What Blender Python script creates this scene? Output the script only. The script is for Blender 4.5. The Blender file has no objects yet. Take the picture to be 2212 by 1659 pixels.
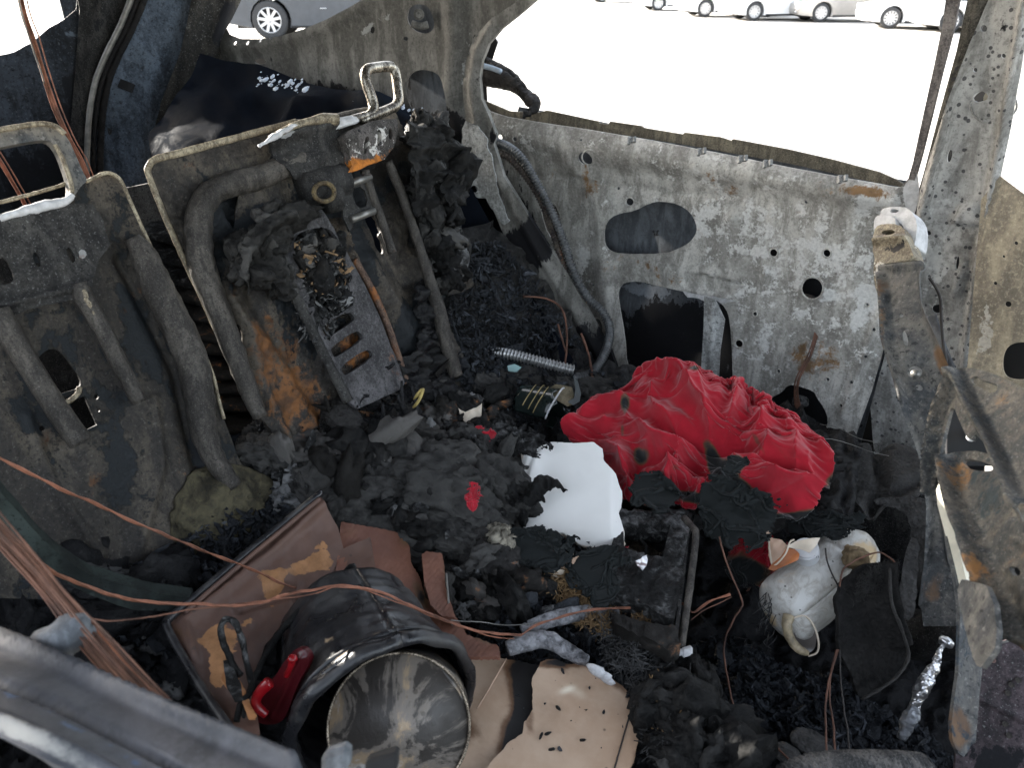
import bpy, math, random
import numpy as np
from mathutils import Vector
from mathutils.geometry import delaunay_2d_cdt
random.seed(7); RNG = np.random.default_rng(11)
scn = bpy.context.scene; col = scn.collection

# ------------------------------------------------------------ camera
F_PX = 1650.0; PSI = math.radians(37); TH = math.radians(28.5)
CAM = np.array([0, 0, 1.5])
FW = np.array([-math.sin(PSI)*math.cos(TH), math.cos(PSI)*math.cos(TH), -math.sin(TH)])
RT = np.array([math.cos(PSI), math.sin(PSI), 0.0]); UP = np.cross(RT, FW)
cd = bpy.data.cameras.new('camera'); cam = bpy.data.objects.new('camera', cd); col.objects.link(cam)
cam.location = CAM; cam.rotation_euler = (math.pi/2-TH, 0, PSI)
cd.lens = 36*F_PX/2212; cd.sensor_width = 36; cd.clip_start = .02; cd.clip_end = 500
cd.dof.use_dof = True; cd.dof.focus_distance = 1.25; cd.dof.aperture_fstop = 11
scn.camera = cam
# ------------------------------------------------------------ light
w = bpy.data.worlds.new('World'); scn.world = w; w.use_nodes = True
nt = w.node_tree; bg = nt.nodes['Background']; sk = nt.nodes.new('ShaderNodeTexSky')
SUN_DIR = Vector((-.93, -.015, .305)).normalized()
sk.sky_type = 'NISHITA'; sk.sun_disc = False
sk.sun_elevation = math.asin(SUN_DIR.z); sk.sun_rotation = math.atan2(SUN_DIR.x, SUN_DIR.y)
sk.air_density = 1.0; sk.dust_density = 3.0; sk.ozone_density = .4
bg.inputs[1].default_value = .15; hs = nt.nodes.new('ShaderNodeHueSaturation'); hs.inputs['Saturation'].default_value = .5  # thin haze: a paler sky
nt.links.new(sk.outputs[0], hs.inputs['Color']); nt.links.new(hs.outputs[0], bg.inputs[0])
sd = bpy.data.lights.new('sun', 'SUN'); sd.energy = 4.5; sd.angle = math.radians(.5); sd.color = (1, .95, .87)
so = bpy.data.objects.new('sun', sd); col.objects.link(so); so.location = (0, 0, 10)
so.rotation_euler = SUN_DIR.to_track_quat('Z', 'Y').to_euler()
scn.view_settings.view_transform = 'Standard'; scn.view_settings.look = 'None'
scn.view_settings.exposure = 2.75; scn.view_settings.gamma = 1; scn.view_settings.use_curve_mapping = False
scn.render.engine = 'CYCLES'
scn.cycles.use_denoising = True; scn.cycles.max_bounces = 8; scn.cycles.diffuse_bounces = 4
scn.cycles.sample_clamp_indirect = 6

# ------------------------------------------------------------ maths helpers
A = np.asarray
def rays(P):
    P = A(P, float).reshape(-1, 2)
    return FW + np.outer((P[:, 0]-1106)/F_PX, RT) - np.outer((P[:, 1]-829.5)/F_PX, UP)
def D(x, y, t): return CAM + rays([(x, y)])[0]*t
def nrm(v): v = A(v, float); return v/np.linalg.norm(v)
def plane(p, n):
    p = A(p, float); n = nrm(n)
    def s(P, off=0.0):
        d = rays(P); t = ((p+n*0)-CAM)@n/(d@n)
        t = ((p-CAM)@n + off)/(d@n) if np.isscalar(off) else t
        X = CAM + d*t[:, None]
        return X, np.tile(n, (len(X), 1))
    s.n = n; return s
def dsurf(ctrl, sm=1e-4):
    c = A(ctrl, float); xy = c[:, :2]/500; N = len(c)
    def k(r): return np.where(r > 1e-9, r*r*np.log(r+1e-12), 0)
    K = k(np.linalg.norm(xy[:, None]-xy[None], axis=2)) + np.eye(N)*sm
    Q = np.c_[np.ones(N), xy]; M = np.block([[K, Q], [Q.T, np.zeros((3, 3))]])
    sol = np.linalg.solve(M, np.r_[c[:, 2], 0, 0, 0])
    def tt(P):
        q = A(P, float).reshape(-1, 2)/500
        return k(np.linalg.norm(q[:, None]-xy[None], axis=2))@sol[:N] + np.c_[np.ones(len(q)), q]@sol[N:]
    def s(P, off=0.0):
        P = A(P, float).reshape(-1, 2); d = rays(P); X = CAM + d*tt(P)[:, None]
        e = 2.0; Xa = CAM+rays(P+[e, 0])*tt(P+[e, 0])[:, None]; Xb = CAM+rays(P+[0, e])*tt(P+[0, e])[:, None]
        n = np.cross(Xb-X, Xa-X); n /= np.linalg.norm(n, axis=1)[:, None]+1e-12
        n *= np.sign(-(n*d).sum(1))[:, None]
        return X+n*off, n
    return s
def hz(z, tilt=(0, 0)): return plane((0, .8, z), (tilt[0], tilt[1], 1))
def _h(i, j, k, s):
    v = (i*374761393 + j*668265263 + k*2147483647 % 1274126177 + s*974711) & 0xffffffff
    v = ((v ^ (v >> 13))*1274126177) & 0xffffffff
    v = (v ^ (v >> 16)) & 0xffffffff
    return v/4294967295.0
def vnoise(P, s=0):
    P = A(P, float); I = np.floor(P).astype(np.int64); f = P-I; f = f*f*(3-2*f); r = 0
    for a in (0, 1):
        for b in (0, 1):
            for c in (0, 1):
                w_ = (f[:, 0] if a else 1-f[:, 0])*(f[:, 1] if b else 1-f[:, 1])*(f[:, 2] if c else 1-f[:, 2])
                r = r + w_*_h(I[:, 0]+a, I[:, 1]+b, (I[:, 2]+c)*7919, s)
    return r*2-1
def fbm(P, sc, octv=4, s=0, ridged=False, g=.5):
    P = A(P, float)
    if P.shape[1] == 2: P = np.c_[P, np.zeros(len(P))+.37]
    r = 0; a = 1; t = 0
    for o in range(octv):
        v = vnoise(P*sc*(2.03**o)+o*17.3, s+o)
        r = r + a*((1-2*np.abs(v)) if ridged else v); t += a; a *= g
    return r/t
def dpoly(P, L):
    P = A(P, float); L = A(L, float); best = np.full(len(P), 1e9)
    for a, b in zip(L[:-1], L[1:]):
        ab = b-a; t = np.clip(((P-a)@ab)/(ab@ab+1e-9), 0, 1)
        best = np.minimum(best, np.linalg.norm(P-a-t[:, None]*ab, axis=1))
    return best
def inside(poly, P):
    poly = A(poly, float); P = A(P, float); x, y = P[:, 0], P[:, 1]; r = np.zeros(len(P), bool)
    for (x1, y1), (x2, y2) in zip(poly, np.roll(poly, -1, 0)):
        if y1 == y2: continue
        c = ((y1 > y) != (y2 > y)) & (x < (x2-x1)*(y-y1)/(y2-y1)+x1); r ^= c
    return r
def smooth_closed(L, k=2):
    L = A(L, float)
    for _ in range(k):
        n = np.roll(L, -1, 0); L = np.stack([L*.75+n*.25, L*.25+n*.75], 1).reshape(-1, 2)
    return L
def ell(cx, cy, rx, ry=None, a=0, n=20):
    ry = ry or rx; t = np.linspace(0, 2*math.pi, n, endpoint=False); a = math.radians(a)
    x = rx*np.cos(t); y = ry*np.sin(t)
    return np.c_[cx+x*math.cos(a)-y*math.sin(a), cy+x*math.sin(a)+y*math.cos(a)]
def resample(L, step, closed=True, jag=0, seed=0):
    L = A(L, float); M = np.vstack([L, L[:1]]) if closed else L; out = []
    for a, b in zip(M[:-1], M[1:]):
        n = max(1, int(np.linalg.norm(b-a)/step))
        out += [a+(b-a)*i/n for i in range(n)]
    if not closed: out.append(M[-1])
    o = A(out)
    if jag:
        o = o + jag*np.c_[fbm(o, .05, 4, seed, g=.7), fbm(o+500, .05, 4, seed+9, g=.7)]
    return o
def crom(P, n=6, closed=False):
    P = A(P, float); N = len(P)
    if N < 3 and not closed:
        return np.array([P[0]+(P[-1]-P[0])*i/n for i in range(n+1)])
    out = []
    rng = range(N) if closed else range(N-1)
    for i in rng:
        if closed: p = [P[(i-1) % N], P[i], P[(i+1) % N], P[(i+2) % N]]
        else: p = [P[max(i-1, 0)], P[i], P[i+1], P[min(i+2, N-1)]]
        for j in range(n):
            t = j/n
            out.append(.5*((2*p[1])+(-p[0]+p[2])*t+(2*p[0]-5*p[1]+4*p[2]-p[3])*t*t+(-p[0]+3*p[1]-3*p[2]+p[3])*t**3))
    if not closed: out.append(P[-1])
    return A(out)
def blobs(P, L):
    """soft painted patches: (x, y, rx, ry, angle, value)"""
    P = A(P, float); r = np.zeros(len(P))
    for b in L:
        x, y, rx, ry, a, v = b; a = math.radians(a); dx = P[:, 0]-x; dy = P[:, 1]-y
        u = (dx*math.cos(a)+dy*math.sin(a))/rx; q = (-dx*math.sin(a)+dy*math.cos(a))/ry
        r += v*np.exp(-(u*u+q*q)**1.3)
    return r

# ------------------------------------------------------------ object helpers
def tag(o, label=None, cat=None, group=None, kind=None):
    for k, v in (('label', label), ('category', cat), ('group', group), ('kind', kind)):
        if v: o[k] = v
    return o
def thing(name, label, cat, loc, group=None):
    o = bpy.data.objects.new(name, None); col.objects.link(o); o.location = A(loc, float); o.empty_display_size = .05
    return tag(o, label, cat, group)
def wloc(o):
    v = A(o.location, float)
    while o.parent: o = o.parent; v = v+A(o.location, float)
    return v
def mk(name, V, Fc, mat, parent=None, attrs=None, smooth=True, org=None):
    V = A(V, float); me = bpy.data.meshes.new(name)
    org = V.mean(0) if org is None else A(org, float)
    me.from_pydata([tuple(v) for v in (V-org)], [], [tuple(int(i) for i in f) for f in Fc])
    if attrs:
        for k, v in attrs.items():
            a = me.attributes.new(k, 'FLOAT', 'POINT'); a.data.foreach_set('value', A(v, np.float32))
    if smooth: me.polygons.foreach_set('use_smooth', [True]*len(me.polygons))
    if mat: me.materials.append(mat)
    me.validate(); me.update()
    o = bpy.data.objects.new(name, me); col.objects.link(o)
    if parent is not None:
        o.parent = parent; o.location = org-wloc(parent)
    else: o.location = org
    return o
def sheet(name, outline, surf, mat, parent=None, holes=(), h=None, step=10, thick=.002, attrs=None, jag=0, off=0.0, rnd=0, seed=0, sm=True, sharp=True):
    out = smooth_closed(outline, rnd) if rnd else A(outline, float)
    out = resample(out, step, jag=jag, seed=seed)
    hs = [resample(A(q, float), min(step, 7)) for q in holes]
    mn = out.min(0); mx = out.max(0)
    gx, gy = np.meshgrid(np.arange(mn[0], mx[0], step), np.arange(mn[1], mx[1], step*.87))
    gx = gx + (np.arange(gx.shape[0]) % 2)[:, None]*step*.5
    G = np.c_[gx.ravel(), gy.ravel()]; G = G + RNG.uniform(-.12, .12, G.shape)*step
    ok = inside(out, G) & (dpoly(G, np.vstack([out, out[:1]])) > step*.45)
    for q in hs: ok &= ~inside(q, G) & (dpoly(G, np.vstack([q, q[:1]])) > step*.4)
    G = G[ok]
    pts = [out]+hs+[G]; E = []; o = 0
    for q in [out]+hs:
        n = len(q); E += [(o+i, o+(i+1) % n) for i in range(n)]; o += n
    P = np.vstack(pts)
    v, e, f, *_ = delaunay_2d_cdt([Vector(p) for p in P], E, [], 0, 1e-5)
    P = A([(a.x, a.y) for a in v]); T = A([t for t in f if len(t) == 3], int)
    c = P[T].mean(1); ok = inside(out, c)
    for q in hs: ok &= ~inside(q, c)
    T = T[ok]
    X, n = surf(P, off)
    if h is not None: X = X + n*h(P)[:, None]
    # orient to camera
    a, b, c3 = X[T[:, 0]], X[T[:, 1]], X[T[:, 2]]
    if (np.cross(b-a, c3-a)*(a-CAM)).sum() > 0: T = T[:, ::-1]
    N = len(X); cnt = {}
    for t in T:
        for i in range(3):
            k = (t[i], t[(i+1) % 3]); cnt[k] = 1
    bd = [k for k in cnt if (k[1], k[0]) not in cnt]
    V = [X, X-n*thick]; Fc = [tuple(t) for t in T]+[tuple(t[::-1]+N) for t in T]
    if sharp:
        bi = sorted({i for k in bd for i in k}); mp = {i: j for j, i in enumerate(bi)}; m = len(bi)
        V += [X[bi], (X-n*thick)[bi]]
        for a_, b_ in bd: Fc.append((2*N+mp[b_], 2*N+mp[a_], 2*N+m+mp[a_], 2*N+m+mp[b_]))
        Pa = np.vstack([P, P, P[bi], P[bi]])
    else:
        for a_, b_ in bd: Fc.append((b_, a_, a_+N, b_+N))
        Pa = np.vstack([P, P])
    at = {k: fn(Pa) for k, fn in (attrs or {}).items()}
    return mk(name, np.vstack(V), Fc, mat, parent, at, sm)
def frames(P, closed=False, up=None):
    P = A(P, float); N = len(P)
    T = (np.roll(P, -1, 0)-np.roll(P, 1, 0)) if closed else np.gradient(P, axis=0)
    T /= np.linalg.norm(T, axis=1)[:, None]+1e-12
    u = A(up, float) if up is not None else (A([0, 0, 1.]) if abs(T[0, 2]) < .9 else A([1., 0, 0]))
    Nn = []
    for i in range(N):
        if up is not None: u = A(up, float)
        q = u-T[i]*(u@T[i]); q /= np.linalg.norm(q)+1e-12; Nn.append(q); u = q
    Nn = A(Nn); return T, Nn, np.cross(T, Nn)
def tubeV(P, r, seg=10, closed=False, up=None, rz=None, rough=0, rs=60, prof=None, seed=0):
    P = A(P, float); N = len(P); T, U, W = frames(P, closed, up)
    r = np.broadcast_to(A(r, float), (N,)) if np.ndim(r) < 1 or len(r) == N else np.interp(np.linspace(0, 1, N), np.linspace(0, 1, len(r)), r)
    rz = r if rz is None else (np.broadcast_to(A(rz, float), (N,)) if np.ndim(rz) < 1 else np.interp(np.linspace(0, 1, N), np.linspace(0, 1, len(rz)), rz))
    if prof is None:
        a = np.linspace(0, 2*math.pi, seg, endpoint=False); pr = np.c_[np.cos(a), np.sin(a)]
    else: pr = A(prof, float); seg = len(pr)
    V = P[:, None] + U[:, None]*(pr[None, :, :1]*r[:, None, None]) + W[:, None]*(pr[None, :, 1:]*rz[:, None, None])
    V = V.reshape(-1, 3)
    if rough:
        c = np.repeat(P, seg, 0); d = V-c; L = np.linalg.norm(d, axis=1)[:, None]+1e-9
        V = V + d/L*(fbm(V, rs, 4, seed)*rough)[:, None]
    Fc = []
    for i in range(N if closed else N-1):
        j = (i+1) % N
        for k in range(seg): Fc.append((i*seg+k, i*seg+(k+1) % seg, j*seg+(k+1) % seg, j*seg+k))
    if not closed:
        Fc.append(tuple(range(seg))[::-1]); Fc.append(tuple((N-1)*seg+k for k in range(seg)))
    return V, Fc
def tube(name, P, r, mat, parent=None, sm=6, attrs=None, smooth=True, **k):
    P = crom(P, sm, k.get('closed', False)) if sm else A(P, float)
    V, Fc = tubeV(P, r, **k)
    return mk(name, V, Fc, mat, parent, attrs, smooth)
def join(L):
    V = []; Fc = []; o = 0
    for v, f in L:
        V.append(v); Fc += [tuple(i+o for i in q) for q in f]; o += len(v)
    return np.vstack(V), Fc
def boxV(c, ax, s, bev=.15):
    """box at c, ax = 3 axis vectors, half sizes s, chamfered"""
    c = A(c, float); ax = [nrm(a) for a in ax]; b = min(s)*bev; V = []; 
    idx = {}
    for sx in (-1, 1):
        for sy in (-1, 1):
            for sz in (-1, 1):
                for k in range(3):
                    p = [sx*(s[0]-b), sy*(s[1]-b), sz*(s[2]-b)]; p[k] += (sx, sy, sz)[k]*b
                    idx[(sx, sy, sz, k)] = len(V); V.append(c+ax[0]*p[0]+ax[1]*p[1]+ax[2]*p[2])
    Fc = []
    S = (-1, 1)
    for k in range(3):
        i, j = [m for m in range(3) if m != k]
        for s_ in S:
            q = []
            for (a, b2) in ((-1, -1), (1, -1), (1, 1), (-1, 1)):
                t = [0, 0, 0]; t[k] = s_; t[i] = a; t[j] = b2; q.append(idx[(*t, k)])
            Fc.append(tuple(q))
        for a in S:
            for b2 in S:
                t0 = [0, 0, 0]; t0[k] = -1; t0[i] = a; t0[j] = b2; t1 = list(t0); t1[k] = 1
                Fc.append((idx[(*t0, i)], idx[(*t0, j)], idx[(*t1, j)], idx[(*t1, i)]))
    for sx in S:
        for sy in S:
            for sz in S: Fc.append(tuple(idx[(sx, sy, sz, k)] for k in range(3)))
    V = A(V)
    F2 = []
    for f in Fc:
        q = V[list(f)]; n = np.cross(q[1]-q[0], q[2]-q[0])
        F2.append(f if n@(q.mean(0)-c) > 0 else f[::-1])
    return V, F2
def icoV(n=3):
    import bmesh
    bm = bmesh.new(); bmesh.ops.create_icosphere(bm, subdivisions=n, radius=1)
    V = A([v.co for v in bm.verts]); Fc = [tuple(v.index for v in f.verts) for f in bm.faces]; bm.free(); return V, Fc
ICO = {n: icoV(n) for n in (1, 2, 3, 4, 5)}
def lump(name, c, r, mat, parent=None, ax=None, n=4, amp=.25, sc=3, seed=0, ridged=True, attrs=None, bend=None):
    V, Fc = ICO[n]; d = fbm(V+seed*3.1, sc*.5, 5, seed, ridged, .6)
    d2 = fbm(V-seed*1.7, .9, 2, seed+5)
    X = V*(1+amp*d+amp*1.2*d2)[:, None]; X = np.sign(X)*np.abs(X)**.9
    if bend is not None: X = bend(X)
    ax = np.eye(3) if ax is None else A([nrm(a) for a in ax])
    W = A(c)+(X*A(r))@ax
    at = {'cav': d}
    if attrs: at.update({k: f(X) for k, f in attrs.items()})
    return mk(name, W, Fc, mat, parent, at)
def flakes(name, C3, size, mat, nrm_=None, tilt=.6, kind='stuff', parent=None, label=None, cat=None, elong=1.8, seed=0, thick=.12, smooth=False):
    rg = np.random.default_rng(seed); C3 = A(C3, float); N = len(C3); k = 6
    n = np.tile([0, 0, 1.], (N, 1)) if nrm_ is None else A(nrm_, float)
    n = n+rg.normal(0, tilt, (N, 3)); n /= np.linalg.norm(n, axis=1)[:, None]
    a = rg.normal(0, 1, (N, 3)); a -= n*(a*n).sum(1)[:, None]; a /= np.linalg.norm(a, axis=1)[:, None]; b = np.cross(n, a)
    s = size*np.exp(rg.normal(0, .5, N)); el = rg.uniform(1, elong, N)
    th = np.linspace(0, 2*math.pi, k, endpoint=False)[None]+rg.uniform(-.4, .4, (N, k)); R_ = rg.uniform(.55, 1.1, (N, k))
    u = np.cos(th)*R_*(s*el)[:, None]; v = np.sin(th)*R_*(s/el)[:, None]; bend = rg.normal(0, .25, (N, 1))*u*u/s[:, None]
    top = C3[:, None]+a[:, None]*u[..., None]+b[:, None]*v[..., None]+n[:, None]*(bend+ (s*thick)[:, None])[..., None]
    bot = top-n[:, None]*(s*thick*2)[:, None, None]
    V = np.concatenate([top, bot], 1).reshape(-1, 3); Fc = []
    for i in range(N):
        o = i*12; Fc.append(tuple(range(o, o+6))); Fc.append(tuple(range(o+11, o+5, -1)))
        for j in range(6): Fc.append((o+(j+1) % 6, o+j, o+6+j, o+6+(j+1) % 6))
    o = mk(name, V, Fc, mat, parent, {'tone': np.repeat(rg.uniform(0, 1, N), 12)}, smooth)
    return tag(o, label, cat, None, kind)
def scatter(poly, surf, n, off=0.0, h=None, seed=0):
    rg = np.random.default_rng(seed); poly = A(poly, float); mn = poly.min(0); mx = poly.max(0); P = []
    while len(P) < n:
        q = rg.uniform(mn, mx, (n*3, 2)); P += list(q[inside(poly, q)])
    P = A(P[:n]); X, nn = surf(P, off)
    if h is not None: X = X+nn*h(P)[:, None]
    return X, nn

# ------------------------------------------------------------ material helpers
class MB:
    def __init__(s, name):
        s.m = bpy.data.materials.new(name); s.m.use_nodes = True; s.t = s.m.node_tree
        s.b = s.t.nodes['Principled BSDF']; s.co = s.t.nodes.new('ShaderNodeTexCoord').outputs['Object']
    def n(s, ty, **k):
        x = s.t.nodes.new(ty)
        for a, v in k.items(): setattr(x, a, v)
        return x
    def L(s, a, b): s.t.links.new(a, b)
    def put(s, sock, v):
        if hasattr(v, 'links'): s.L(v, sock)
        elif isinstance(v, (tuple, list)) and len(v) == 3 and sock.type == 'RGBA': sock.default_value = (*v, 1)
        else: sock.default_value = v
    def noise(s, sc, det=6, ro=.6, off=0, dist=0, stretch=None):
        x = s.n('ShaderNodeTexNoise'); x.inputs['Scale'].default_value = sc; x.inputs['Detail'].default_value = det
        x.inputs['Roughness'].default_value = ro; x.inputs['Distortion'].default_value = dist
        mp = s.n('ShaderNodeMapping'); s.L(s.co, mp.inputs[0]); mp.inputs['Location'].default_value = (off, off*1.7, -off)
        if stretch: mp.inputs['Scale'].default_value = stretch
        s.L(mp.outputs[0], x.inputs[0]); return x.outputs[0]
    def vor(s, sc, feat='F1', off=0, rnd=1):
        x = s.n('ShaderNodeTexVoronoi', feature=feat); x.inputs['Scale'].default_value = sc; x.inputs['Randomness'].default_value = rnd
        mp = s.n('ShaderNodeMapping'); s.L(s.co, mp.inputs[0]); mp.inputs['Location'].default_value = (off, off, off)
        s.L(mp.outputs[0], x.inputs[0]); return x.outputs[0]
    def math(s, op, a, b=0.0, c=0.0):
        x = s.n('ShaderNodeMath', operation=op)
        for i, v in enumerate((a, b, c)): s.put(x.inputs[i], v)
        return x.outputs[0]
    def attr(s, nm): x = s.n('ShaderNodeAttribute', attribute_name=nm); return x.outputs['Fac']
    def step(s, v, lo, hi, a=0.0, b=1.0):
        x = s.n('ShaderNodeMapRange', interpolation_type='SMOOTHSTEP'); s.put(x.inputs[0], v)
        for i, q in enumerate((lo, hi, a, b)): s.put(x.inputs[i+1], q)
        return x.outputs[0]
    def mix(s, f, a, b):
        x = s.n('ShaderNodeMix', data_type='RGBA'); s.put(x.inputs[0], f); s.put(x.inputs[6], a); s.put(x.inputs[7], b); return x.outputs[2]
    def ramp(s, v, st):
        x = s.n('ShaderNodeValToRGB'); s.L(v, x.inputs[0]); e = x.color_ramp.elements
        while len(e) < len(st): e.new(.5)
        for i, (p, c) in enumerate(st): e[i].position = p; e[i].color = (*c, 1)
        return x.outputs[0]
    def bump(s, v, st=.5, d=.002):
        x = s.n('ShaderNodeBump'); x.inputs['Strength'].default_value = st; x.inputs['Distance'].default_value = d
        s.L(v, x.inputs['Height']); s.L(x.outputs[0], s.b.inputs['Normal'])
    def fin(s, colr, rough=.7, metal=0.0, spec=None, **k):
        s.put(s.b.inputs['Base Color'], colr); s.put(s.b.inputs['Roughness'], rough); s.put(s.b.inputs['Metallic'], metal)
        if spec is not None: s.b.inputs['Specular IOR Level'].default_value = spec
        for a, v in k.items(): s.put(s.b.inputs[a.replace('_', ' ')], v)
        return s.m
def burnt(name, base=(.16, .155, .145), base2=(.09, .085, .08), ash=(.5, .5, .48), soot=(.012, .012, .014), rust=(.24, .09, .03), rust2=(.07, .03, .018),
          ab=0.0, sb=0.0, rb=0.0, sc=14, dots=0, rough=.7, metal=0.0, bump=.4, fine=1.0, streak=None, fleck=.35, pit=.7, soft=.07):
    m = MB(name); sc = sc*2.0; n1 = m.noise(sc, 10, .64, 0, .3); n2 = m.noise(sc*.4, 9, .66, 5, .4); n3 = m.noise(sc*6, 5, .7, 9); n4 = m.noise(sc*.7, 10, .68, 13, .5, streak or (1.6, 1.6, .5))
    def mask(at, b, na, nb, wd=.05):
        v = m.math('ADD', m.math('MULTIPLY_ADD', na, 2.6, m.math('MULTIPLY', nb, 1.6)), -2.1)
        v = m.math('ADD', m.math('ADD', v, m.attr(at)), b)
        v = m.math('MULTIPLY_ADD', m.math('SUBTRACT', n3, .5), .5*fine, v)
        return m.step(v, .5-wd, .5+wd)
    c = m.mix(m.step(n4, .41, .59), tuple(x*.75 for x in base2), tuple(x*1.1 for x in base))
    nb3 = m.noise(sc*.16, 6, .6, 21, .6); c = m.mix(m.step(nb3, .4, .62, 0, .6), c, tuple(x*.42 for x in base2))
    n5 = m.noise(sc*13, 3, .6, 31)
    c = m.mix(m.step(n3, .50, .68, 0, fleck), c, tuple(min(1, x*1.9) for x in base)); c = m.mix(m.step(n3, .47, .36, 0, pit), c, tuple(x*.3 for x in base2))
    c = m.mix(m.step(n5, .60, .68, 0, fleck), c, tuple(x*.5+.12 for x in ash)); c = m.mix(m.step(n5, .40, .33, 0, pit), c, tuple(x*.2 for x in base2))
    ma = mask('ash', ab, n1, n2, soft)
    ashc = m.mix(m.step(n3, .3, .7), tuple(x*.72 for x in ash), ash)
    c = m.mix(ma, c, ashc)
    mr = mask('rust', rb, n2, n4, .16)
    c = m.mix(mr, c, m.mix(m.step(n1, .38, .6), rust2, rust))
    ms = mask('soot', sb, n4, n1, .09)
    c = m.mix(ms, c, m.mix(m.step(n3, .5, .8, 0, .5), soot, tuple(x*3+.01 for x in soot)))
    if dots:
        dv = m.vor(dots, off=3); dn = m.math('ADD', dv, m.math('MULTIPLY', n1, .5))
        c = m.mix(m.step(dn, .44, .50, .85, 0), c, (.04, .04, .045))
    h = m.math('ADD', m.math('MULTIPLY', n3, .8), m.math('ADD', m.math('MULTIPLY', ma, .4), m.math('ADD', m.math('MULTIPLY', n1, .5), m.math('MULTIPLY', ms, .3))))
    m.bump(h, bump, .0025)
    return m.fin(c, m.step(n3, .2, .8, rough-.12, rough+.12), metal, .22)
def charm(name, dark=(.010, .010, .011), light=(.09, .09, .095), tint=None, tb=0, sc=40, rough=.8, lo=.45, hi=.85, bump=.9, spec=.15):
    m = MB(name); n1 = m.noise(sc*1.6, 9, .7, 0, .5); n2 = m.noise(sc*.25, 5, .6, 4); v = m.vor(sc*1.4)
    k = m.math('ADD', m.math('MULTIPLY', n1, .7), m.math('ADD', m.math('MULTIPLY', n2, .5), m.math('MULTIPLY', m.attr('cav'), .16)))
    k = m.math('ADD', k, m.math('MULTIPLY', m.attr('ash'), .35))
    c = m.mix(m.step(k, lo+.12, hi+.1), dark, light)
    c = m.mix(m.math('MULTIPLY', m.attr('tone'), m.step(m.attr('tone'), .75, 1)), c, tuple(min(x*1.35, .5) for x in light))
    if tint:
        t = m.math('ADD', m.attr('rust'), tb); t = m.math('ADD', t, m.math('MULTIPLY', m.math('SUBTRACT', n2, .5), 1.6)); t = m.math('ADD', t, m.math('MULTIPLY', m.math('SUBTRACT', n1, .5), 1.0))
        c = m.mix(m.step(t, .42, .62), c, m.mix(m.step(n1, .4, .62), tuple(x*.35 for x in tint), tint))
    m.bump(m.math('ADD', n1, m.math('MULTIPLY', v, .5)), bump, .006)
    return m.fin(c, m.step(n1, .42, .62, max(.2, rough-.38), min(1, rough+.1)), 0.0, spec)
def simple(name, c, rough=.6, metal=0.0, nz=0.0, sc=30, bump=0, dark=.5, spec=None, **k):
    m = MB(name); n1 = m.noise(sc, 7, .65)
    cc = m.mix(m.step(n1, .35, .68, 0, 1.0 if nz else 0), c, tuple(x*(1-nz*dark*1.6) if nz else x for x in c))
    if bump: m.bump(n1, bump, .002)
    return m.fin(cc, rough, metal, spec, **k)
# ------------------------------------------------------------ materials
M = {}
M['door'] = burnt('burnt_door_metal', base=(.52, .505, .475), base2=(.38, .365, .335), ash=(.74, .735, .715), rust=(.27, .16, .08), rust2=(.15, .10, .06), ab=.0, fleck=.2, pit=.4, soft=.13, sb=-.30, rb=-.12, sc=15, bump=.55, rough=.62, fine=1.7)
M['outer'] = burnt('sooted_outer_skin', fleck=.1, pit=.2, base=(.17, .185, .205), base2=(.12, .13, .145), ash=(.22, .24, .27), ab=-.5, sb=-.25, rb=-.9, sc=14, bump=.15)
M['quarter'] = burnt('smoked_quarter_metal', base=(.26, .252, .235), base2=(.165, .16, .147), ash=(.42, .43, .42), rust=(.15, .09, .05), ab=-.40, sb=-.4, rb=-.5, fleck=.15, pit=.45, sc=9, bump=.3)
M['strip'] = burnt('pale_pillar_metal', base=(.40, .41, .41), base2=(.30, .305, .30), ash=(.45, .46, .46), ab=-.3, sb=-.3, rb=-.7, sc=12, bump=.35)
M['bpillar'] = burnt('spotted_pillar_metal', base=(.42, .415, .40), base2=(.29, .285, .27), ash=(.58, .58, .56), rust=(.30, .18, .08), ab=-.12, sb=-.4, rb=-.45, sc=10, fleck=.2, pit=.4, dots=75, bump=.4)
M['navy'] = burnt('sooted_blue_metal', base=(.045, .053, .068), base2=(.020, .023, .029), ash=(.12, .145, .18), soot=(.008, .009, .012), ab=-.45, sb=-.15, rb=-.7, sc=6, bump=.2, fine=.3)
M['bluepil'] = burnt('blue_grey_pillar', base=(.105, .13, .165), base2=(.06, .075, .098), ash=(.28, .32, .38), ab=-.75, sb=-.45, rb=-.9, sc=8, bump=.15, fine=.3)  # blue-grey of the reflected window sky put into the base colour
M['olive'] = burnt('olive_smoked_metal', base=(.055, .05, .042), base2=(.028, .026, .023), rust=(.20, .10, .06), ab=-.9, sb=-.15, rb=-.45, sc=9, bump=.25)
M['blackmetal'] = burnt('black_burnt_metal', base=(.05, .048, .045), base2=(.022, .021, .021), ash=(.28, .28, .28), rust=(.16, .07, .03), ab=-.42, sb=0, rb=-.42, sc=16, bump=.5)
M['seatmetal'] = burnt('burnt_seat_metal', base=(.078, .066, .052), base2=(.036, .032, .029), ash=(.35, .32, .27), soot=(.011, .013, .015), rust=(.19, .082, .030), rust2=(.075, .038, .020), ab=-.62, sb=.10, rb=-.16, sc=12, fleck=.16, bump=.8, rough=.6, streak=(1.3, 1.3, .4), fine=1.4)
M['seattube'] = burnt('burnt_seat_tube', base=(.085, .076, .066), base2=(.045, .040, .036), ash=(.40, .39, .36), rust=(.20, .08, .03), ab=-.42, sb=.0, rb=-.3, fleck=.25, sc=24, bump=.9, rough=.5, fine=1.5)
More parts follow.
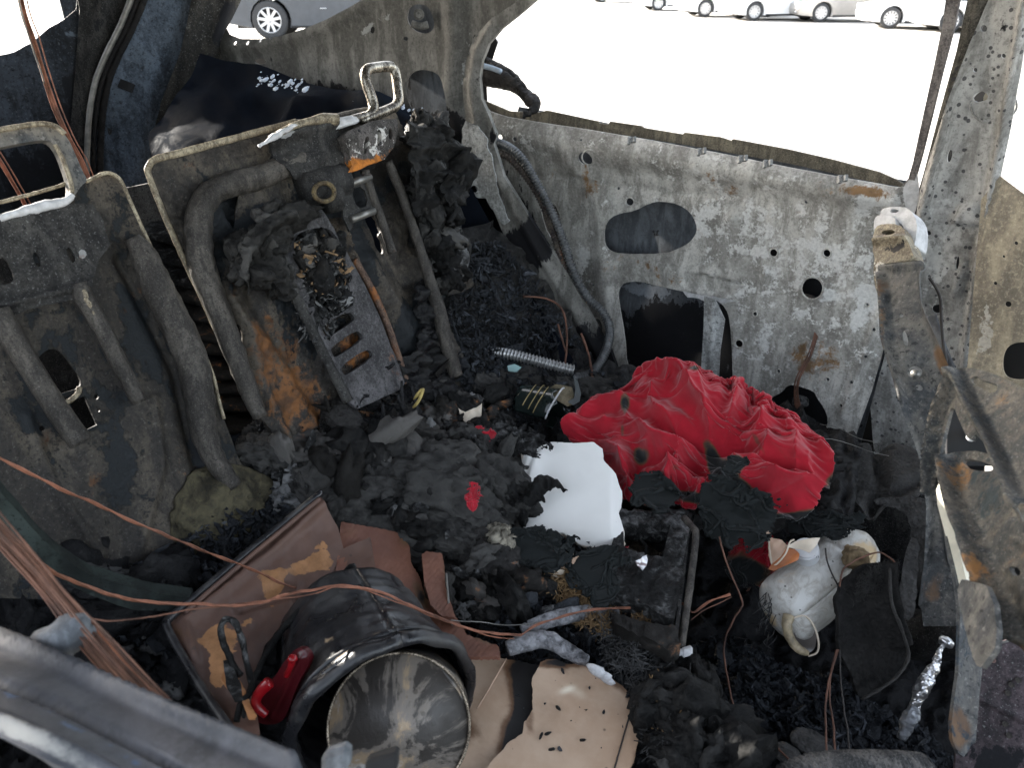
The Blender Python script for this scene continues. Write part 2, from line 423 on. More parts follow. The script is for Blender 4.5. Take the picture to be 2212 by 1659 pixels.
M['rimmetal'] = burnt('bare_and_sunlit_rim_metal', base=(.36, .31, .22), base2=(.20, .16, .11), ash=(.75, .72, .66), ab=-.1, sb=-.5, rb=-.35, sc=25, rough=.45, bump=.4)  # pale rim metal, with the sunlight on the rims put into its colour
M['frontmetal'] = burnt('brown_blue_seat_metal', base=(.155, .145, .13), base2=(.09, .095, .10), ash=(.45, .42, .38), soot=(.035, .045, .055), rust=(.22, .13, .07), rust2=(.13, .08, .05), ab=-.6, sb=-.35, rb=-.2, sc=7, rough=.5, bump=.35, fine=.4)
M['rusty'] = burnt('rusty_seat_metal', base=(.125, .11, .09), base2=(.06, .065, .068), ash=(.42, .41, .38), soot=(.03, .04, .045), rust=(.24, .12, .045), rust2=(.12, .075, .04), ab=-.35, sb=-.25, rb=.02, sc=16, rough=.5, bump=.6)
M['bracket'] = burnt('ashy_rusty_bracket', base=(.10, .09, .085), base2=(.05, .045, .04), ash=(.65, .63, .60), rust=(.55, .19, .03), rust2=(.25, .09, .02), ab=-.05, sb=-.4, rb=-.4, sc=30, bump=.6)
M['sill'] = burnt('near_door_sill_metal', base=(.08, .083, .095), base2=(.062, .066, .076), ash=(.085, .12, .19), rust=(.26, .26, .25), rust2=(.22, .22, .215), pit=.15, ab=-.35, sb=-.75, rb=-.6, sc=8, rough=.5, bump=.2, fine=.3, fleck=.1)  # 'ash' paints the blue sky tint of the shaded sill, 'rust' a pale band
M['seal'] = charm('burnt_seal', (.014, .013, .013), (.10, .085, .07), (.16, .09, .05), -.35, sc=60)
M['char'] = charm('char', (.006, .006, .006), (.060, .058, .055), lo=.42, hi=.80, bump=1.0)
M['charcrust'] = charm('char_crust', (.010, .0095, .009), (.075, .072, .068), (.10, .10, .06), -.5, lo=.36, hi=.78, sc=55)
M['charbrown'] = charm('char_brown', (.012, .011, .010), (.085, .08, .075), (.40, .16, .05), .22, sc=26)
M['charash'] = charm('char_ash', (.010, .010, .010), (.20, .20, .20), lo=.46, hi=.74, sc=60)
M['charfloor'] = charm('char_floor', (.008, .008, .009), (.065, .064, .063), (.24, .15, .06), -.50, sc=45)
M['flake'] = charm('char_flakes', (.009, .010, .012), (.050, .055, .064), lo=.35, hi=.85, sc=60, rough=.65, spec=.2)
M['charcloth'] = charm('charred_cloth', (.009, .011, .011), (.028, .032, .033), lo=.3, hi=.9, sc=25, rough=.7, bump=.25)
M['ashwood'] = charm('ash_wood', (.035, .035, .038), (.40, .40, .42), lo=.32, hi=.68, sc=70, rough=.85)
M['ash_and_sunlit'] = simple('white_ash_and_sunlit', (.62, .62, .63), .9, 0, .4, 80, .8)  # ash white; also stands in for sunlight on the headrest ledge and front frame
M['felt'] = charm('grey_felt', (.035, .034, .033), (.12, .115, .11), lo=.25, hi=.8, sc=120, rough=.95, bump=.9, spec=.1)
M['feltdark'] = charm('black_felt', (.012, .012, .012), (.055, .052, .05), lo=.25, hi=.9, sc=120, rough=.98, bump=.9, spec=.08)
M['copper'] = simple('bare_copper_wire', (.34, .14, .085), .5, .35, .9, 28, .4)
M['copperdull'] = simple('dull_copper_wire', (.17, .078, .05), .65, .2, .9, 28, .4)
M['wireblack'] = simple('burnt_wire', (.035, .03, .028), .7, 0, .5, 70, .4)
M['steel'] = simple('grey_steel_wire', (.28, .27, .25), .45, .7, .5, 50, .2)
M['chrome'] = burnt('sooted_chrome', base=(.45, .41, .34), base2=(.14, .12, .10), ash=(.8, .78, .72), rust=(.3, .14, .04), ab=-.1, sb=-.18, rb=-.4, sc=25, rough=.3, metal=.75, bump=.2)
M['conduit'] = simple('ribbed_steel_conduit', (.15, .155, .16), .45, .4, .7, 40, .2)
M['white_plastic'] = None
def m_white():
    m = MB('white_plastic'); n = m.noise(30, 8, .6); s = m.noise(9, 6, .6, 3, .4); sp = m.vor(45, off=2)
    c = m.mix(m.step(n, .3, .8, 0, .25), (.84, .83, .80), (.74, .73, .70))
    c = m.mix(m.step(sp, .05, .09, .7, 0), c, (.30, .29, .28))
    e = m.math('ADD', m.attr('burn'), m.math('MULTIPLY', m.math('SUBTRACT', s, .5), .9))
    c = m.mix(m.step(e, .35, .8), c, (.55, .42, .28)); c = m.mix(m.step(e, .85, 1.15), c, (.10, .06, .04))
    m.bump(n, .05, .001); return m.fin(c, .32, 0.0, .5)
M['white_plastic'] = m_white()
def m_jug():
    m = MB('jug_plastic'); n = m.noise(20, 8, .65, 0, .5); k = m.noise(60, 7, .7, 4, 1.5, (1, .4, 1)); sp = m.vor(60, off=2)
    c = m.mix(m.step(k, .40, .62, 0, .8), (.56, .55, .52), (.34, .31, .27))
    c = m.mix(m.step(sp, .06, .11, .8, 0), c, (.03, .025, .02))
    e = m.math('ADD', m.attr('burn'), m.math('MULTIPLY', m.math('SUBTRACT', n, .5), 1.5))
    c = m.mix(m.step(e, .3, .7), c, (.55, .40, .22)); c = m.mix(m.step(e, .75, 1.05), c, (.05, .03, .02))
    m.bump(m.math('ADD', k, n), .35, .003); return m.fin(c, .3, 0.0, .5)
M['jug'] = m_jug()
def m_red():
    m = MB('red_cotton'); n = m.noise(25, 8, .65, 0, .3); we = m.n('ShaderNodeTexWave'); we.inputs['Scale'].default_value = 260; m.L(m.co, we.inputs[0])
    c = m.mix(m.step(n, .3, .7), (.35, .008, .020), (.46, .014, .030))
    e = m.math('ADD', m.attr('burn'), m.math('MULTIPLY', m.math('SUBTRACT', n, .5), .8))
    c = m.mix(m.step(e, .40, .58), c, (.20, .045, .03)); c = m.mix(m.step(e, .52, .64), c, (.10, .065, .04)); c = m.mix(m.step(e, .6, .75), c, (.016, .019, .019))
    m.bump(m.math('ADD', n, m.math('MULTIPLY', we.outputs[1], .12)), .25, .0015)
    return m.fin(c, .85, 0.0, .2, Sheen_Weight=.35)
M['red'] = m_red()
def m_card(nm, a, b, tan, peel=None):
    m = MB(nm); n = m.noise(7, 8, .6, 0, .6); f = m.noise(50, 6, .7, 2); n2 = m.noise(16, 7, .6, 6, .4); sp = m.vor(30, off=5)
    c = m.mix(m.step(n, .35, .65), a, b); c = m.mix(m.step(f, .4, .8, 0, .3), c, tan)
    if peel:
        pe = m.math('ADD', m.attr('rust'), m.math('MULTIPLY', m.math('SUBTRACT', n2, .5), 2.2)); pe = m.math('ADD', pe, m.math('MULTIPLY', m.math('SUBTRACT', n, .5), 1.2)); c = m.mix(m.step(pe, .47, .53), c, m.mix(m.step(f, .35, .7), peel, tuple(x*.6 for x in peel)))
    c = m.mix(m.step(sp, .05, .09, .75, 0), c, (.05, .035, .03))
    e = m.math('ADD', m.attr('burn'), m.math('MULTIPLY', m.math('SUBTRACT', n2, .5), 1.1))
    c = m.mix(m.step(e, .22, .5), c, (.14, .075, .04)); c = m.mix(m.step(e, .5, .68), c, (.014, .013, .013))
    c = m.mix(m.attr('ash'), c, (.75, .66, .52))  # 'ash' here is a painted sun spot on the board
    m.bump(m.math('ADD', n2, m.math('MULTIPLY', f, .3)), .35, .003); return m.fin(c, .6, 0.0, .4)
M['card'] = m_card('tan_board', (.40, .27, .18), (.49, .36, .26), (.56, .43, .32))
M['cardred'] = m_card('red_brown_cardboard', (.19, .080, .050), (.13, .055, .038), (.24, .12, .08))
M['case'] = m_card('brown_case', (.13, .072, .052), (.085, .05, .040), (.17, .10, .08), (.40, .20, .09))
M['caseskin'] = m_card('tan_lining', (.42, .19, .075), (.30, .13, .055), (.50, .27, .12))
M['redplastic'] = simple('red_plastic', (.24, .004, .008), .28, 0, .5, 12, .1)
M['redplasticdark'] = simple('dark_red_plastic', (.07, .004, .007), .3, 0, .5, 12, .1)
def m_black():
    m = MB('black_plastic'); n = m.noise(18, 8, .65, 0, .6); f = m.noise(80, 6, .7, 3)
    c = m.mix(m.step(n, .45, .7), (.014, .014, .016), (.05, .047, .045)); c = m.mix(m.step(f, .62, .75, 0, .6), c, (.22, .19, .15))
    e = m.math('ADD', m.attr('ash'), m.math('MULTIPLY', m.math('SUBTRACT', n, .5), .8)); c = m.mix(m.step(e, .4, .7), c, (.42, .30, .18))
    m.bump(m.math('ADD', n, m.math('MULTIPLY', f, .4)), .5, .003); return m.fin(c, m.step(n, .35, .65, .22, .6), 0.0, .6)
M['blackplastic'] = m_black()
def m_pot():
    m = MB('scorched_steel'); n = m.noise(11, 9, .65, 0, .7); f = m.noise(45, 7, .7, 3, .4); v = m.vor(60, off=3); n2 = m.noise(6, 6, .6, 8, .5)
    e = m.math('ADD', m.math('MULTIPLY', m.attr('ash'), .8), m.math('MULTIPLY_ADD', n, 1.7, m.math('MULTIPLY_ADD', n2, 1.1, -.62)))
    c = m.mix(m.step(e, .72, .80), (.055, .048, .042), (.22, .19, .16)); c = m.mix(m.step(e, .82, .94), c, (.42, .31, .20)); c = m.mix(m.step(e, .94, 1.06), c, (.60, .57, .54))
    c = m.mix(m.step(v, .12, .2, .5, 0), c, (.03, .025, .02)); m.bump(m.math('ADD', n, m.math('MULTIPLY', f, .5)), .5, .004)
    return m.fin(c, m.step(f, .3, .7, .3, .65), .12, .5)
M['pot'] = m_pot()
M['foil'] = simple('crumpled_foil', (.72, .72, .73), .3, .9, .3, 25, .5)
M['glass'] = simple('dark_green_glass', (.018, .026, .024), .18, 0, .5, 20, .1)
M['glassgold'] = simple('scratched_gold_line', (.40, .30, .13), .5, 0, .4, 60, .2)
M['paleash'] = charm('pale_yellow_ash', (.05, .045, .035), (.34, .31, .25), lo=.34, hi=.66, sc=50)
M['glasstan'] = charm('scorched_tan_plastic', (.06, .05, .03), (.26, .22, .15), lo=.3, hi=.7, sc=25, rough=.6)
M['straw'] = simple('singed_fibre', (.27, .17, .08), .85, 0, .6, 30, .2)
M['hair'] = simple('charred_fibre', (.06, .06, .06), .8, 0, .6, 30, .2)
M['foam'] = charm('yellow_foam', (.018, .016, .012), (.12, .105, .065), (.20, .11, .05), .08, sc=50, lo=.34, hi=.74, rough=.9)
M['label_tan'] = simple('peeled_label', (.62, .42, .30), .55, 0, .4, 12, .3)
M['label_pale'] = simple('pale_label', (.70, .60, .48), .55, 0, .4, 14, .3)
M['label_orange'] = simple('orange_label', (.45, .15, .05), .5, 0, .5, 12, .3)
M['ink'] = simple('dark_ink', (.05, .05, .06), .6)
M['cap'] = simple('white_cap', (.66, .66, .67), .4, 0, .2, 20, .1)
M['aqua'] = simple('pale_glass_shard', (.28, .42, .42), .2, 0, .3, 20, .1)
def m_ground():
    m = MB('gravel_lot'); n = m.noise(.8, 8, .6); f = m.noise(40, 6, .7)
    c = m.mix(m.step(n, .3, .7), (.46, .44, .41), (.36, .345, .32)); c = m.mix(m.step(f, .35, .75, 0, .4), c, (.25, .24, .22))
    m.bump(f, .5, .02); return m.fin(c, .9)
M['ground'] = m_ground()
M['dark'] = simple('black_interior', (.012, .012, .013), .9, 0, .3, 20, .3)

# ------------------------------------------------------------ ground outside
GZ = -.25
gx = [-220, -60, -20, -6, -2, 2, 10, 60, 220]; gy = [-220, -60, -20, -6, 2, 10, 40, 90, 220]
V = [(x, y, GZ) for y in gy for x in gx]; Fc = [(j*9+i, j*9+i+1, (j+1)*9+i+1, (j+1)*9+i) for j in range(8) for i in range(8)]
tag(mk('ground', V, Fc, M['ground']), kind='structure')

# ------------------------------------------------------------ surfaces in the car
DOOR = plane((0, 1.40, 0), (0, -1, 0))
OUTER = plane((0, 1.475, 0), (0, -1, 0))
QUART = plane((0, 1.43, 0), (.04, -1, .03))
FRAMEU = plane((0, 1.40, 1.2), (0, -1, -.18))
def ridge(L, wd, ht): return lambda P: ht*np.exp(-(dpoly(P, L)/wd)**2)
def hsum(*fs): return lambda P: sum(f(P) for f in fs)

# ---- shell of the burnt car: one thing
car = thing('burnt_car_shell', 'scorched metal body of the burnt-out car around the cabin, roof and pillars stripped bare', 'car body', (-.9, .7, .2))
# far quarter inner panel round the small rear side window
q_out = [(455, 120), (478, 96), (487, 60), (495, 74), (520, 83), (560, 84), (610, 77), (660, 62), (710, 40), (760, 14), (800, -12), (830, -40), (1000, -200), (1150, -400), (1900, -400), (1480, -220), (1300, -110), (1190, -40), (1150, 0), (1112, 32), (1080, 58), (1052, 90), (1036, 128), (1028, 170),
         (1030, 215), (1046, 262), (1062, 300), (1085, 400), (1160, 520), (1230, 640), (1310, 760), (1330, 860), (1200, 940), (1000, 960), (850, 900), (760, 700), (700, 480), (560, 360), (430, 330), (440, 220)]
q_holes = [smooth_closed([(878, 48), (880, 18), (898, 6), (925, 12), (938, 40), (940, 60), (925, 72), (900, 70)], 2),
           smooth_closed([(875, 200), (880, 165), (905, 148), (945, 155), (968, 185), (975, 230), (965, 262), (930, 268), (890, 250)], 2),
           ell(562, 132, 13, 6, 0), ell(1025, 408, 8), ell(803, 64, 5, 8), ell(876, 83, 5, 5)]
q_holes += [ell(x, y, 3.2, 4.5) for x, y in ((513, 92), (540, 92), (567, 86), (590, 80), (612, 72), (634, 62), (663, 50), (684, 36), (704, 24), (738, 6))]
qs = lambda P: blobs(P, [(520, 330, 220, 160, 0, 1.4), (700, 250, 260, 80, 8, 1.2), (950, 420, 110, 150, 20, 1.0), (1060, 620, 170, 200, 30, 1.3), (900, 700, 200, 250, 0, 1.2), (950, 255, 60, 40, 0, .6), (1045, 60, 28, 60, 20, .55), (1020, 150, 16, 90, 0, .55), (1180, 850, 200, 100, 0, 1.5), (1140, 400, 30, 120, 25, .8), (1010, 330, 30, 40, 0, .5)])  # soot, and at the lower left the shadow on the quarter painted dark
qa = lambda P: blobs(P, [(820, 45, 60, 14, -32, .9), (1010, 160, 14, 200, 4, .75), (1045, 400, 26, 90, 20, 1.7), (1065, 450, 26, 50, 0, 1.2), (610, 200, 50, 9, 8, 1.2), (880, 245, 55, 12, 12, 1.2), (920, 190, 30, 40, 0, .2)])  # the slanting blob at the top paints a sunlit streak
sheet('quarter_panel', q_out, QUART, M['quarter'], car, q_holes, step=11, thick=.003,
      h=hsum(ridge([(487, 100), (560, 98), (640, 80), (720, 50), (820, -10)], 14, .012), ridge([(980, -20), (985, 100), (975, 220), (1010, 300), (1080, 470)], 22, .02), lambda P: -.05*np.clip((P[:, 1]-200)/500, 0, 1), lambda P: .004*fbm(P, .02, 3, 3), ridge([(560, 215), (700, 210), (800, 235), (940, 275)], 16, -.02)),
      attrs={'soot': qs, 'ash': qa, 'rust': lambda P: blobs(P, [(760, 130, 60, 20, 0, .5), (480, 190, 20, 60, 20, .6), (700, 120, 100, 40, 0, .2)])})
# inner skins behind the holes
sheet('inner_reinforcement', [(482, 108), (560, 104), (640, 92), (720, 62), (800, 10), (840, -30), (1000, -30), (1075, 90), (1050, 170), (1060, 420), (1040, 460), (980, 450), (900, 120), (860, 300), (560, 300), (540, 180), (484, 150)], plane((0, 1.50, 0), (0, -1, 0)), M['dark'], car, step=30)
sheet('outer_skin', [(850, -20), (1000, -20), (1000, 300), (850, 300)], plane((0, 1.49, 0), (0, -1, 0)), M['outer'], car, step=25, attrs={'soot': lambda P: blobs(P, [(925, 255, 60, 25, 0, .9), (880, 190, 14, 60, 0, 1)])})
wheel_c = D(905, 32, 1.75)
b = thing  # (alias kept short)
bolt = mk('belt_anchor_bolt', *join([tubeV([D(905, 30, 1.73), D(905, 30, 1.71)], .012, 14), tubeV([D(905, 30, 1.71), D(905, 30, 1.70)], .008, 6)]), M['quarter'], car, smooth=False)
tube('belt_anchor_slot', [D(890, 50, 1.72), D(908, 56, 1.72), D(925, 52, 1.72)], .008, M['quarter'], car)
# wheel arch and cargo side behind the seats, shade painted as near-black navy
WA = dsurf([(430, 130, 2.0), (860, 150, 1.76), (430, 330, 1.75), (900, 330, 1.62), (640, 250, 1.82), (1000, 700, 1.6), (560, 900, 1.45), (430, 700, 1.6)])
sheet('wheel_arch', [(440, 130), (520, 145), (640, 180), (760, 215), (880, 245), (960, 300), (1100, 560), (1250, 800), (1100, 1000), (520, 1050), (380, 700), (330, 300)], WA, charm('wheel_arch_shade', (.004, .005, .008), (.014, .019, .028), lo=.3, hi=.9, sc=10, rough=1.0, bump=.3, spec=.02), car, step=16, off=.02,
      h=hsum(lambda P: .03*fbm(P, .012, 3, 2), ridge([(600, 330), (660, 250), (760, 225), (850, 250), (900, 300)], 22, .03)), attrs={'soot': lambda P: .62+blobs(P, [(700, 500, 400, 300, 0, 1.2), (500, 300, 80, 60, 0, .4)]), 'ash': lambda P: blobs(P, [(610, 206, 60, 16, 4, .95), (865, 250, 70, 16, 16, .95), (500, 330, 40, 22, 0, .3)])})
# pale blister spots left on the wheel arch where the paint lifted
sp = []; rg = np.random.default_rng(3)
for k in range(110):
    t = rg.uniform(0, 1)
    if k < 55: x, y, r = 565+t*120, 196+t*14+rg.normal(0, 8), abs(rg.normal(0, 2.6))+.8
    else: x, y, r = 770+t*160, 226+t*42+rg.normal(0, 6), abs(rg.normal(0, 2.4))+.8
    X, n = WA([(x, y)], .03); T = D(x, y, 0); r *= np.linalg.norm(X[0]-CAM)/F_PX
    v, f = ICO[1]; ax1 = nrm(np.cross(n[0], (0, 0, 1))); ax2 = np.cross(n[0], ax1)
    sp.append((X[0]+v@np.array([ax1*r, ax2*r*rg.uniform(.7, 1.5), n[0]*r*.25]), f))
o = mk('paint_blisters', *join(sp), simple('lifted_pale_paint', (.62, .70, .82), .7, 0, .3, 60), car); o['kind'] = 'stuff'
# rear corner: blue grey pillar, rubber channel, tailgate frame
RC = plane((-2.25, 1.1, 1), (1, -.35, 0))
sheet('tailgate_frame', [(-60, 140), (0, 118), (30, 112), (70, 90), (105, 60), (140, 40), (165, 20), (172, -40), (330, -40), (250, 140), (215, 260), (215, 470), (-60, 470)], RC, M['navy'], car,
      holes=[ell(208, 15, 8, 16, 20), ell(192, 60, 5, 14, 10), ell(225, 5, 10, 8)], step=14, h=lambda P: .02*fbm(P, .01, 3), jag=3,
      attrs={'soot': lambda P: blobs(P, [(160, 260, 80, 120, 0, .9), (60, 400, 200, 100, 0, .8)]), 'ash': lambda P: blobs(P, [(40, 200, 80, 60, 0, .35), (180, 50, 40, 50, 0, .75), (130, 80, 40, 25, -30, .7), (20, 280, 50, 30, 0, .3)]), 'rust': lambda P: blobs(P, [(60, 120, 60, 12, -20, .5)])})
sheet('hatch_frame', [(160, -40), (330, -400), (600, -400), (420, -40), (340, 60), (280, 140), (250, 260), (240, 540), (130, 540), (150, 300), (165, 120), (172, 20)], RC, M['blackmetal'], car, off=.015, step=14, h=ridge([(230, -30), (200, 120), (170, 300)], 14, .02), attrs={'soot': lambda P: .25+0*P[:, 0]})
sheet('rear_pillar', [(300, -40), (420, -400), (640, -400), (480, -40), (455, 60), (420, 130), (385, 230), (345, 400), (340, 560), (180, 560), (190, 330), (212, 200), (250, 100)], RC, M['bluepil'], car, off=.03, step=12,
      holes=[ell(257, 116, 5, 6)], h=hsum(ridge([(400, -20), (310, 170), (270, 400)], 30, .02), lambda P: .012*np.exp(-(((P[:, 0]-303)/14)**2+((P[:, 1]-102)/14)**2)), ridge([(235, 215), (268, 235)], 5, .008), ridge([(240, 320), (262, 340)], 5, .008), lambda P: -.02*np.exp(-(((P[:, 0]-240)/16)**2+((P[:, 1]-285)/20)**2))),
      attrs={'soot': lambda P: blobs(P, [(230, 290, 30, 40, 0, .5), (300, 480, 160, 90, 0, .9), (215, 150, 20, 120, 15, .6), (440, -20, 40, 50, 0, .4)]), 'ash': lambda P: blobs(P, [(302, 18, 14, 22, 10, 1.2), (352, 28, 16, 14, -20, 1.2), (304, 100, 10, 8, 0, 1.0)])})
sheet('rear_window_pillar', [(420, -40), (600, -400), (760, -400), (540, -40), (520, 0), (500, 40), (486, 62), (480, 96), (470, 130), (450, 200), (450, 330), (430, 520), (300, 560), (330, 300), (345, 220), (385, 110)], RC, M['olive'], car, off=.07, step=12,
      h=hsum(ridge([(430, -20), (400, 60), (350, 240)], 14, .025), ridge([(505, -20), (470, 70), (440, 170), (420, 300)], 16, .02)), attrs={'soot': lambda P: blobs(P, [(480, 60, 30, 120, 15, .8), (400, 330, 90, 130, 0, 1.0)]), 'rust': lambda P: blobs(P, [(455, 200, 35, 70, 20, .9), (470, 20, 30, 30, 0, .3)])})
for k, (dx, r_) in enumerate(((0, .008), (14, .006), (28, .009))):
    tube('window_rubber_channel', list(RC([(293+dx, -30), (262+dx, 50), (228+dx, 120), (205+dx, 180), (192+dx, 260), (188+dx, 360), (190+dx, 480)], .05)[0]), r_, M['seal'] if k else M['steel'], car, rough=.0015)
mk('hinge_tab', *boxV(RC([(273, 185)], .06)[0][0], (RT+UP*-.4, UP+RT*.4, FW), (.02, .012, .004)), M['dark'], car, smooth=False)
# door aperture: sooted seal strip between quarter and door
ST = plane((0, 1.385, 0), (.15, -1, 0))
sheet('door_aperture_flange', [(1120, 0), (1160, -30), (1190, -30), (1155, 2), (1115, 36), (1082, 62), (1056, 94), (1042, 130), (1036, 170), (1040, 214), (1056, 250), (1072, 292), (1066, 310), (1088, 380), (1150, 480), (1230, 600), (1320, 760), (1345, 830), (1260, 850), (1200, 760), (1130, 610), (1060, 440), (1028, 330), (1006, 260), (999, 190), (1006, 130), (1024, 80), (1060, 40)],
      ST, M['quarter'], car, step=8, thick=.01, h=hsum(ridge([(1060, 60), (1030, 110), (1018, 180), (1030, 270), (1060, 350), (1150, 520), (1300, 780)], 7, .008), ridge([(1075, 55), (1043, 110), (1030, 180), (1042, 260)], 3, .004)),
      attrs={'soot': lambda P: .1+blobs(P, [(1030, 170, 13, 150, 0, .5), (1040, 330, 30, 60, 20, .8), (1130, 540, 60, 190, 28, 1.3), (1270, 770, 80, 80, 0, 1.6)]), 'rust': lambda P: blobs(P, [(1025, 150, 14, 120, 0, .7), (1120, 5, 60, 30, 0, .2)]), 'ash': lambda P: blobs(P, [(1080, 40, 40, 20, -40, .5)])})
tube('door_seal', [D(1046, 92, 1.655), D(1018, 130, 1.655), D(1010, 190, 1.65), D(1022, 265, 1.65), D(1060, 360, 1.65), D(1110, 470, 1.66), D(1190, 610, 1.70), D(1290, 780, 1.76)], .008, M['seal'], car, rough=.003, rs=120, seg=8)
tube('door_seal', [D(1100, 420, 1.62), D(1140, 500, 1.64), D(1200, 605, 1.66), D(1260, 700, 1.70), D(1330, 830, 1.76)], .012, M['seal'], car, rough=.004, rs=90, seg=8)
sheet('pale_pillar_strip', [(1003, 262), (1030, 268), (1050, 300), (1060, 340), (1076, 410), (1098, 476), (1086, 488), (1066, 462), (1050, 430), (1030, 424), (1014, 432), (1008, 400), (1000, 340), (996, 300)], ST, M['strip'], car, off=.012, step=6, thick=.003, jag=7, h=lambda P: .004*fbm(P, .02, 3, 2), holes=[ell(1024, 408, 8)], attrs={'soot': lambda P: blobs(P, [(1000, 300, 14, 30, 0, .4), (1060, 480, 20, 14, 0, .3)])})
# B pillar
BP = plane((-.02, 1.36, 1.2), (-.10, -1, -.12))
bpn = lambda P: blobs(P, [(2180, 120, 40, 90, 0, .3)])
sheet('centre_pillar', [(2146, -30), (2250, -400), (2345, -400), (2235, -30), (2225, 30), (2190, 240), (2150, 440), (2120, 620), (2098, 800), (2080, 960), (2030, 1250), (1940, 1250), (1890, 1000), (1880, 880), (1930, 700), (1968, 560), (1985, 420), (2010, 330), (2060, 200), (2100, 90)], BP, M['bpillar'], car,
      holes=[ell(2125, 61, 7, 8), ell(2168, 120, 0.1+5, 5), ell(2051, 337, 5, 14, 12), smooth_closed([(2100, 205), (2120, 195), (2135, 205), (2130, 218), (2105, 222)], 1), ell(2106, 151, 5), ell(2005, 504, 5.5), ell(2025, 668, 12, 10, 0), ell(2012, 714, 12, 10, 0), smooth_closed([(1990, 740), (2030, 738), (2035, 755), (2020, 800), (2005, 810), (1985, 790)], 2), ell(2068, 568, 3.5, 15, 8)],
      step=9, thick=.004, h=hsum(ridge([(2130, -30), (2060, 200), (2000, 440), (1960, 640)], 9, .018), ridge([(2215, 0), (2150, 380), (2108, 600), (2085, 800)], 8, .016), ridge([(2085, 560), (2060, 640)], 4, .006), lambda P: .01*((inside([(2062, 458), (2072, 445), (2090, 440), (2108, 446), (2120, 462), (2128, 480), (2055, 478)], P))), lambda P: .003*fbm(P, .03, 3)),
      attrs={'soot': lambda P: blobs(P, [(2170, 60, 60, 90, 0, .32), (2140, 330, 14, 60, 12, .35), (2060, 300, 30, 40, 0, .1), (1990, 1000, 90, 140, 0, .8)]), 'ash': lambda P: blobs(P, [(2020, 520, 40, 120, 10, .45), (2060, 640, 60, 120, 0, .3), (2130, 500, 20, 160, 10, .3)]), 'rust': lambda P: blobs(P, [(2170, 350, 14, 90, 10, .6), (2210, 500, 40, 100, 0, .3)])})
AN = thing('belt_anchor_plate', 'round belt anchor bolt in a bent plate on the spotted centre pillar', 'bolt', D(2135, 210, 1.14))
tube('plate_rim', [D(x, y, 1.13) for x, y in ((2120, 262), (2103, 246), (2097, 224), (2107, 203), (2130, 190), (2160, 188), (2188, 205), (2196, 232), (2180, 252), (2150, 260))], .0016, M['bpillar'], AN, closed=False)
mk('bolt_head', *join([tubeV([D(2150, 210, 1.135), D(2149, 210, 1.118)], .0145, 20), tubeV([D(2149, 210, 1.118), D(2149, 210, 1.114)], .006, 6)]), simple('tan_scorched_bolt', (.34, .30, .22), .6, 0, .4, 60, .3), AN, smooth=False)
# strips between the window and the pillar (door channel + sealing strips)
FR = plane((-.1, 1.385, 1.2), (0, -1, -.13))
# front door edge seen past the pillar
FD = plane((.0, 1.33, .8), (-.25, -1, 0))
sheet('front_sill_panel', [(2120, 430), (2160, 380), (2240, 440), (2240, 1010), (2170, 950), (2110, 900), (2085, 850), (2100, 660)], FD, burnt('tan_rust_panel', base=(.44, .38, .28), base2=(.34, .30, .24), ash=(.6, .57, .5), rust=(.40, .23, .10), pit=.3, ab=-.15, sb=-.5, rb=-.1, sc=14, bump=.4), car,
      holes=[smooth_closed([(2168, 760), (2185, 742), (2215, 738), (2230, 742), (2230, 820), (2180, 820), (2165, 800)], 2), ell(2195, 525, 4), ell(2168, 554, 3), ell(2150, 612, 4), ell(2178, 657, 7, 6)], step=10, attrs={'ash': lambda P: blobs(P, [(2130, 700, 20, 150, 0, .5)])})
sheet('front_sill_backing', [(2140, 480), (2170, 430), (2260, 470), (2260, 940), (2130, 880)], plane((.0, 1.40, .8), (-.25, -1, 0)), M['dark'], car, step=40)
sheet('front_door_skin', [(2195, 442), (2300, 470), (2900, 620), (2900, 1600), (2200, 1300)], plane((0, 1.47, .8), (0, -1, 0)), M['bpillar'], car, step=30)
sheet('pillar_backing', [(2160, -40), (2222, -40), (2180, 240), (2140, 440), (2120, 1300), (1800, 1300), (1830, 900), (1888, 640), (1960, 500), (1995, 440), (2035, 300), (2105, 100)], plane((0, 1.46, 1.2), (-.10, -1, 0)), M['dark'], car, step=60)
# ------------------------------------------------------------ far rear door
door = thing('rear_door', 'pale ash-grey rear door stripped to its inner panel, its window empty, behind the red cloth', 'car door', (-.6, 1.42, .3))
lens = smooth_closed([(1311, 523), (1311, 489), (1320, 469), (1342, 460), (1370, 456), (1404, 438), (1429, 434.5), (1466, 441), (1491, 458), (1504, 483), (1505, 501), (1491, 523), (1466, 537), (1438, 548), (1342, 548.5), (1320, 540)], 1)
bighole = smooth_closed([(1337, 650), (1337, 625), (1348, 610), (1379, 606), (1429, 619), (1500, 634), (1545, 645), (1569, 666), (1577, 697), (1582, 780), (1583, 880), (1500, 900), (1385, 880), (1374, 818), (1356, 790), (1351, 728)], 1)
spk = smooth_closed([(1645, 882), (1665, 860), (1690, 847), (1699, 834), (1714, 831), (1758, 844), (1764, 858), (1780, 882), (1789, 908), (1783, 930), (1766, 952), (1700, 965), (1655, 940)], 1)
d_out = [(1040, 222), (1060, 240), (1100, 252), (1160, 262), (1290, 282), (1420, 304), (1560, 330), (1700, 358), (1850, 386), (1925, 402), (1945, 404), (1956, 396), (1966, 375), (1980, 400), (1978, 470), (1960, 560), (1935, 640), (1918, 700), (1900, 780), (1880, 850), (1852, 930), (1825, 1010), (1700, 1050), (1400, 1050), (1340, 880), (1318, 812), (1262, 700), (1200, 590), (1150, 500), (1100, 400), (1075, 330), (1060, 290), (1044, 255)]
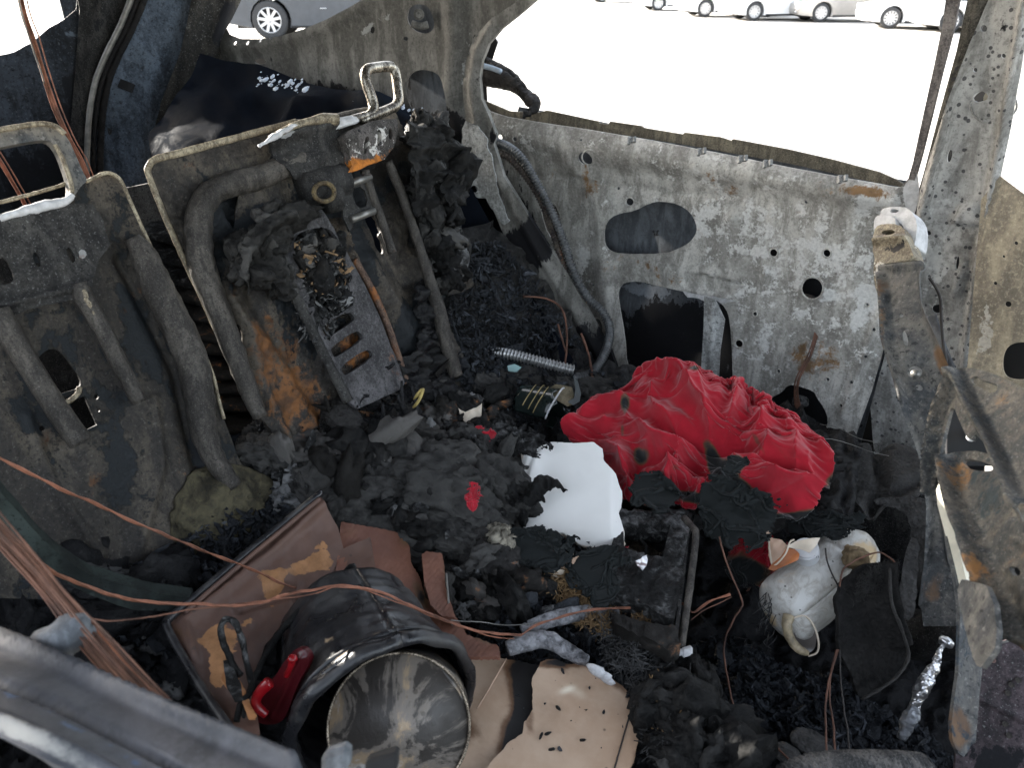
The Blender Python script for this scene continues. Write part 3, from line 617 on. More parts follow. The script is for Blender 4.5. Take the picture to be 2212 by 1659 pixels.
d_holes = [lens, bighole, spk, ell(1273, 339, 14.5, 15), ell(1124, 297, 5), ell(1092, 293, 5, 6), ell(1333, 408, 3.2), ell(1360, 436, 8), ell(1671, 546, 8), ell(1786, 547, 8.3), ell(1755, 622, 22), ell(1596, 743, 8),
           ell(1631, 678, 4), ell(1682, 802, 3.2), ell(1788, 820, 3.6), ell(1840, 825, 3.8), ell(1817, 876, 3.6), ell(1873, 659, 4), ell(1888, 712, 4), ell(1870, 770, 3.4), ell(1283, 615, 2.6), ell(1288, 706, 17, 19), smooth_closed([(1166, 440), (1185, 432), (1205, 450), (1216, 500), (1210, 520), (1192, 518), (1176, 490)], 1), ell(1263, 300+0, 2.5), ell(1742, 436, .1+3.5)]
def dh(P):
    r = ridge([(1080, 285), (1250, 315), (1450, 345), (1700, 385), (1930, 430)], 30, .022)(P)
    r += ridge([(1240, 350), (1300, 430), (1306, 560), (1318, 700), (1345, 830)], 20, .013)(P)
    r += ridge([(1330, 575), (1430, 580), (1560, 610)], 26, .008)(P)
    r -= ridge([(1150, 380), (1250, 385), (1330, 405), (1600, 430)], 9, .006)(P)
    for x, y, a in ((1583, 473, .006), (1271, 442, .006), (1652, 594, .005)):
        q = np.hypot(P[:, 0]-x, P[:, 1]-y); r += a*np.exp(-(q/17)**2)+.002*np.cos(q*.8)*np.exp(-(q/14)**2)
    r += .008*np.clip((P[:, 0]-1840)/60, 0, 1)*-1
    q = np.hypot(P[:, 0]-1755, P[:, 1]-618); r += .004*np.exp(-((q-27)/6)**2)
    r += ridge([(1820, 900), (1870, 760), (1915, 640)], 10, .006)(P)
    r -= .012*inside([(1474, 600), (1484, 588), (1520, 590), (1600, 612), (1602, 627), (1560, 632), (1480, 622)], P)
    return r+.0025*fbm(P, .02, 4, 6)
sheet('door_inner_panel', d_out, DOOR, M['door'], door, d_holes, h=dh, step=7, thick=.0035,
      attrs={'ash': lambda P: blobs(P, [(1650, 430, 330, 110, 8, .28), (1850, 620, 110, 130, 0, .45), (1700, 560, 150, 70, 0, .25), (1560, 480, 90, 50, 0, .3), (1640, 720, 120, 150, 0, .35), (1800, 800, 90, 120, 0, .2), (1100, 300, 130, 30, 10, .25), (1230, 600, 60, 120, 20, .45), (1890, 440, 70, 30, 0, .35)]),
             'soot': lambda P: blobs(P, [(1128, 450, 34, 130, -28, .9), (1180, 600, 20, 120, -28, .8), (1275, 790, 34, 50, -20, .9), (1075, 300, 24, 30, 0, .8), (1060, 258, 50, 10, 10, .4), (1350, 860, 50, 80, 0, .6), (1260, 430, 70, 35, 10, .18), (1870, 900, 26, 90, 12, .5), (1590, 800, 30, 60, 0, .12), (1860, 450, 60, 14, 10, .2)]),
             'rust': lambda P: blobs(P, [(1420, 580, 120, 40, 0, .45), (1810, 430, 70, 50, 0, .55), (1730, 770, 90, 70, 0, .42), (1600, 390, 60, 40, 0, .35), (1240, 390, 120, 40, 8, .30), (1800, 800, 60, 80, 0, .25), (1500, 430, 120, 30, 0, .3), (1880, 410, 60, 10, 10, .6)])})
for x, y, r_ in ((1273, 339, 16), (1124, 297, 6), (1360, 436, 9.5), (1671, 546, 9.5), (1786, 547, 9.5), (1755, 622, 24), (1596, 743, 9.5), (1682, 802, 4.5), (1788, 820, 4.8), (1840, 825, 5), (1873, 659, 5), (1888, 712, 5), (1288, 706, 19), (1631, 678, 5)):
    e_ = ell(x, y, r_, r_*1.02, 0, 22); tube('hole_flange', list(DOOR(e_, dh(e_)+.0005)[0]) if 0 else [DOOR([q_], float(dh(A([q_]))[0])+.0004)[0][0] for q_ in e_], .0011 if r_ < 8 else .0017, M['door'], door, sm=0, closed=True, seg=6)
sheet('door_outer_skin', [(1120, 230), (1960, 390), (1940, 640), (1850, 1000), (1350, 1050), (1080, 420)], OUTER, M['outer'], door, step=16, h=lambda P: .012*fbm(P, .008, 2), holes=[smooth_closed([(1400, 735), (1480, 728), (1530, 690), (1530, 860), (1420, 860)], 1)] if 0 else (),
      attrs={'soot': lambda P: blobs(P, [(1440, 740, 105, 92, 0, 2.2), (1280, 700, 50, 60, 0, 1.5), (1730, 900, 120, 90, 0, 2), (1755, 620, 40, 40, 0, 2), (1190, 480, 40, 70, 0, 1.5), (1600, 800, 60, 200, 0, 1.2), (1380, 500, 130, 14, 14, .5), (1415, 470, 14, 60, 0, .4), (1671, 546, 20, 20, 0, 2), (1786, 547, 20, 20, 0, 2), (1596, 743, 20, 20, 0, 2), (1273, 345, 10, 10, 0, -.2)]), 'ash': lambda P: blobs(P, [(1400, 630, 100, 22, 8, 1.3), (1400, 540, 90, 16, 6, .5)])})  # soot blobs darken the skin behind the holes; ash blobs paint its lit wedge
# inner beam seen through the big opening, regulator rail and motor
BM = plane((0, 1.455, 0), (0, -1, .05))
sheet('door_beam', [(1320, 668), (1400, 655), (1530, 640), (1530, 668), (1440, 690), (1345, 712)], BM, burnt('brown_beam', base=(.09, .08, .065), base2=(.05, .045, .04), ab=-.8, sb=-.1, rb=-.3, sc=20), door, step=10)
rl = sheet('window_regulator_rail', [(1521, 640), (1545, 646), (1566, 690), (1556, 760), (1548, 900), (1508, 900), (1514, 800), (1520, 700)], plane((0, 1.437, 0), (.2, -1, 0)), M['strip'], door, step=8, h=ridge([(1540, 650), (1535, 900)], 5, .006), attrs={'ash': lambda P: .2+0*P[:, 0]})
for k in range(4):
    c = D(1545+k*6, 680+k*5, 1.66+k*.004)
    tube('regulator_pulley', [c, c+RT*.004], .013-.001*k, M['steel'] if k % 2 else M['seal'], door, sm=0, seg=14)
# sill: two felt/seal strips and the ledge of the window
SL = plane((0, 1.44, 0), (0, -1, 0))
tops = [(1030, 210), (1100, 240), (1165, 243), (1180, 238), (1292, 262), (1294, 266), (1315, 268), (1317, 262), (1385, 272), (1390, 276), (1475, 290), (1478, 286), (1555, 296), (1580, 304), (1582, 300), (1700, 322), (1800, 345), (1900, 372), (1936, 388), (1950, 396)]
sheet('window_sill_strip', tops+[(1950, 404), (1900, 396), (1700, 352), (1480, 312), (1300, 284), (1165, 266), (1050, 246)], SL, burnt('tan_sill_metal', base=(.20, .175, .13), base2=(.13, .115, .09), ash=(.4, .36, .3), rust=(.16, .09, .06), ab=-.35, sb=-.3, rb=-.2, sc=30), door, step=7, thick=.006)
sheet('sill_rubber_strip', [(1165, 256), (1300, 273), (1480, 298), (1600, 318), (1800, 358), (1940, 392), (1946, 402), (1900, 398), (1700, 356), (1480, 314), (1300, 286), (1165, 266)], plane((0, 1.425, 0), (0, -1, .1)), burnt('purple_brown_rubber', base=(.12, .095, .09), base2=(.06, .05, .048), ab=-.6, sb=-.2, rb=-.3, sc=30), door, step=8, thick=.01)
for x, y in ((1364, 302), (1515, 326), (1604, 342), (1658, 352), (1820, 385), (1138, 246)):
    mk('trim_clip', *join([boxV(D(x, y, 1.44+(x-1364)*-.0004), (RT, UP, FW), (.0075, .005, .004)), boxV(D(x-6, y+6, 1.44+(x-1364)*-.0004), (RT, UP, FW), (.003, .003, .005)), boxV(D(x+7, y-1, 1.43+(x-1364)*-.0004), (RT, UP, FW), (.0025, .005, .004))]), M['strip'] if x != 1138 else M['blackmetal'], door, smooth=False)
# window surround at the right
sheet('window_frame', [(2046, -30), (2150, -400), (2185, -400), (2078, -30), (2060, 60), (2034, 160), (2010, 260), (1990, 340), (1976, 390), (1962, 405), (1948, 402), (1962, 385), (1972, 350), (1996, 240), (2018, 140), (2036, 50)], FR, burnt('grey_purple_frame', base=(.22, .20, .19), base2=(.15, .135, .135), rust=(.25, .13, .07), ab=-.5, sb=-.6, rb=-.25, sc=20), door, step=8, thick=.014)
sheet('frame_corner', [(1950, 404), (1966, 385), (1978, 360), (1986, 400), (1983, 440), (1972, 470), (1960, 460), (1952, 430)], plane((0, 1.385, 0), (0, -1, 0)), M['ash_and_sunlit'], door, step=6, rnd=2)
sheet('glass_channel', [(2096, -30), (2200, -400), (2252, -400), (2146, -30), (2120, 60), (2082, 160), (2045, 270), (2012, 380), (1990, 460), (1976, 478), (1976, 440), (1996, 370), (2030, 240), (2066, 110)], FR, burnt('dark_channel_metal', base=(.14, .13, .11), base2=(.06, .058, .05), ash=(.42, .40, .34), rust=(.3, .2, .08), ab=-.25, sb=-.1, rb=-.4, sc=25, dots=60), door, step=8, thick=.012, h=ridge([(2125, -20), (2060, 170), (1990, 440)], 5, .006))
tube('channel_bead', [D(2102, -30, 1.2), D(2075, 90, 1.21), D(2040, 230, 1.22), D(2005, 360, 1.24), D(1980, 450, 1.26)], .0022, simple('pale_bead', (.6, .58, .52), .6, 0, .4, 60), door, seg=6)
# lock bracket + burnt latch in the pocket, cable, wires
tube('latch_cable', [D(1436, 548, 1.675), D(1470, 568, 1.645), D(1520, 600, 1.615), D(1555, 625, 1.60), D(1580, 640, 1.59), D(1602, 646, 1.595)], .0016, M['wireblack'], door, seg=6)
lb = lump('burnt_latch', D(1530, 626, 1.625), (.045, .012, .010), M['char'], door, ax=[RT-UP*.12, FW, UP], n=3, seed=4, amp=.35)
for x, y in ((1495, 618), (1545, 628), (1573, 622)):
    tube('latch_bolt', [D(x, y, 1.615), D(x, y, 1.60)], .006, M['steel'], door, sm=0, seg=10)
sheet('latch_plate', [(1475, 628), (1500, 636), (1540, 640), (1590, 650), (1560, 655), (1545, 648), (1530, 655), (1510, 645), (1485, 642)], DOOR, M['ash_and_sunlit'], door, off=.012, step=5, jag=2)
rod = tube('lock_rod', [D(1838, 430, 1.355), D(1812, 520, 1.39), D(1775, 660, 1.435), D(1768, 690, 1.445)], .0009, M['wireblack'], door, seg=5)
wb = []
for k in range(6):
    o = k*1.6-4; q = math.sin(k*2.3)*4
    wb.append(tubeV(crom([D(1752+o*.4, 640, 1.48), D(1768+o*.5, 668, 1.455), D(1765+o, 715, 1.45), D(1748+o+q, 770, 1.455), D(1722+o+q, 825, 1.46), D(1722+o*1.3, 870, 1.49), D(1726+o, 884, 1.51)], 6), .0013, 5))
mk('door_wire_bundle', *join(wb), M['copperdull'], door)
tube('grommet_sleeve', [D(1740, 640, 1.49), D(1760, 648, 1.465), D(1768, 680, 1.452)], [.006, .005, .003], M['wireblack'], door, seg=8)
lump('speaker_connector', D(1728, 868, 1.535), (.017, .008, .012), M['charash'], door, ax=[RT, FW, UP], n=3, seed=2, amp=.2)
lump('orange_grommet', D(1257, 655, 1.72), (.010, .004, .009), simple('orange_clip', (.5, .22, .04), .5, 0, .5, 60, .2), door, ax=[RT, FW, UP], n=2, seed=2, amp=.2)
tube('stay_wire', [D(1190, 775, 1.63), D(1240, 738, 1.66), D(1290, 702, 1.72)], .0022, M['steel'], door, seg=6)
# burnt outer handle / mirror trim hanging in the window: charred weatherstrip loop
ws = thing('charred_weatherstrip', 'black charred weatherstrip drooping like a hook in the empty window opening', 'weatherstrip', D(1090, 180, 1.66))
tube('strip_rubber', [D(1040, 158, 1.72), D(1075, 168, 1.70), D(1105, 178, 1.68), D(1130, 198, 1.66), D(1150, 222, 1.63), D(1155, 232, 1.63)], [.024, .022, .017, .013, .012, .009], M['seal'], ws, rough=.005, rs=90, seg=14)
tube('strip_tip', [D(1150, 208, 1.64), D(1158, 222, 1.63), D(1154, 234, 1.625), D(1144, 240, 1.62)], [.010, .011, .011, .006], M['seal'], ws, rough=.003, rs=90)
tube('strip_edge', [D(1040, 124, 1.73), D(1060, 134, 1.72), D(1090, 150, 1.69), D(1115, 168, 1.67), D(1135, 190, 1.65)], [.007, .008, .008, .007, .005], M['charash'], ws, rough=.003, rs=90)
tube('strip_insert', [D(1036, 140, 1.69), D(1060, 146, 1.68), D(1082, 154, 1.67)], .006, simple('pale_blue_insert', (.35, .42, .5), .5, 0, .4, 40), ws, seg=8)
# ribbed conduit from the quarter through the door to the floor
def conduit(name, label, P, r, mat, rib=.0065, step=3.2):
    P = crom(P, 40); L = np.r_[0, np.cumsum(np.linalg.norm(np.diff(P, axis=0), axis=1))]; n = int(L[-1]/(rib/6)); s = np.linspace(0, L[-1], n)
    Q = np.c_[[np.interp(s, L, P[:, i]) for i in range(3)]].T
    rr = r*(1+.16*np.sign(np.sin(s/rib*2*math.pi))*np.abs(np.sin(s/rib*2*math.pi))**.4)
    V, Fc = tubeV(Q, rr, 9); o = mk(name, V, Fc, mat); return tag(o, label, 'conduit')
cpts = [D(1070, 306, 1.60), D(1100, 318, 1.58), D(1130, 345, 1.57), D(1165, 405, 1.57), D(1195, 465, 1.57), D(1217, 520, 1.575), D(1240, 590, 1.58), D(1268, 640, 1.59), D(1300, 672, 1.60), D(1316, 705, 1.59), D(1313, 745, 1.56), D(1292, 790, 1.52), D(1265, 812, 1.49), D(1235, 815, 1.47)]
conduit('ribbed_conduit', 'long ribbed metal conduit curving down the door edge from the window corner to the debris', cpts, .0085, M['conduit'])
conduit('ribbed_conduit', 'second ribbed conduit running close beside the long one near the window corner', [D(1078, 330, 1.59), D(1105, 345, 1.58), D(1150, 400, 1.58), D(1180, 460, 1.58), D(1203, 530, 1.585), D(1225, 600, 1.59)], .007, burnt('rusty_conduit', base=(.10, .085, .07), base2=(.05, .04, .04), rust=(.3, .10, .04), ab=-.5, sb=-.1, rb=0, sc=40))
conduit('ribbed_conduit', 'short shiny ribbed conduit lying across the char between the seat and the door', [D(1060, 760, 1.45), D(1100, 765, 1.43), D(1150, 777, 1.42), D(1200, 790, 1.42), D(1240, 800, 1.42)], .0095, simple('bright_conduit', (.42, .42, .42), .35, .7, .5, 30, .2))
# ------------------------------------------------------------ rear seat backs
n22 = (math.cos(math.radians(22)), 0, math.sin(math.radians(22)))
SB = plane((-.75, 0, .75), n22); SN = nrm(n22)
def S(x, y, off=0.0): return SB([(x, y)], off)[0][0]
def spts(L, off=0.0): return [S(p[0], p[1], off+(p[2] if len(p) > 2 else 0)) for p in L]
# centre section
cs = thing('centre_seat_back', 'burnt back of the middle rear seat with orange rust and a chrome loop', 'seat back', S(640, 900))
c_out = [(322, 372), (328, 352), (342, 344), (400, 330), (500, 302), (600, 274), (700, 254), (780, 238), (850, 232), (880, 300), (905, 380), (948, 470), (985, 540), (1014, 600), (1016, 618), (1000, 630), (960, 640), (950, 660), (985, 740), (1020, 830), (960, 920), (900, 1000), (760, 1050), (690, 1040), (640, 960), (600, 950), (560, 900), (545, 850), (522, 812), (500, 780), (470, 715), (440, 650), (400, 560), (360, 470)]
c_holes = [ell(509, 728, 13, 30, -12), smooth_closed([(782, 465), (800, 455), (822, 500), (815, 508), (822, 520), (830, 545), (818, 552), (806, 520), (797, 500)], 1)]
def ch(P):
    r = -.022*np.exp(-(dpoly(P, [(400, 450), (430, 600), (490, 720), (560, 860)])/30)**4)*0
    r += ridge([(470, 400), (440, 440), (435, 500), (470, 640), (520, 760)], 9, -.008)(P)
    r += -.02*inside([(470, 420), (590, 385), (760, 345), (760, 400), (640, 450), (500, 490)], P)
    r += ridge([(545, 640), (620, 760), (700, 900), (760, 1000)], 16, -.012)(P)
    r += ridge([(480, 560), (490, 640), (540, 720), (560, 820), (620, 960)], 14, .010)(P)
    r += ridge([(790, 560), (870, 700), (940, 840)], 22, .014)(P)+ridge([(900, 380), (950, 500), (1010, 612)], 8, .012)(P)
    return r+.004*fbm(P, .012, 4, 8)+.006*np.clip(fbm(P, .06, 4, 12, True)-.1, 0, 1)*(1-np.exp(-(dpoly(P, [(330, 360), (520, 300), (700, 250)])/60)**2))
sheet('back_panel', c_out, SB, M['seatmetal'], cs, c_holes, h=ch, step=6, thick=.004,
      attrs={'rust': lambda P: blobs(P, [(600, 780, 80, 140, 20, .75), (650, 900, 90, 90, 0, .6), (560, 690, 40, 70, 0, .5), (740, 990, 50, 60, 0, 1.2), (860, 920, 90, 60, 0, .8), (500, 600, 20, 80, 0, .5), (890, 400, 16, 14, 0, .8), (1000, 570, 12, 50, -30, .7), (450, 350, 60, 14, -15, .3)]),
             'soot': lambda P: blobs(P, [(600, 500, 120, 100, 0, .9), (470, 520, 50, 120, 0, .5), (700, 640, 90, 160, 20, 1.2), (760, 400, 140, 60, 0, .8), (900, 700, 60, 160, 30, .7), (960, 500, 50, 70, 0, .8), (600, 780, 80, 130, 20, -.45), (680, 960, 60, 60, 0, -.3)]),
             'ash': lambda P: blobs(P, [(340, 360, 12, 20, 0, .8), (545, 820, 10, 16, 0, 1.3), (820, 600, 40, 60, 30, .15)])})  # the ash blob at the top corner paints a sun glint
# lip round the panel edge, its sun rim put into a pale colour
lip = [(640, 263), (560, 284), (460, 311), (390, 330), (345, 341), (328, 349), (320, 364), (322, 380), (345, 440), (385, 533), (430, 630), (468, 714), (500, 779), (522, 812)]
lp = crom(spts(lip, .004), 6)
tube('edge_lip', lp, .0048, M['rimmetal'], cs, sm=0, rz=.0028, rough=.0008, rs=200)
tube('edge_lip', spts([(640, 263), (670, 262), (720, 252), (770, 240), (800, 236)], .006), .004, M['seattube'], cs, rough=.001, rs=200)
# bent frame tube
tube('frame_tube', spts([(562, 900), (520, 800), (480, 690), (440, 590), (428, 520), (432, 462), (450, 425), (490, 400), (560, 382), (640, 350), (720, 328), (770, 312)], .016), [.010, .013, .0155, .017, .017, .017, .0165, .0165, .0165, .0165, .016, .014], M['seattube'], cs, rough=.0035, rs=130, seg=28, )
# sleeve over the tube top (crumpled sheet)
sheet('tube_sleeve', [(575, 300), (600, 290), (660, 268), (715, 258), (728, 262), (728, 276), (740, 300), (762, 330), (755, 355), (700, 380), (640, 385), (600, 350)], SB, M['blackmetal'], cs, off=.03, step=7, thick=.003, jag=3,
      h=hsum(ridge([(590, 300), (720, 265)], 16, .015), lambda P: .012*fbm(P, .03, 4, 3)), attrs={'ash': lambda P: blobs(P, [(640, 285, 50, 30, -15, .35), (610, 292, 14, 8, -30, 1.5), (600, 300, 40, 5, -28, 1.0)]), 'soot': lambda P: 0*P[:, 0]-.3})
tube('sleeve_edge', spts([(582, 297), (610, 283), (650, 266), (700, 256), (726, 258)], .042), [.003, .005, .005, .008, .009], M['rimmetal'], cs, rough=.0018, rs=160)
tube('crushed_foil_edge', spts([(560, 316), (590, 297), (612, 283), (640, 270)], .045), [.0015, .0045, .004, .002], M['ash_and_sunlit'], cs, rough=.003, rs=150)
# plates between the tubes
sheet('lumbar_plate', [(520, 400), (600, 378), (660, 375), (680, 420), (690, 440), (600, 470), (540, 495), (505, 505)], SB, M['seatmetal'], cs, off=.004, step=9, thick=.003, h=hsum(lambda P: .006*fbm(P, .02, 3, 5), ridge([(600, 400), (610, 440)], 4, .004)), attrs={'soot': lambda P: blobs(P, [(560, 470, 80, 24, -20, .9), (690, 430, 20, 40, 0, .6)]), 'rust': lambda P: blobs(P, [(650, 400, 20, 20, 0, .4)])})
mk('recliner_motor', *join([tubeV([S(655, 410, .02), S(740, 388, .02)], .026, 18), tubeV([S(700, 430, .028), S(728, 425, .03)], .022, 18)]), M['blackmetal'], cs)
tube('recliner_spring', [S(700+22*math.cos(a), 415+20*math.sin(a), .045+.001*k) for k, a in enumerate(np.linspace(3.2, 9.6, 24))], .0035, burnt('brass_spring', base=(.16, .12, .06), base2=(.07, .05, .03), rust=(.2, .07, .04), ab=-.9, sb=-.3, rb=-.2, sc=40), cs, seg=7)
for q in ([(742, 402), (800, 382)], [(760, 474), (808, 455)]):
    tube('recliner_bolt', spts(q, .034), .006, M['steel'], cs, sm=0, seg=8)
sheet('recliner_bracket', [(735, 395), (795, 372), (812, 450), (765, 478), (756, 500), (742, 470)], SB, M['blackmetal'], cs, [smooth_closed([(758, 410), (785, 400), (797, 442), (772, 452)], 1)], off=.03, step=6, thick=.004)
# chrome head restraint loop
loop = [(718, 271), (745, 263), (775, 254), (797, 247), (806, 238), (806, 225), (800, 203), (792, 180), (789, 162), (794, 150), (808, 146), (832, 143), (848, 146), (855, 162), (859, 190), (861, 214), (855, 228), (840, 236), (806, 250), (780, 262)]
tube('head_restraint_loop', spts(loop, .02), [.007]*4+[.0085]*15+[.006], M['chrome'], cs, rough=.0004, seg=14)
lump('loop_ash_cap', S(735, 266, .03), (.030, .007, .007), M['ash_and_sunlit'], cs, ax=[S(790, 250)-S(720, 270), SN, np.cross(S(790, 250)-S(720, 270), SN)], n=3, amp=.4, seed=3)
# ash bracket
sheet('guide_bracket', [(737, 295), (748, 285), (800, 262), (850, 258), (852, 290), (850, 318), (830, 345), (800, 355), (770, 368), (752, 372), (760, 358), (755, 340), (748, 320)], SB, M['bracket'], cs,
      [smooth_closed([(780, 300), (790, 296), (792, 330), (784, 334)], 1), smooth_closed([(806, 285), (814, 282), (822, 312), (812, 318)], 1), smooth_closed([(830, 282), (838, 280), (844, 300), (836, 304)], 1)], off=.045, step=5, thick=.02, jag=2,
      h=ridge([(750, 300), (850, 275)], 30, .01), attrs={'rust': lambda P: blobs(P, [(780, 362, 50, 18, -20, 1.5), (840, 328, 24, 12, -30, .8), (755, 340, 16, 24, 0, .6)]), 'ash': lambda P: blobs(P, [(800, 320, 60, 26, -20, .55), (812, 280, 30, 20, 0, .2)]), 'soot': lambda P: blobs(P, [(770, 285, 30, 14, 0, .6)])})
tube('guide_rod', spts([(788, 368), (800, 410), (822, 470), (848, 546)], .03), .0075, M['seattube'], cs, rough=.001)
tube('guide_rod', spts([(838, 348), (868, 420), (895, 500), (915, 560), (945, 660), (960, 720), (985, 812)], .035), [.008, .008, .008, .009, .012, .013, .012], M['seattube'], cs, rough=.0015, rs=90)
# slanted pass-through frame with slots
pf = [(595, 520), (600, 490), (630, 462), (665, 450), (692, 455), (712, 478), (745, 540), (790, 620), (830, 710), (860, 790), (872, 828), (862, 842), (800, 870), (768, 884), (752, 866), (712, 790), (668, 700), (625, 610)]
slots = [smooth_closed([(640, 560), (632, 520), (650, 500), (700, 488), (728, 520), (746, 570), (757, 640), (756, 668), (700, 694), (668, 650)], 2),
         smooth_closed([(692, 705), (752, 672), (766, 684), (764, 694), (706, 732)], 1), smooth_closed([(712, 752), (770, 712), (784, 722), (784, 734), (728, 772), (716, 768)], 1), smooth_closed([(736, 792), (790, 754), (806, 760), (804, 774), (748, 812), (738, 806)], 1)]
sheet('pass_through_frame', pf, SB, burnt('slate_plate', base=(.10, .095, .098), base2=(.055, .053, .055), ash=(.24, .24, .25), rust=(.22, .10, .05), ab=-.3, sb=-.3, rb=-.5, sc=18, bump=.6), cs, slots+[smooth_closed([(706, 476), (712, 472), (738, 502), (734, 508)], 1)], off=.03, step=7, thick=.008,
      h=hsum(ridge([(600, 500), (690, 460), (790, 640), (868, 832), (770, 880), (640, 640), (600, 520)], 8, .006), lambda P: .003*fbm(P, .03, 3)), attrs={'soot': lambda P: blobs(P, [(620, 520, 40, 60, 0, 1), (650, 660, 30, 60, -30, .5)]), 'rust': lambda P: blobs(P, [(850, 800, 16, 60, -20, .8), (700, 720, 50, 20, -30, .6)])})
sheet('pass_through_tray', [(600, 480), (740, 470), (860, 840), (760, 880), (620, 640)], SB, burnt('rust_tray', base=(.09, .07, .05), base2=(.03, .025, .02), ash=(.3, .3, .3), rust=(.28, .11, .03), ab=-.3, sb=-.05, rb=.0, sc=18, bump=1.0), cs, off=.002, step=7, h=lambda P: .014*fbm(P, .03, 5, 2, True), attrs={'rust': lambda P: blobs(P, [(730, 620, 40, 20, 0, .6), (760, 760, 60, 50, 0, .6)]), 'soot': lambda P: blobs(P, [(700, 540, 60, 40, 0, .5)])})
tube('plate_flange', spts([(596, 520), (626, 610), (668, 700), (712, 790), (752, 866)], .03), .008, M['blackmetal'], cs, rough=.002)
tube('plate_flange', spts([(880, 835), (866, 790), (838, 705), (800, 620), (765, 560)], .018), .006, burnt('rust_strip', base=(.16, .10, .07), base2=(.08, .05, .04), ab=-.8, sb=-.3, rb=.2, sc=20), cs, rough=.001)
# char, foam and burnt cloth clinging to the seat back: separate lumps
def clumps(name, label, cat, spec, mat, surf_pts, group=None):
    t = thing(name, label, cat, surf_pts); return t
tq = nrm(S(870, 840)-S(690, 460)); tw = np.cross(tq, SN)
burntcloth = thing('charred_upholstery', 'grey-black charred upholstery crusted round the slotted plate of the middle seat', 'burnt fabric', S(560, 600, .04))
# folded crust skin (ruffled sheet)
sheet('crust_skin', [(505, 530), (540, 490), (600, 452), (660, 440), (690, 452), (640, 470), (606, 500), (600, 540), (628, 640), (600, 640), (566, 600), (540, 640), (510, 600)], SB, M['charcrust'], burntcloth, off=.045, step=5, thick=.002, jag=8, h=hsum(lambda P: .02*fbm(P, .022, 5, 4, True), ridge([(520, 620), (520, 560), (560, 500), (640, 455)], 14, .02)), attrs={'ash': lambda P: blobs(P, [(520, 560, 14, 50, 0, .8), (640, 465, 50, 10, 0, .6)])})
fo = thing('ashen_foam_remains', 'pale grey crumbled foam hanging inside the oval opening of the middle seat', 'burnt foam', S(690, 620, .03))
rg = np.random.default_rng(5)
Xf, Nf = scatter([(640, 520), (700, 490), (750, 560), (757, 660), (690, 760), (640, 700)], SB, 500, .028, None, 3)
flakes('foam_crumbs', Xf, .0035, M['charash'], Nf, 1.0, parent=fo, seed=6, elong=2.5)
Xf, Nf = scatter([(640, 520), (700, 490), (750, 560), (757, 620), (700, 640), (640, 600)], SB, 60, .032, None, 4)
flakes('singed_crumbs', Xf, .004, simple('singed_tan_scrap', (.30, .19, .10), .8, 0, .6, 50, .4), Nf, 1.0, parent=fo, seed=7, elong=2.0)
# right of the mechanism: hanging charred wing foam and cloth
wing = thing('charred_wing_foam', 'black charred foam draped over the outboard edge of the middle seat under the oval hole', 'burnt foam', S(930, 420, .03))
for k in range(44):
    t = rg.uniform(0, 1); x = 905+t*62+rg.normal(0, 16)+(20 if t < .3 else 0); y = 270+t*300+rg.normal(0, 14)
    lump('charred_lump', S(x, y, rg.uniform(.0, .04)), (rg.uniform(.02, .04), rg.uniform(.012, .02), rg.uniform(.01, .018)), M['char'] if k % 3 else M['charash'], wing, ax=[tq+rg.normal(0, .3, 3), tw, SN], n=4, amp=.5, sc=4.5, seed=k+40)
sheet('charred_flap', [(868, 262), (905, 262), (960, 300), (998, 330), (1002, 370), (985, 420), (960, 450), (940, 420), (950, 380), (925, 400), (930, 450), (900, 470), (880, 400), (872, 330)], SB, M['char'], wing, off=.05, step=5, thick=.002, jag=6, h=lambda P: .03*fbm(P, .02, 5, 9, True))
tube('hanging_strand', spts([(965, 300), (985, 310), (998, 340), (995, 380), (975, 415), (985, 450), (970, 480)], .06), .005, M['char'], wing, rough=.003, rs=100)
# left section
ls = thing('left_seat_back', 'dark smoked back of the left rear seat with a wide flat loop on top', 'seat back', S(250, 1000))
l_out = [(-520, 600), (-60, 478), (0, 462), (120, 432), (160, 420), (182, 392), (222, 374), (246, 376), (262, 392), (280, 430), (320, 520), (360, 600), (420, 720), (462, 810), (476, 870), (484, 910), (520, 1000), (566, 1060), (590, 1100), (560, 1140), (470, 1200), (380, 1260), (200, 1300), (-60, 1290), (-520, 1700)]
l_holes = [smooth_closed([(78, 790), (88, 765), (110, 752), (128, 756), (145, 775), (174, 818), (172, 838), (140, 848), (118, 852)], 1), smooth_closed([(150, 868), (182, 856), (210, 912), (174, 932)], 0) if 0 else A([(150, 866), (182, 856), (209, 918), (172, 936)]),
           ell(208, 857, 5, 6), ell(92, 926, 7, 6), smooth_closed([(-20, 560), (14, 555), (32, 600), (20, 616), (-20, 610)], 1), ell(80, 560, 7, 17, -20), smooth_closed([(142, 540), (152, 530), (166, 560), (156, 570)], 1), ell(213, 886, 3, 4)]
def lh(P):
    r = ridge([(262, 560), (300, 640), (380, 800), (400, 900), (430, 1010)], 12, -.012)(P)
    r += -.014*inside([(214, 580), (262, 610), (390, 830), (400, 1000), (470, 1040), (440, 1060), (350, 990), (300, 880), (240, 700)], P)*0
    r += .012*inside([(-60, 560), (220, 490), (215, 560), (0, 650), (-60, 660)], P)*np.ones(len(P))
    r += ridge([(330, 860), (350, 1000), (300, 1200)], 10, .006)(P)+ridge([(60, 900), (120, 1060), (220, 1200)], 12, .006)(P)+ridge([(40, 720), (160, 980)], 14, -.005)(P)
    return r+.004*fbm(P, .01, 4, 21)
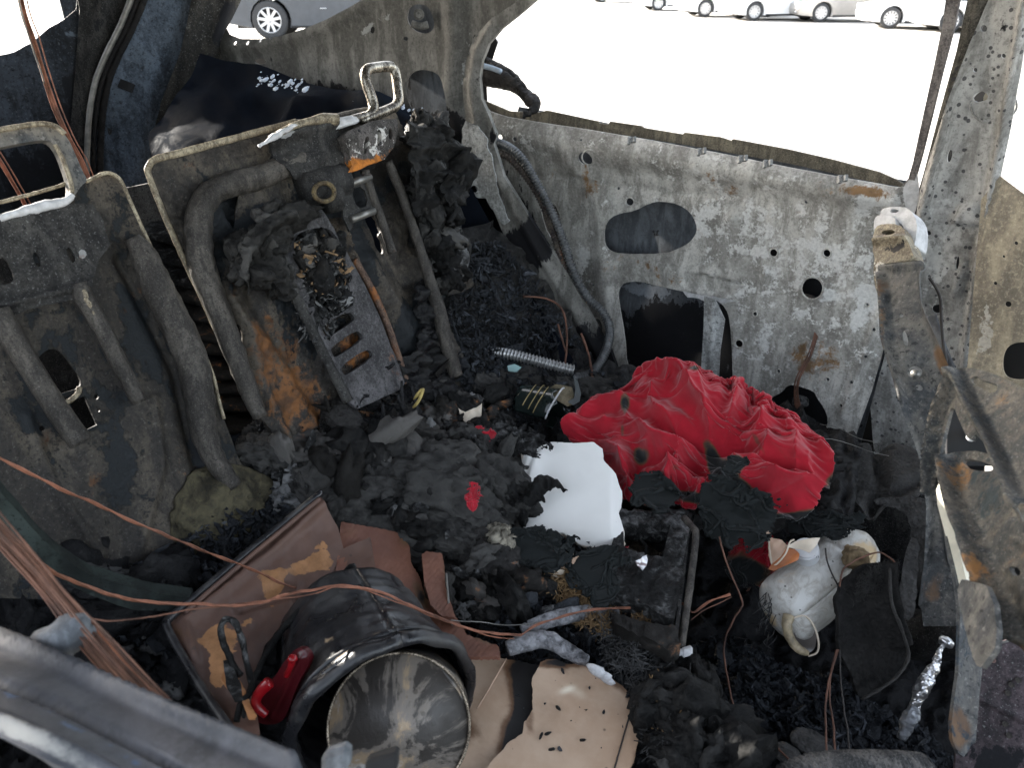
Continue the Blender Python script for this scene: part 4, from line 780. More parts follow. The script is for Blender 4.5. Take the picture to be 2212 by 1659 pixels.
sheet('back_panel', l_out, SB, M['seatmetal'], ls, l_holes, h=lh, step=8, thick=.004,
      attrs={'soot': lambda P: .10+blobs(P, [(150, 800, 180, 160, 0, .35), (100, 520, 180, 60, -15, .45), (330, 760, 30, 160, -25, .6), (250, 1000, 60, 200, 0, .3), (450, 980, 30, 60, -20, .9), (300, 1280, 250, 60, 0, .8)]), 'rust': lambda P: blobs(P, [(290, 640, 16, 90, 25, .6), (400, 1000, 40, 110, 0, .5), (200, 1100, 26, 120, 0, .4), (120, 900, 20, 120, 20, .4), (60, 980, 90, 70, 30, .25), (420, 1090, 40, 60, 0, .4), (150, 1120, 100, 40, 0, .2), (60, 740, 40, 40, 0, .2), (300, 1130, 60, 60, 0, .25)]), 'ash': lambda P: blobs(P, [(212, 455, 10, 24, -20, .55), (430, 930, 10, 24, 0, .3)])})
tube('edge_lip', spts([(186, 392), (222, 375), (244, 376), (262, 392), (284, 440), (330, 540), (400, 680), (455, 795), (474, 868), (484, 905)], .006), .0022, M['rimmetal'], ls, rough=.0006, rs=200)  # pale lip colour carries the sun rim here as well
tube('frame_tube', spts([(286, 512), (312, 556), (350, 640), (392, 724), (418, 790), (430, 860), (438, 920), (462, 990), (505, 1050)], .014), [.009, .016, .019, .020, .020, .019, .017, .014, .011], M['seattube'], ls, rough=.003, rs=120, seg=28)
hr = sheet('head_restraint_plate', [(-60, 292), (0, 281), (60, 271), (96, 268), (125, 276), (146, 296), (162, 330), (178, 368), (190, 390), (176, 400), (160, 424), (148, 432), (152, 400), (140, 360), (126, 325), (112, 306), (96, 301), (60, 306), (0, 318), (-60, 328)], SB, M['frontmetal'], ls, off=.014, step=6, thick=.014, rnd=1, attrs={'soot': lambda P: .2+0*P[:, 0]})
tube('loop_bright_edge', spts([(-40, 287), (0, 280), (60, 270), (96, 267), (122, 274), (140, 290)], .024), .003, M['rimmetal'], ls, rough=.0005)  # pale strip painted for the sunlight along the loop edge
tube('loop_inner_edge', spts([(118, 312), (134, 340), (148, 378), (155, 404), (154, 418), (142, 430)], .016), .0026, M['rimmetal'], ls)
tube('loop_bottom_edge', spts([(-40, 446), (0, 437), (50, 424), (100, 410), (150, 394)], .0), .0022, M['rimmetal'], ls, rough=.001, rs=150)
tube('loop_bottom_edge', spts([(0, 472), (50, 456), (100, 444), (140, 436), (156, 420)], .020), [.003, .005, .006, .005, .003], M['ash_and_sunlit'], ls, rough=.002, rs=150)  # white strip paints the sun on the ledge below the loop
sheet('torn_cover', [(-60, 470), (0, 466), (60, 452), (130, 440), (200, 440), (225, 480), (235, 530), (215, 560), (200, 600), (190, 640), (90, 660), (0, 690), (-60, 700)], SB, M['blackmetal'], ls, [ell(80, 560, 7, 17, -20), smooth_closed([(142, 540), (152, 530), (166, 560), (156, 570)], 1), smooth_closed([(-20, 560), (14, 555), (32, 600), (20, 616), (-20, 610)], 1)], off=.02, step=7, thick=.003, jag=4,
      h=hsum(lambda P: .006*fbm(P, .03, 4, 4), ridge([(-20, 665), (190, 615)], 8, .008)), attrs={'ash': lambda P: blobs(P, [(30, 460, 60, 8, -12, 1.5), (178, 548, 8, 12, 0, 1.5), (140, 470, 60, 20, 0, .2)]), 'rust': lambda P: blobs(P, [(178, 552, 14, 14, 0, .6), (120, 560, 20, 20, 0, .3)]), 'soot': lambda P: -.05+0*P[:, 0]})  # long ash blob at the top continues the painted sunlit ledge
tube('guide_tube', spts([(168, 612), (185, 650), (220, 710), (255, 780), (302, 868)], .022), [.010, .011, .010, .010, .009], M['seattube'], ls, rough=.0015)
tube('guide_tube', spts([(-6, 668), (20, 720), (70, 800), (120, 880), (175, 955)], .03), [.012, .013, .012, .012, .013], M['seattube'], ls, rough=.001)
tube('tube_highlight', spts([(172, 612), (188, 648), (206, 684)], .030), [.002, .0035, .001], M['rimmetal'], ls, rough=.0025, rs=200)  # bright strip stands in for the highlight on the guide tube
tube('latch_wire', spts([(132, 872), (150, 866), (168, 850), (172, 836)], .012), .003, M['rimmetal'], ls)
ol = lump('foam_remnant', S(495, 1120, .0), (.075, .062, .020), M['foam'], ls, ax=[nrm(S(570, 1140)-S(420, 1060)), np.cross(SN, nrm(S(570, 1140)-S(420, 1060))), SN], n=5, amp=.16, sc=3, seed=8)
# folded dark cargo curtain glimpsed between the seats
cur = thing('folded_cargo_cover', 'dark brown folded layers glimpsed in the gap between the two rear seats', 'cargo cover', D(440, 650, 1.35))
for k in range(11):
    y = 515+k*38+rg.normal(0, 4)
    tube('cover_fold', [D(330, y-20, 1.36), D(400, y+rg.normal(0, 5), 1.34), D(470, y+10+rg.normal(0, 5), 1.33), D(560, y+14, 1.36)], .012, M['charbrown'] if k > 2 else M['charash'], cur, rough=.008, rs=45, rz=.03, seed=k)
# ------------------------------------------------------------ rear right corner strut panels beside the seat
sheet('wheel_house', [(960, 500), (1060, 480), (1160, 600), (1250, 740), (1330, 850), (1250, 900), (1050, 900), (960, 800), (940, 640)], dsurf([(960, 500, 1.42), (1060, 480, 1.56), (1330, 850, 1.60), (1050, 900, 1.40), (960, 700, 1.40), (1160, 700, 1.56)]), M['char'], car, step=6, jag=5, h=lambda P: .02*fbm(P, .03, 6, 3, True)+.02*fbm(P, .01, 2, 8), attrs={'ash': lambda P: .15+blobs(P, [(1100, 640, 70, 60, 0, .4)])})
for q, r_ in (([(1130, 640, 1.5), (1180, 645, 1.5), (1215, 670, 1.49), (1225, 730, 1.48), (1220, 790, 1.45)], .002), ([(1255, 720, 1.5), (1270, 760, 1.5), (1280, 815, 1.48)], .0025), ([(1205, 700, 1.49), (1222, 760, 1.48)], .002)):
    tag(tube('burnt_wire', [D(*p) for p in q], r_, M['copperdull'], rough=.0015, rs=200), {0: 'thin rust-coloured wire bowed over the black char beside the wheel house'}.get(0) if r_ == .002 and len(q) == 5 else ('stout rusty wire stub pointing down beside the long conduit' if len(q) == 3 else 'short straight rusty wire stub between two longer ones by the wheel house'), 'wire', 'burnt wires by the wheel house')

Xf, Nf = scatter([(1000, 520), (1080, 520), (1180, 640), (1280, 780), (1240, 850), (1000, 860), (960, 680)], dsurf([(840, 300, 1.30), (1000, 300, 1.40), (960, 500, 1.38), (1060, 480, 1.52), (1280, 850, 1.58), (1050, 860, 1.37), (960, 700, 1.36), (1160, 700, 1.52)]), 2600, .004, None, 13)
flakes('crust_flakes', Xf, .0035, M['flake'], Nf, .9, label='black crust flakes clinging to the panel between the seat back and the door', cat='char flakes', seed=14, elong=2.4)
Xf, Nf = scatter([(700, 880), (800, 860), (960, 800), (1000, 900), (900, 1000), (760, 1040), (690, 960)], SB, 900, .012, None, 15)
flakes('rusty_flakes', Xf, .005, M['charbrown'], Nf, .9, label='orange and black crumbs over the rusty foot of the middle seat back', cat='rust flakes', seed=16, elong=2.4)

# glossy melted residue running down over the lower right of the middle seat back
mr = thing('melted_residue', 'glossy black and orange melted residue running down the foot of the middle seat', 'residue', S(880, 900))
M['gloss'] = charm('glossy_residue', (.008, .008, .009), (.045, .042, .038), (.26, .11, .04), .10, sc=24, rough=.5, spec=.25, bump=1.0)
sheet('residue_skin', [(770, 850), (800, 800), (872, 770), (905, 700), (880, 620), (905, 600), (930, 700), (950, 800), (985, 840), (1010, 880), (1000, 940), (950, 990), (900, 1010), (860, 970), (820, 1020), (780, 1040), (740, 1000), (740, 960), (750, 900)], SB, M['gloss'], mr, off=.010, step=5, thick=.004, jag=14, h=lambda P: .035*fbm(P, .018, 6, 19, True, .6)+.02*fbm(P, .05, 4, 23), attrs={'rust': lambda P: blobs(P, [(860, 860, 50, 40, 0, .35), (940, 930, 40, 30, 0, .3), (780, 960, 30, 40, 0, .3), (900, 680, 40, 80, 0, -.4)])})
for k in range(8):
    x = rg.uniform(790, 960); y = rg.uniform(800, 930); L_ = rg.uniform(30, 110)
    tube('drip', spts([(x, y), (x+8+rg.normal(0, 5), y+L_*.5), (x+16+rg.normal(0, 8), y+L_)], .045), [.002, .004, .005, .002], M['gloss'], mr, rough=.003, rs=120, seed=k)
sheet('orange_foam_skin', [(720, 900), (770, 885), (820, 900), (850, 940), (840, 1000), (800, 1050), (740, 1050), (700, 1000)], SB, burnt('orange_foam', base=(.17, .085, .04), base2=(.07, .04, .022), rust=(.22, .10, .04), ab=-.8, sb=.18, rb=.2, sc=18, bump=.8), mr, off=.01, step=6, thick=.004, jag=8, h=lambda P: .012*fbm(P, .03, 4, 9, True))
# ------------------------------------------------------------ roof, floor and near side of the cabin, with added sun blockers
def flat(name, corners, mat, parent, th=.004):
    c = A(corners, float); n = nrm(np.cross(c[1]-c[0], c[2]-c[0])); k = len(c)
    V = np.vstack([c, c-n*th]); Fc = [tuple(range(k)), tuple(range(2*k-1, k-1, -1))]+[((i+1) % k, i, i+k, (i+1) % k+k) for i in range(k)]
    return mk(name, V, Fc, mat, parent, smooth=False)
RZ = 1.86
flat('roof_panel', [(-2.45, -.12, RZ), (1.0, -.10, RZ), (1.0, 1.30, RZ), (-2.45, 1.40, RZ)][::-1], M['olive'], car)
flat('tailgate_panel', [(-2.44, -.1, .15), (-2.44, 1.4, .15), (-2.44, 1.4, 1.22), (-2.44, -.1, 1.25)], M['navy'], car)
flat('cargo_sun_blocker', [(-1.32, -.1, .7), (-1.32, 1.42, .7), (-1.32, 1.42, 1.17), (-1.32, -.1, 1.17)], M['blackmetal'], car)  # unseen wall added to stop low sun reaching the footwell and cloth
flat('near_quarter_wall', [(-2.45, -.12, .4), (-1.1, -.10, .4), (-1.1, -.10, RZ), (-2.45, -.12, RZ)], M['navy'], car)
flat('hatch_sun_blocker', [(-2.41, 1.13, .7), (-2.41, 1.45, .7), (-2.41, 1.45, 1.50), (-2.41, 1.13, 1.50)], M['navy'], car)  # panel added behind the pillar to keep sun off the wheel arch
flat('hatch_sun_blocker', [(-2.42, -.12, 1.1), (-2.42, .29, 1.1), (-2.42, .29, RZ), (-2.42, -.12, RZ)], M['navy'], car)  # unseen panel added to keep the near sill out of the sun
flat('hatch_sun_blocker', [(-2.42, .955, 1.50), (-2.42, 1.45, 1.50), (-2.42, 1.45, RZ), (-2.42, .955, RZ)], M['navy'], car)  # unseen panel added to cut the sun from the arch and red cloth
flat('floor_pan', [(-2.3, -.1, .22), (1.2, -.1, .22), (1.2, 1.5, .22), (-2.3, 1.5, .22)], M['blackmetal'], car)
flat('near_side_panel', [(-2.3, -.08, .1), (1.2, -.08, .1), (1.2, -.04, .98), (-2.3, -.04, 1.1)], M['blackmetal'], car)
flat('near_pillar', [(.30, -.08, .9), (.46, -.08, .9), (.42, -.06, RZ), (.30, -.06, RZ)], M['blackmetal'], car)
flat('bulkhead', [(1.2, -.1, .1), (1.2, 1.5, .1), (1.2, 1.5, 1.1), (1.2, -.1, 1.1)], M['blackmetal'], car)
flat('rear_floor', [(-2.3, 0, .75), (-1.05, 0, .75), (-1.05, 1.5, .75), (-2.3, 1.5, .75)], M['navy'], car)
flat('rocker_wall', [(-.9, 1.42, .1), (1.0, 1.42, .1), (1.0, 1.42, .62), (-.9, 1.42, .62)][::-1], M['blackmetal'], car)
# charred seat-base terrain
TER = dsurf([(560, 1000, 1.10), (760, 950, 1.17), (900, 900, 1.27), (1050, 850, 1.39), (1250, 850, 1.47), (1400, 850, 1.50), (1600, 880, 1.46), (1800, 960, 1.34),
             (400, 1250, .95), (600, 1200, 1.02), (800, 1150, 1.07), (1000, 1050, 1.15), (1200, 1150, 1.12), (1450, 1150, 1.10), (150, 1300, .90), (400, 1500, .88), (800, 1500, .93),
             (1000, 1300, 1.0), (1200, 1350, .97), (1400, 1300, 1.0), (1300, 1600, .86), (1000, 1600, .88), (-50, 1300, .86), (300, 1650, .84), (1560, 1600, .84)], 1e-3)
th = lambda P: .018*fbm(P, .011, 3, 4)+.026*fbm(P, .028, 6, 7, True, .58)
bed = sheet('charred_seat_base', [(-60, 1215), (200, 1230), (420, 1200), (560, 1060), (700, 960), (850, 880), (980, 740), (1150, 740), (1330, 800), (1700, 880), (1860, 960), (1840, 1120), (1500, 1120), (1490, 1150), (1340, 1150), (1340, 1210), (1300, 1290), (1380, 1345), (1450, 1400), (1470, 1440), (1560, 1500), (1640, 1720), (-60, 1720)],
            TER, M['charfloor'], None, step=7, thick=.03, jag=6, h=th, attrs={'cav': lambda P: fbm(P, .028, 5, 7, True), 'rust': lambda P: blobs(P, [(300, 1280, 160, 70, 0, .35), (250, 1400, 150, 90, 0, .2), (1180, 1280, 70, 40, 0, .4), (900, 900, 120, 50, 0, .5), (1430, 1540, 50, 60, 0, .3)])})
tag(bed, 'black burnt rear seat base covered in crumbled char and ash', 'seat base')
fl = sheet('footwell_floor', [(1430, 1080), (1700, 1020), (2240, 1150), (2240, 1720), (1400, 1720)], hz(.46), M['charfloor'], None, step=10, thick=.02, h=lambda P: .03*fbm(P, .01, 3, 14)+.02*fbm(P, .04, 5, 17, True), attrs={'rust': lambda P: blobs(P, [(1480, 1500, 50, 80, 0, .4)])})
tag(fl, 'dark footwell floor under the front seat, thick with charcoal crumbs', 'floor')
# seat base frame with the square hole, and its rod
sf = thing('seat_base_frame', 'gritty grey metal seat frame with a square black hole right of the white panel', 'seat frame', D(1420, 1250, 1.02))
SFP = hz(.815)
sheet('frame_plate', [(1340, 1100), (1488, 1106), (1490, 1140), (1476, 1210), (1466, 1290), (1456, 1342), (1440, 1340), (1400, 1310), (1340, 1290), (1290, 1270), (1320, 1185)], SFP, M['charash'], sf, [A([(1346, 1131), (1448, 1137), (1431, 1205), (1348, 1189)])], step=6, thick=.03, h=lambda P: .006*fbm(P, .05, 5, 3, True), attrs={'soot': lambda P: 0*P[:, 0], 'ash': lambda P: .05+0*P[:, 0]})
sheet('frame_plate', [(1318, 1326), (1360, 1338), (1462, 1356), (1470, 1400), (1452, 1410), (1400, 1385), (1330, 1352)], SFP, M['charbrown'], sf, step=6, thick=.02, h=lambda P: .006*fbm(P, .05, 5, 5, True))
sheet('side_wall', [(1488, 1106), (1494, 1110), (1478, 1260), (1460, 1410), (1452, 1408), (1466, 1290), (1476, 1210)], SFP, M['blackmetal'], sf, off=-.004, step=8, thick=.10)
tube('frame_rod', [D(1478, 1120, 1.06), D(1496, 1140, 1.03), D(1503, 1160, 1.01), D(1490, 1270, .96), D(1480, 1340, .93), D(1471, 1404, .90)], .0048, M['seattube'], sf, rough=.0008)
for (x, y, s_) in ((1484, 1408, .006), (1470, 1410, .004)):
    mk('fallen_nut', *boxV(D(x, y, .89), (RT+UP*.3, UP, FW), (s_, s_*.8, s_*.8), .3), M['ash_and_sunlit'], sf, smooth=False)
tube('inner_spring', [D(1383, 1155, 1.07), D(1388, 1170, 1.07), D(1396, 1180, 1.06), D(1394, 1200, 1.05)], .002, M['charash'], sf)

# ------------------------------------------------------------ cloth simulation (numpy, position based)
def cloth_sim(X, W, rest_x, rest_y, floor, target=None, steps=160, iters=7, g=.00045, seed=0, bend=.25, fr=.3, inflate=0.0):
    """X: (ny,nx,3) start positions in local (a,b,h); rest lengths; floor(a,b)->h"""
    ny, nx, _ = X.shape; V = np.zeros_like(X)
    def solve(a, b, rest, k):
        d = b-a; L = np.linalg.norm(d, axis=2)+1e-9; c = (d*((L-rest)/L*.5*k)[..., None]); a += c; b -= c
    dg = math.hypot(rest_x, rest_y)
    for it in range(steps):
        Xp = X.copy(); V *= .97; V[..., 2] -= g; X = X+V
        for _ in range(iters):
            for o in (0, 1):
                n = (nx-1-o)//2
                if n > 0: solve(X[:, o:o+2*n:2], X[:, o+1:o+1+2*n:2], rest_x, 1.0)
                n = (ny-1-o)//2
                if n > 0: solve(X[o:o+2*n:2], X[o+1:o+1+2*n:2], rest_y, 1.0)
            for o in (0, 1):
                n = (nx-1-o)//2; a = X[:-1, o:o+2*n:2]; b_ = X[1:, o+1:o+1+2*n:2]; solve(a, b_, dg, .25)
                a = X[1:, o:o+2*n:2]; b_ = X[:-1, o+1:o+1+2*n:2]; solve(a, b_, dg, .25)
            if bend:
                for st in (2,):
                    for o in range(4):
                        a = X[:, o:nx-st:4]; b_ = X[:, o+st:nx:4]; m = min(a.shape[1], b_.shape[1]); solve(a[:, :m], b_[:, :m], rest_x*st, bend)
                        a = X[o:ny-st:4]; b_ = X[o+st:ny:4]; m = min(a.shape[0], b_.shape[0]); solve(a[:m], b_[:m], rest_y*st, bend)
            if target is not None:
                idx, tg, k = target; X[idx] += (tg-X[idx])*k
            f = floor(X[..., 0], X[..., 1]); hit = X[..., 2] < f
            X[..., 2] = np.where(hit, f, X[..., 2])
            X[..., :2] = np.where(hit[..., None], X[..., :2]*(1-fr)+Xp[..., :2]*fr, X[..., :2])
        V = X-Xp; sp_ = np.linalg.norm(V, axis=2); V *= np.minimum(1, .01/(sp_+1e-9))[..., None]
    return X
def subdiv(X):
    """smooth upsample x2 of a grid"""
    for ax in (0, 1):
        Xs = np.moveaxis(X, ax, 0); n = len(Xs); out = np.empty((2*n-1,)+Xs.shape[1:]); out[::2] = Xs
        P = np.concatenate([Xs[:1]*2-Xs[1:2], Xs, Xs[-1:]*2-Xs[-2:-1]])
        out[1::2] = (-P[:-3]+9*P[1:-2]+9*P[2:-1]-P[3:])/16; X = np.moveaxis(out, 0, ax)
    return X
def px_of(X):
    d = A(X)-CAM; z = d@FW; return np.c_[1106+F_PX*(d@RT)/z, 829.5-F_PX*(d@UP)/z]
def gridmesh(name, X, mat, parent=None, attrs=None, mask=None, thick=.0012):
    ny, nx, _ = X.shape; P = X.reshape(-1, 3)
    gy = np.gradient(X, axis=0); gx = np.gradient(X, axis=1); n = np.cross(gx, gy); n /= np.linalg.norm(n, axis=2)[..., None]+1e-9; n = n.reshape(-1, 3)
    ok = np.ones((ny-1, nx-1), bool) if mask is None else mask
    i = np.arange(ny*nx).reshape(ny, nx); Q = np.stack([i[:-1, :-1], i[:-1, 1:], i[1:, 1:], i[1:, :-1]], -1)[ok]
    cnt = set()
    for q in Q:
        for k in range(4): cnt.add((q[k], q[(k+1) % 4]))
    N = len(P); Fc = [tuple(q) for q in Q]+[tuple(q[::-1]+N) for q in Q]
    Fc += [(b_, a_, a_+N, b_+N) for a_, b_ in cnt if (b_, a_) not in cnt]
    V = np.vstack([P+n*thick/2, P-n*thick/2]); at = {k: np.tile(f(P), 2) for k, f in (attrs or {}).items()}
    used = np.unique(A([v for f in Fc for v in f])) ; mp = -np.ones(2*N, int); mp[used] = np.arange(len(used))
    return mk(name, V[used], [tuple(mp[list(f)]) for f in Fc], mat, parent, {k: v[used] for k, v in at.items()})
def local_frame(o, a, b):
    a = nrm(a); n = nrm(np.cross(a, b)); b = np.cross(n, a); return A(o, float), a, b, n
def cloth_piece(name, outline, surf, mat, n=90, full=1.5, mound=None, seed=0, burn=None, parent=None, amp=.03, steps=150, edge_k=.12, holes=(), jag=0, bend=.15, g=.00045, pinch=None, crease=0.0, erode=0.0, sub=1, off=.0, warp=.0, gath=None):
    """a crumpled cloth whose border follows the outline lying on surf; more cloth than room, so it buckles into folds"""
    out = resample(smooth_closed(outline, 2), 6, jag=jag, seed=seed)
    W, nn = surf(out, off); o = W.mean(0); N = nrm(nn.mean(0)); a = nrm(np.cross((0, 1, 0), N)) if abs(N[1]) < .9 else nrm(np.cross((0, 0, 1), N)); b_ = np.cross(N, a)
    L = np.c_[(W-o)@a, (W-o)@b_]; c = L.mean(0)
    ang = np.arctan2(L[:, 1]-c[1], L[:, 0]-c[0]); rad = np.hypot(L[:, 0]-c[0], L[:, 1]-c[1]); od = np.argsort(ang); ang = ang[od]; rad = rad[od]
    u = np.linspace(-1, 1, n); U, Vv = np.meshgrid(u, u)
    # square -> disc
    x = U*np.sqrt(1-Vv*Vv/2); y = Vv*np.sqrt(1-U*U/2); r = np.hypot(x, y); t = np.arctan2(y, x)
    R_ = np.interp(t, ang, rad, period=2*math.pi)
    size = math.sqrt(.5*abs(np.sum(L[:, 0]*np.roll(L[:, 1], -1)-np.roll(L[:, 0], -1)*L[:, 1])))
    X = np.zeros((n, n, 3)); X[..., 0] = c[0]+R_*r*np.cos(t); X[..., 1] = c[1]+R_*r*np.sin(t)
    q = np.c_[X[..., 0].ravel(), X[..., 1].ravel()]/size
    X[..., 0] += (fbm(q, 2.2, 3, seed+3)*warp*size).reshape(n, n)*(1-r**4); X[..., 1] += (fbm(q, 2.2, 3, seed+13)*warp*size).reshape(n, n)*(1-r**4)
    nz_ = fbm(q, 3.0, 3, seed, True).reshape(n, n)+.5*fbm(q, 7, 2, seed+6).reshape(n, n)
    if mound is not None:
        gl = np.linspace(-1.15, 1.15, 220); ex = np.abs(L-c).max(0); ga, gb = np.meshgrid(c[0]+gl*ex[0], c[1]+gl*ex[1]); G3 = o+ga.reshape(-1, 1)*a+gb.reshape(-1, 1)*b_
        Hm = mound(px_of(G3)).reshape(220, 220)
        def mfun(a1, b1):
            i = np.clip(((b1-c[1])/ex[1]+1.15)/2.3*219, 0, 217.99); j = np.clip(((a1-c[0])/ex[0]+1.15)/2.3*219, 0, 217.99); i0 = i.astype(int); j0 = j.astype(int); fi = i-i0; fj = j-j0
            return Hm[i0, j0]*(1-fi)*(1-fj)+Hm[i0+1, j0]*fi*(1-fj)+Hm[i0, j0+1]*(1-fi)*fj+Hm[i0+1, j0+1]*fi*fj
    else: mfun = lambda a1, b1: 0*a1
    X[..., 2] = mfun(X[..., 0], X[..., 1])+amp*(nz_+.6)
    rest = size*full/n*1.12
    bm_ = np.zeros((n, n), bool); bm_[0] = bm_[-1] = True; bm_[:, 0] = bm_[:, -1] = True
    tg = X[bm_].copy(); tg[:, 2] = mfun(tg[:, 0], tg[:, 1])+.003+.008*np.abs(nz_[bm_])
    X = cloth_sim(X, None, rest, rest, mfun, (bm_, tg, edge_k), steps=steps, seed=seed, bend=bend, g=g)
    if sub: X = subdiv(X)
    Wd = o+X[..., :1]*a+X[..., 1:2]*b_+X[..., 2:]*N
    if crease:
        u2 = np.linspace(-1, 1, Wd.shape[0]); U2, V2 = np.meshgrid(u2, u2); Q = np.c_[U2.ravel(), V2.ravel()]; Q = Q+.10*np.c_[fbm(Q, 2.5, 3, seed+50), fbm(Q, 2.5, 3, seed+60)]
        cz = -np.exp(-np.abs(fbm(Q, 2.0, 2, seed+70))*16)*1.0-np.exp(-np.abs(fbm(Q, 4.2, 2, seed+80))*11)*.55+.2*fbm(Q, 7, 3, seed+90)
        gy_ = np.gradient(Wd, axis=0); gx_ = np.gradient(Wd, axis=1); nn_ = np.cross(gx_, gy_); nn_ /= np.linalg.norm(nn_, axis=2)[..., None]+1e-9
        if (nn_@N).mean() < 0: nn_ = -nn_
        Wd = Wd+nn_*(crease*cz.reshape(Wd.shape[:2]))[..., None]
    m = None
    P = px_of(Wd.reshape(-1, 3))
    if erode:
        ny = Wd.shape[0]; uu = np.linspace(-1, 1, ny-1); UU, VV = np.meshgrid(uu, uu); dd = 1-np.maximum(abs(UU), abs(VV)); q2 = np.c_[UU.ravel(), VV.ravel()]
        nn2 = fbm(q2+seed, 2.2, 6, seed, g=.7).reshape(ny-1, ny-1); m = dd > erode*(.35+1.9*np.clip(nn2+.25, 0, 1)); m &= ~((nn2 < -.52) & (dd < .5))
    at = {'burn': (lambda Q: burn(px_of(Q)))} if burn else None
    return gridmesh(name, Wd, mat, parent, at, m)
# ---- the red cloth heap
RS = plane((-.35, .86, .79), (-.05, -.42, 1))
RL_ = [([(1380, 803), (1470, 850), (1535, 950), (1545, 1000)], 17, .040), ([(1500, 792), (1505, 850), (1545, 950)], 13, .030), ([(1600, 826), (1585, 900), (1562, 980)], 15, .030), ([(1640, 852), (1690, 905), (1722, 980), (1725, 1050)], 18, .042),
       ([(1352, 870), (1362, 930), (1430, 985), (1540, 1000)], 17, .036), ([(1292, 965), (1350, 1005), (1372, 1080)], 13, .030), ([(1700, 905), (1770, 965), (1820, 1030)], 20, .040), ([(1590, 1010), (1670, 1062), (1790, 1085)], 16, .036), ([(1440, 1030), (1520, 1070)], 15, .03),
       ([(1205, 935), (1290, 880), (1345, 880)], 18, .035), ([(1640, 930), (1655, 1000), (1600, 1050)], 11, .026), ([(1545, 1010), (1600, 1080), (1680, 1120)], 15, .036), ([(1440, 820), (1420, 900), (1470, 960)], 10, .018), ([(1760, 1000), (1740, 1060)], 10, .02), ([(1240, 945), (1310, 930)], 9, .014), ([(1480, 1000), (1440, 1060)], 12, .03), ([(1660, 880), (1630, 950)], 10, .02)]
CR_ = [([(1545, 1002), (1470, 960), (1395, 915)], 12, .022), ([(1548, 995), (1490, 920), (1432, 845)], 13, .026), ([(1550, 985), (1528, 900), (1512, 812)], 11, .022), ([(1556, 985), (1574, 900), (1572, 832)], 12, .024), ([(1565, 990), (1612, 930), (1622, 868)], 11, .020), ([(1570, 1000), (1640, 985), (1660, 930)], 10, .020),
       ([(1352, 868), (1372, 940), (1386, 1000), (1384, 1070)], 12, .024), ([(1302, 965), (1262, 930), (1248, 890)], 10, .016), ([(1580, 1030), (1680, 1035), (1810, 1062)], 13, .024), ([(1575, 1050), (1640, 1078), (1720, 1112)], 12, .02), ([(1672, 888), (1712, 960), (1712, 1030)], 13, .026), ([(1735, 945), (1762, 1000), (1800, 1048)], 11, .02),
       ([(1545, 1010), (1470, 1022), (1400, 1000)], 11, .02), ([(1540, 1020), (1500, 1060), (1440, 1085)], 12, .022), ([(1330, 905), (1290, 900)], 8, .01), ([(1480, 860), (1440, 900), (1400, 890)], 8, .012), ([(1600, 860), (1640, 880)], 8, .012), ([(1690, 1040), (1700, 1080), (1680, 1110)], 9, .014), ([(1620, 940), (1600, 980), (1630, 1010)], 9, .014)]
def redmound_px(P):
    q = P+16*np.c_[fbm(P, .014, 3, 31), fbm(P, .014, 3, 37)]+5*np.c_[fbm(P, .05, 2, 33), fbm(P, .05, 2, 39)]
    r = .045*blobs(P, [(1500, 890, 120, 80, 10, 1.0), (1690, 990, 100, 65, 30, .75), (1400, 960, 70, 80, 0, .5), (1560, 1060, 130, 40, 0, .25)])+.012
    for L_, w_, h_ in CR_: r = r-h_*2.1*np.exp(-(dpoly(q, L_)/(w_*.95))**1.0)
    for L_, w_, h_ in RL_: r = r+h_*1.05*np.exp(-(dpoly(q, L_)/(w_*.62))**1.2)
    r = r+.009*fbm(q, .022, 4, 41, True)
    e_ = np.clip(dpoly(P, np.vstack([r_sm, r_sm[:1]]))/45, 0, 1)*inside(r_sm, P)
    return r*(.15+.85*e_**.6)
r_out = [(1196, 942), (1215, 905), (1260, 880), (1310, 858), (1350, 850), (1372, 806), (1440, 792), (1500, 790), (1545, 815), (1600, 822), (1650, 862), (1690, 905), (1760, 950), (1822, 1010), (1826, 1060), (1790, 1110), (1740, 1128), (1650, 1118), (1560, 1085), (1480, 1100), (1400, 1095), (1350, 1085), (1330, 1040), (1305, 1010), (1290, 965), (1240, 960)]
r_sm = smooth_closed(r_out, 2)
rburn = lambda P: blobs(P, [(1385, 985, 24, 26, 0, .9), (1400, 1055, 34, 30, 0, .9), (1460, 1010, 18, 14, 0, .6), (1540, 985, 18, 50, -25, .8), (1570, 1030, 50, 22, 30, .9), (1500, 1075, 60, 16, 10, .9), (1610, 1075, 60, 26, 15, .9), (1590, 1000, 24, 20, 0, 1.0), (1640, 960, 10, 40, -30, .5), (1830, 1060, 50, 60, 0, 1.1), (1800, 1120, 80, 26, 0, 1.1), (1720, 1128, 60, 14, 0, .9), (1400, 1100, 50, 10, 0, .7), (1230, 958, 40, 6, 0, .6), (1700, 990, 10, 60, -40, .35), (1350, 870, 14, 30, 0, .8), (1500, 795, 20, 8, 0, .7), (1680, 1130, 80, 20, 0, .9), (1490, 905, 10, 30, -20, .45), (1345, 930, 8, 24, 0, .6)])
red = cloth_piece('red_cloth', r_out, RS, M['red'], n=150, full=1.42, mound=redmound_px, seed=5, burn=rburn, crease=.0024, erode=.035, amp=.02, steps=110, edge_k=.10, warp=.10, bend=.14, off=.008)
tag(red, 'crumpled bright red cloth with scorched black holes heaped against the rear door', 'cloth')
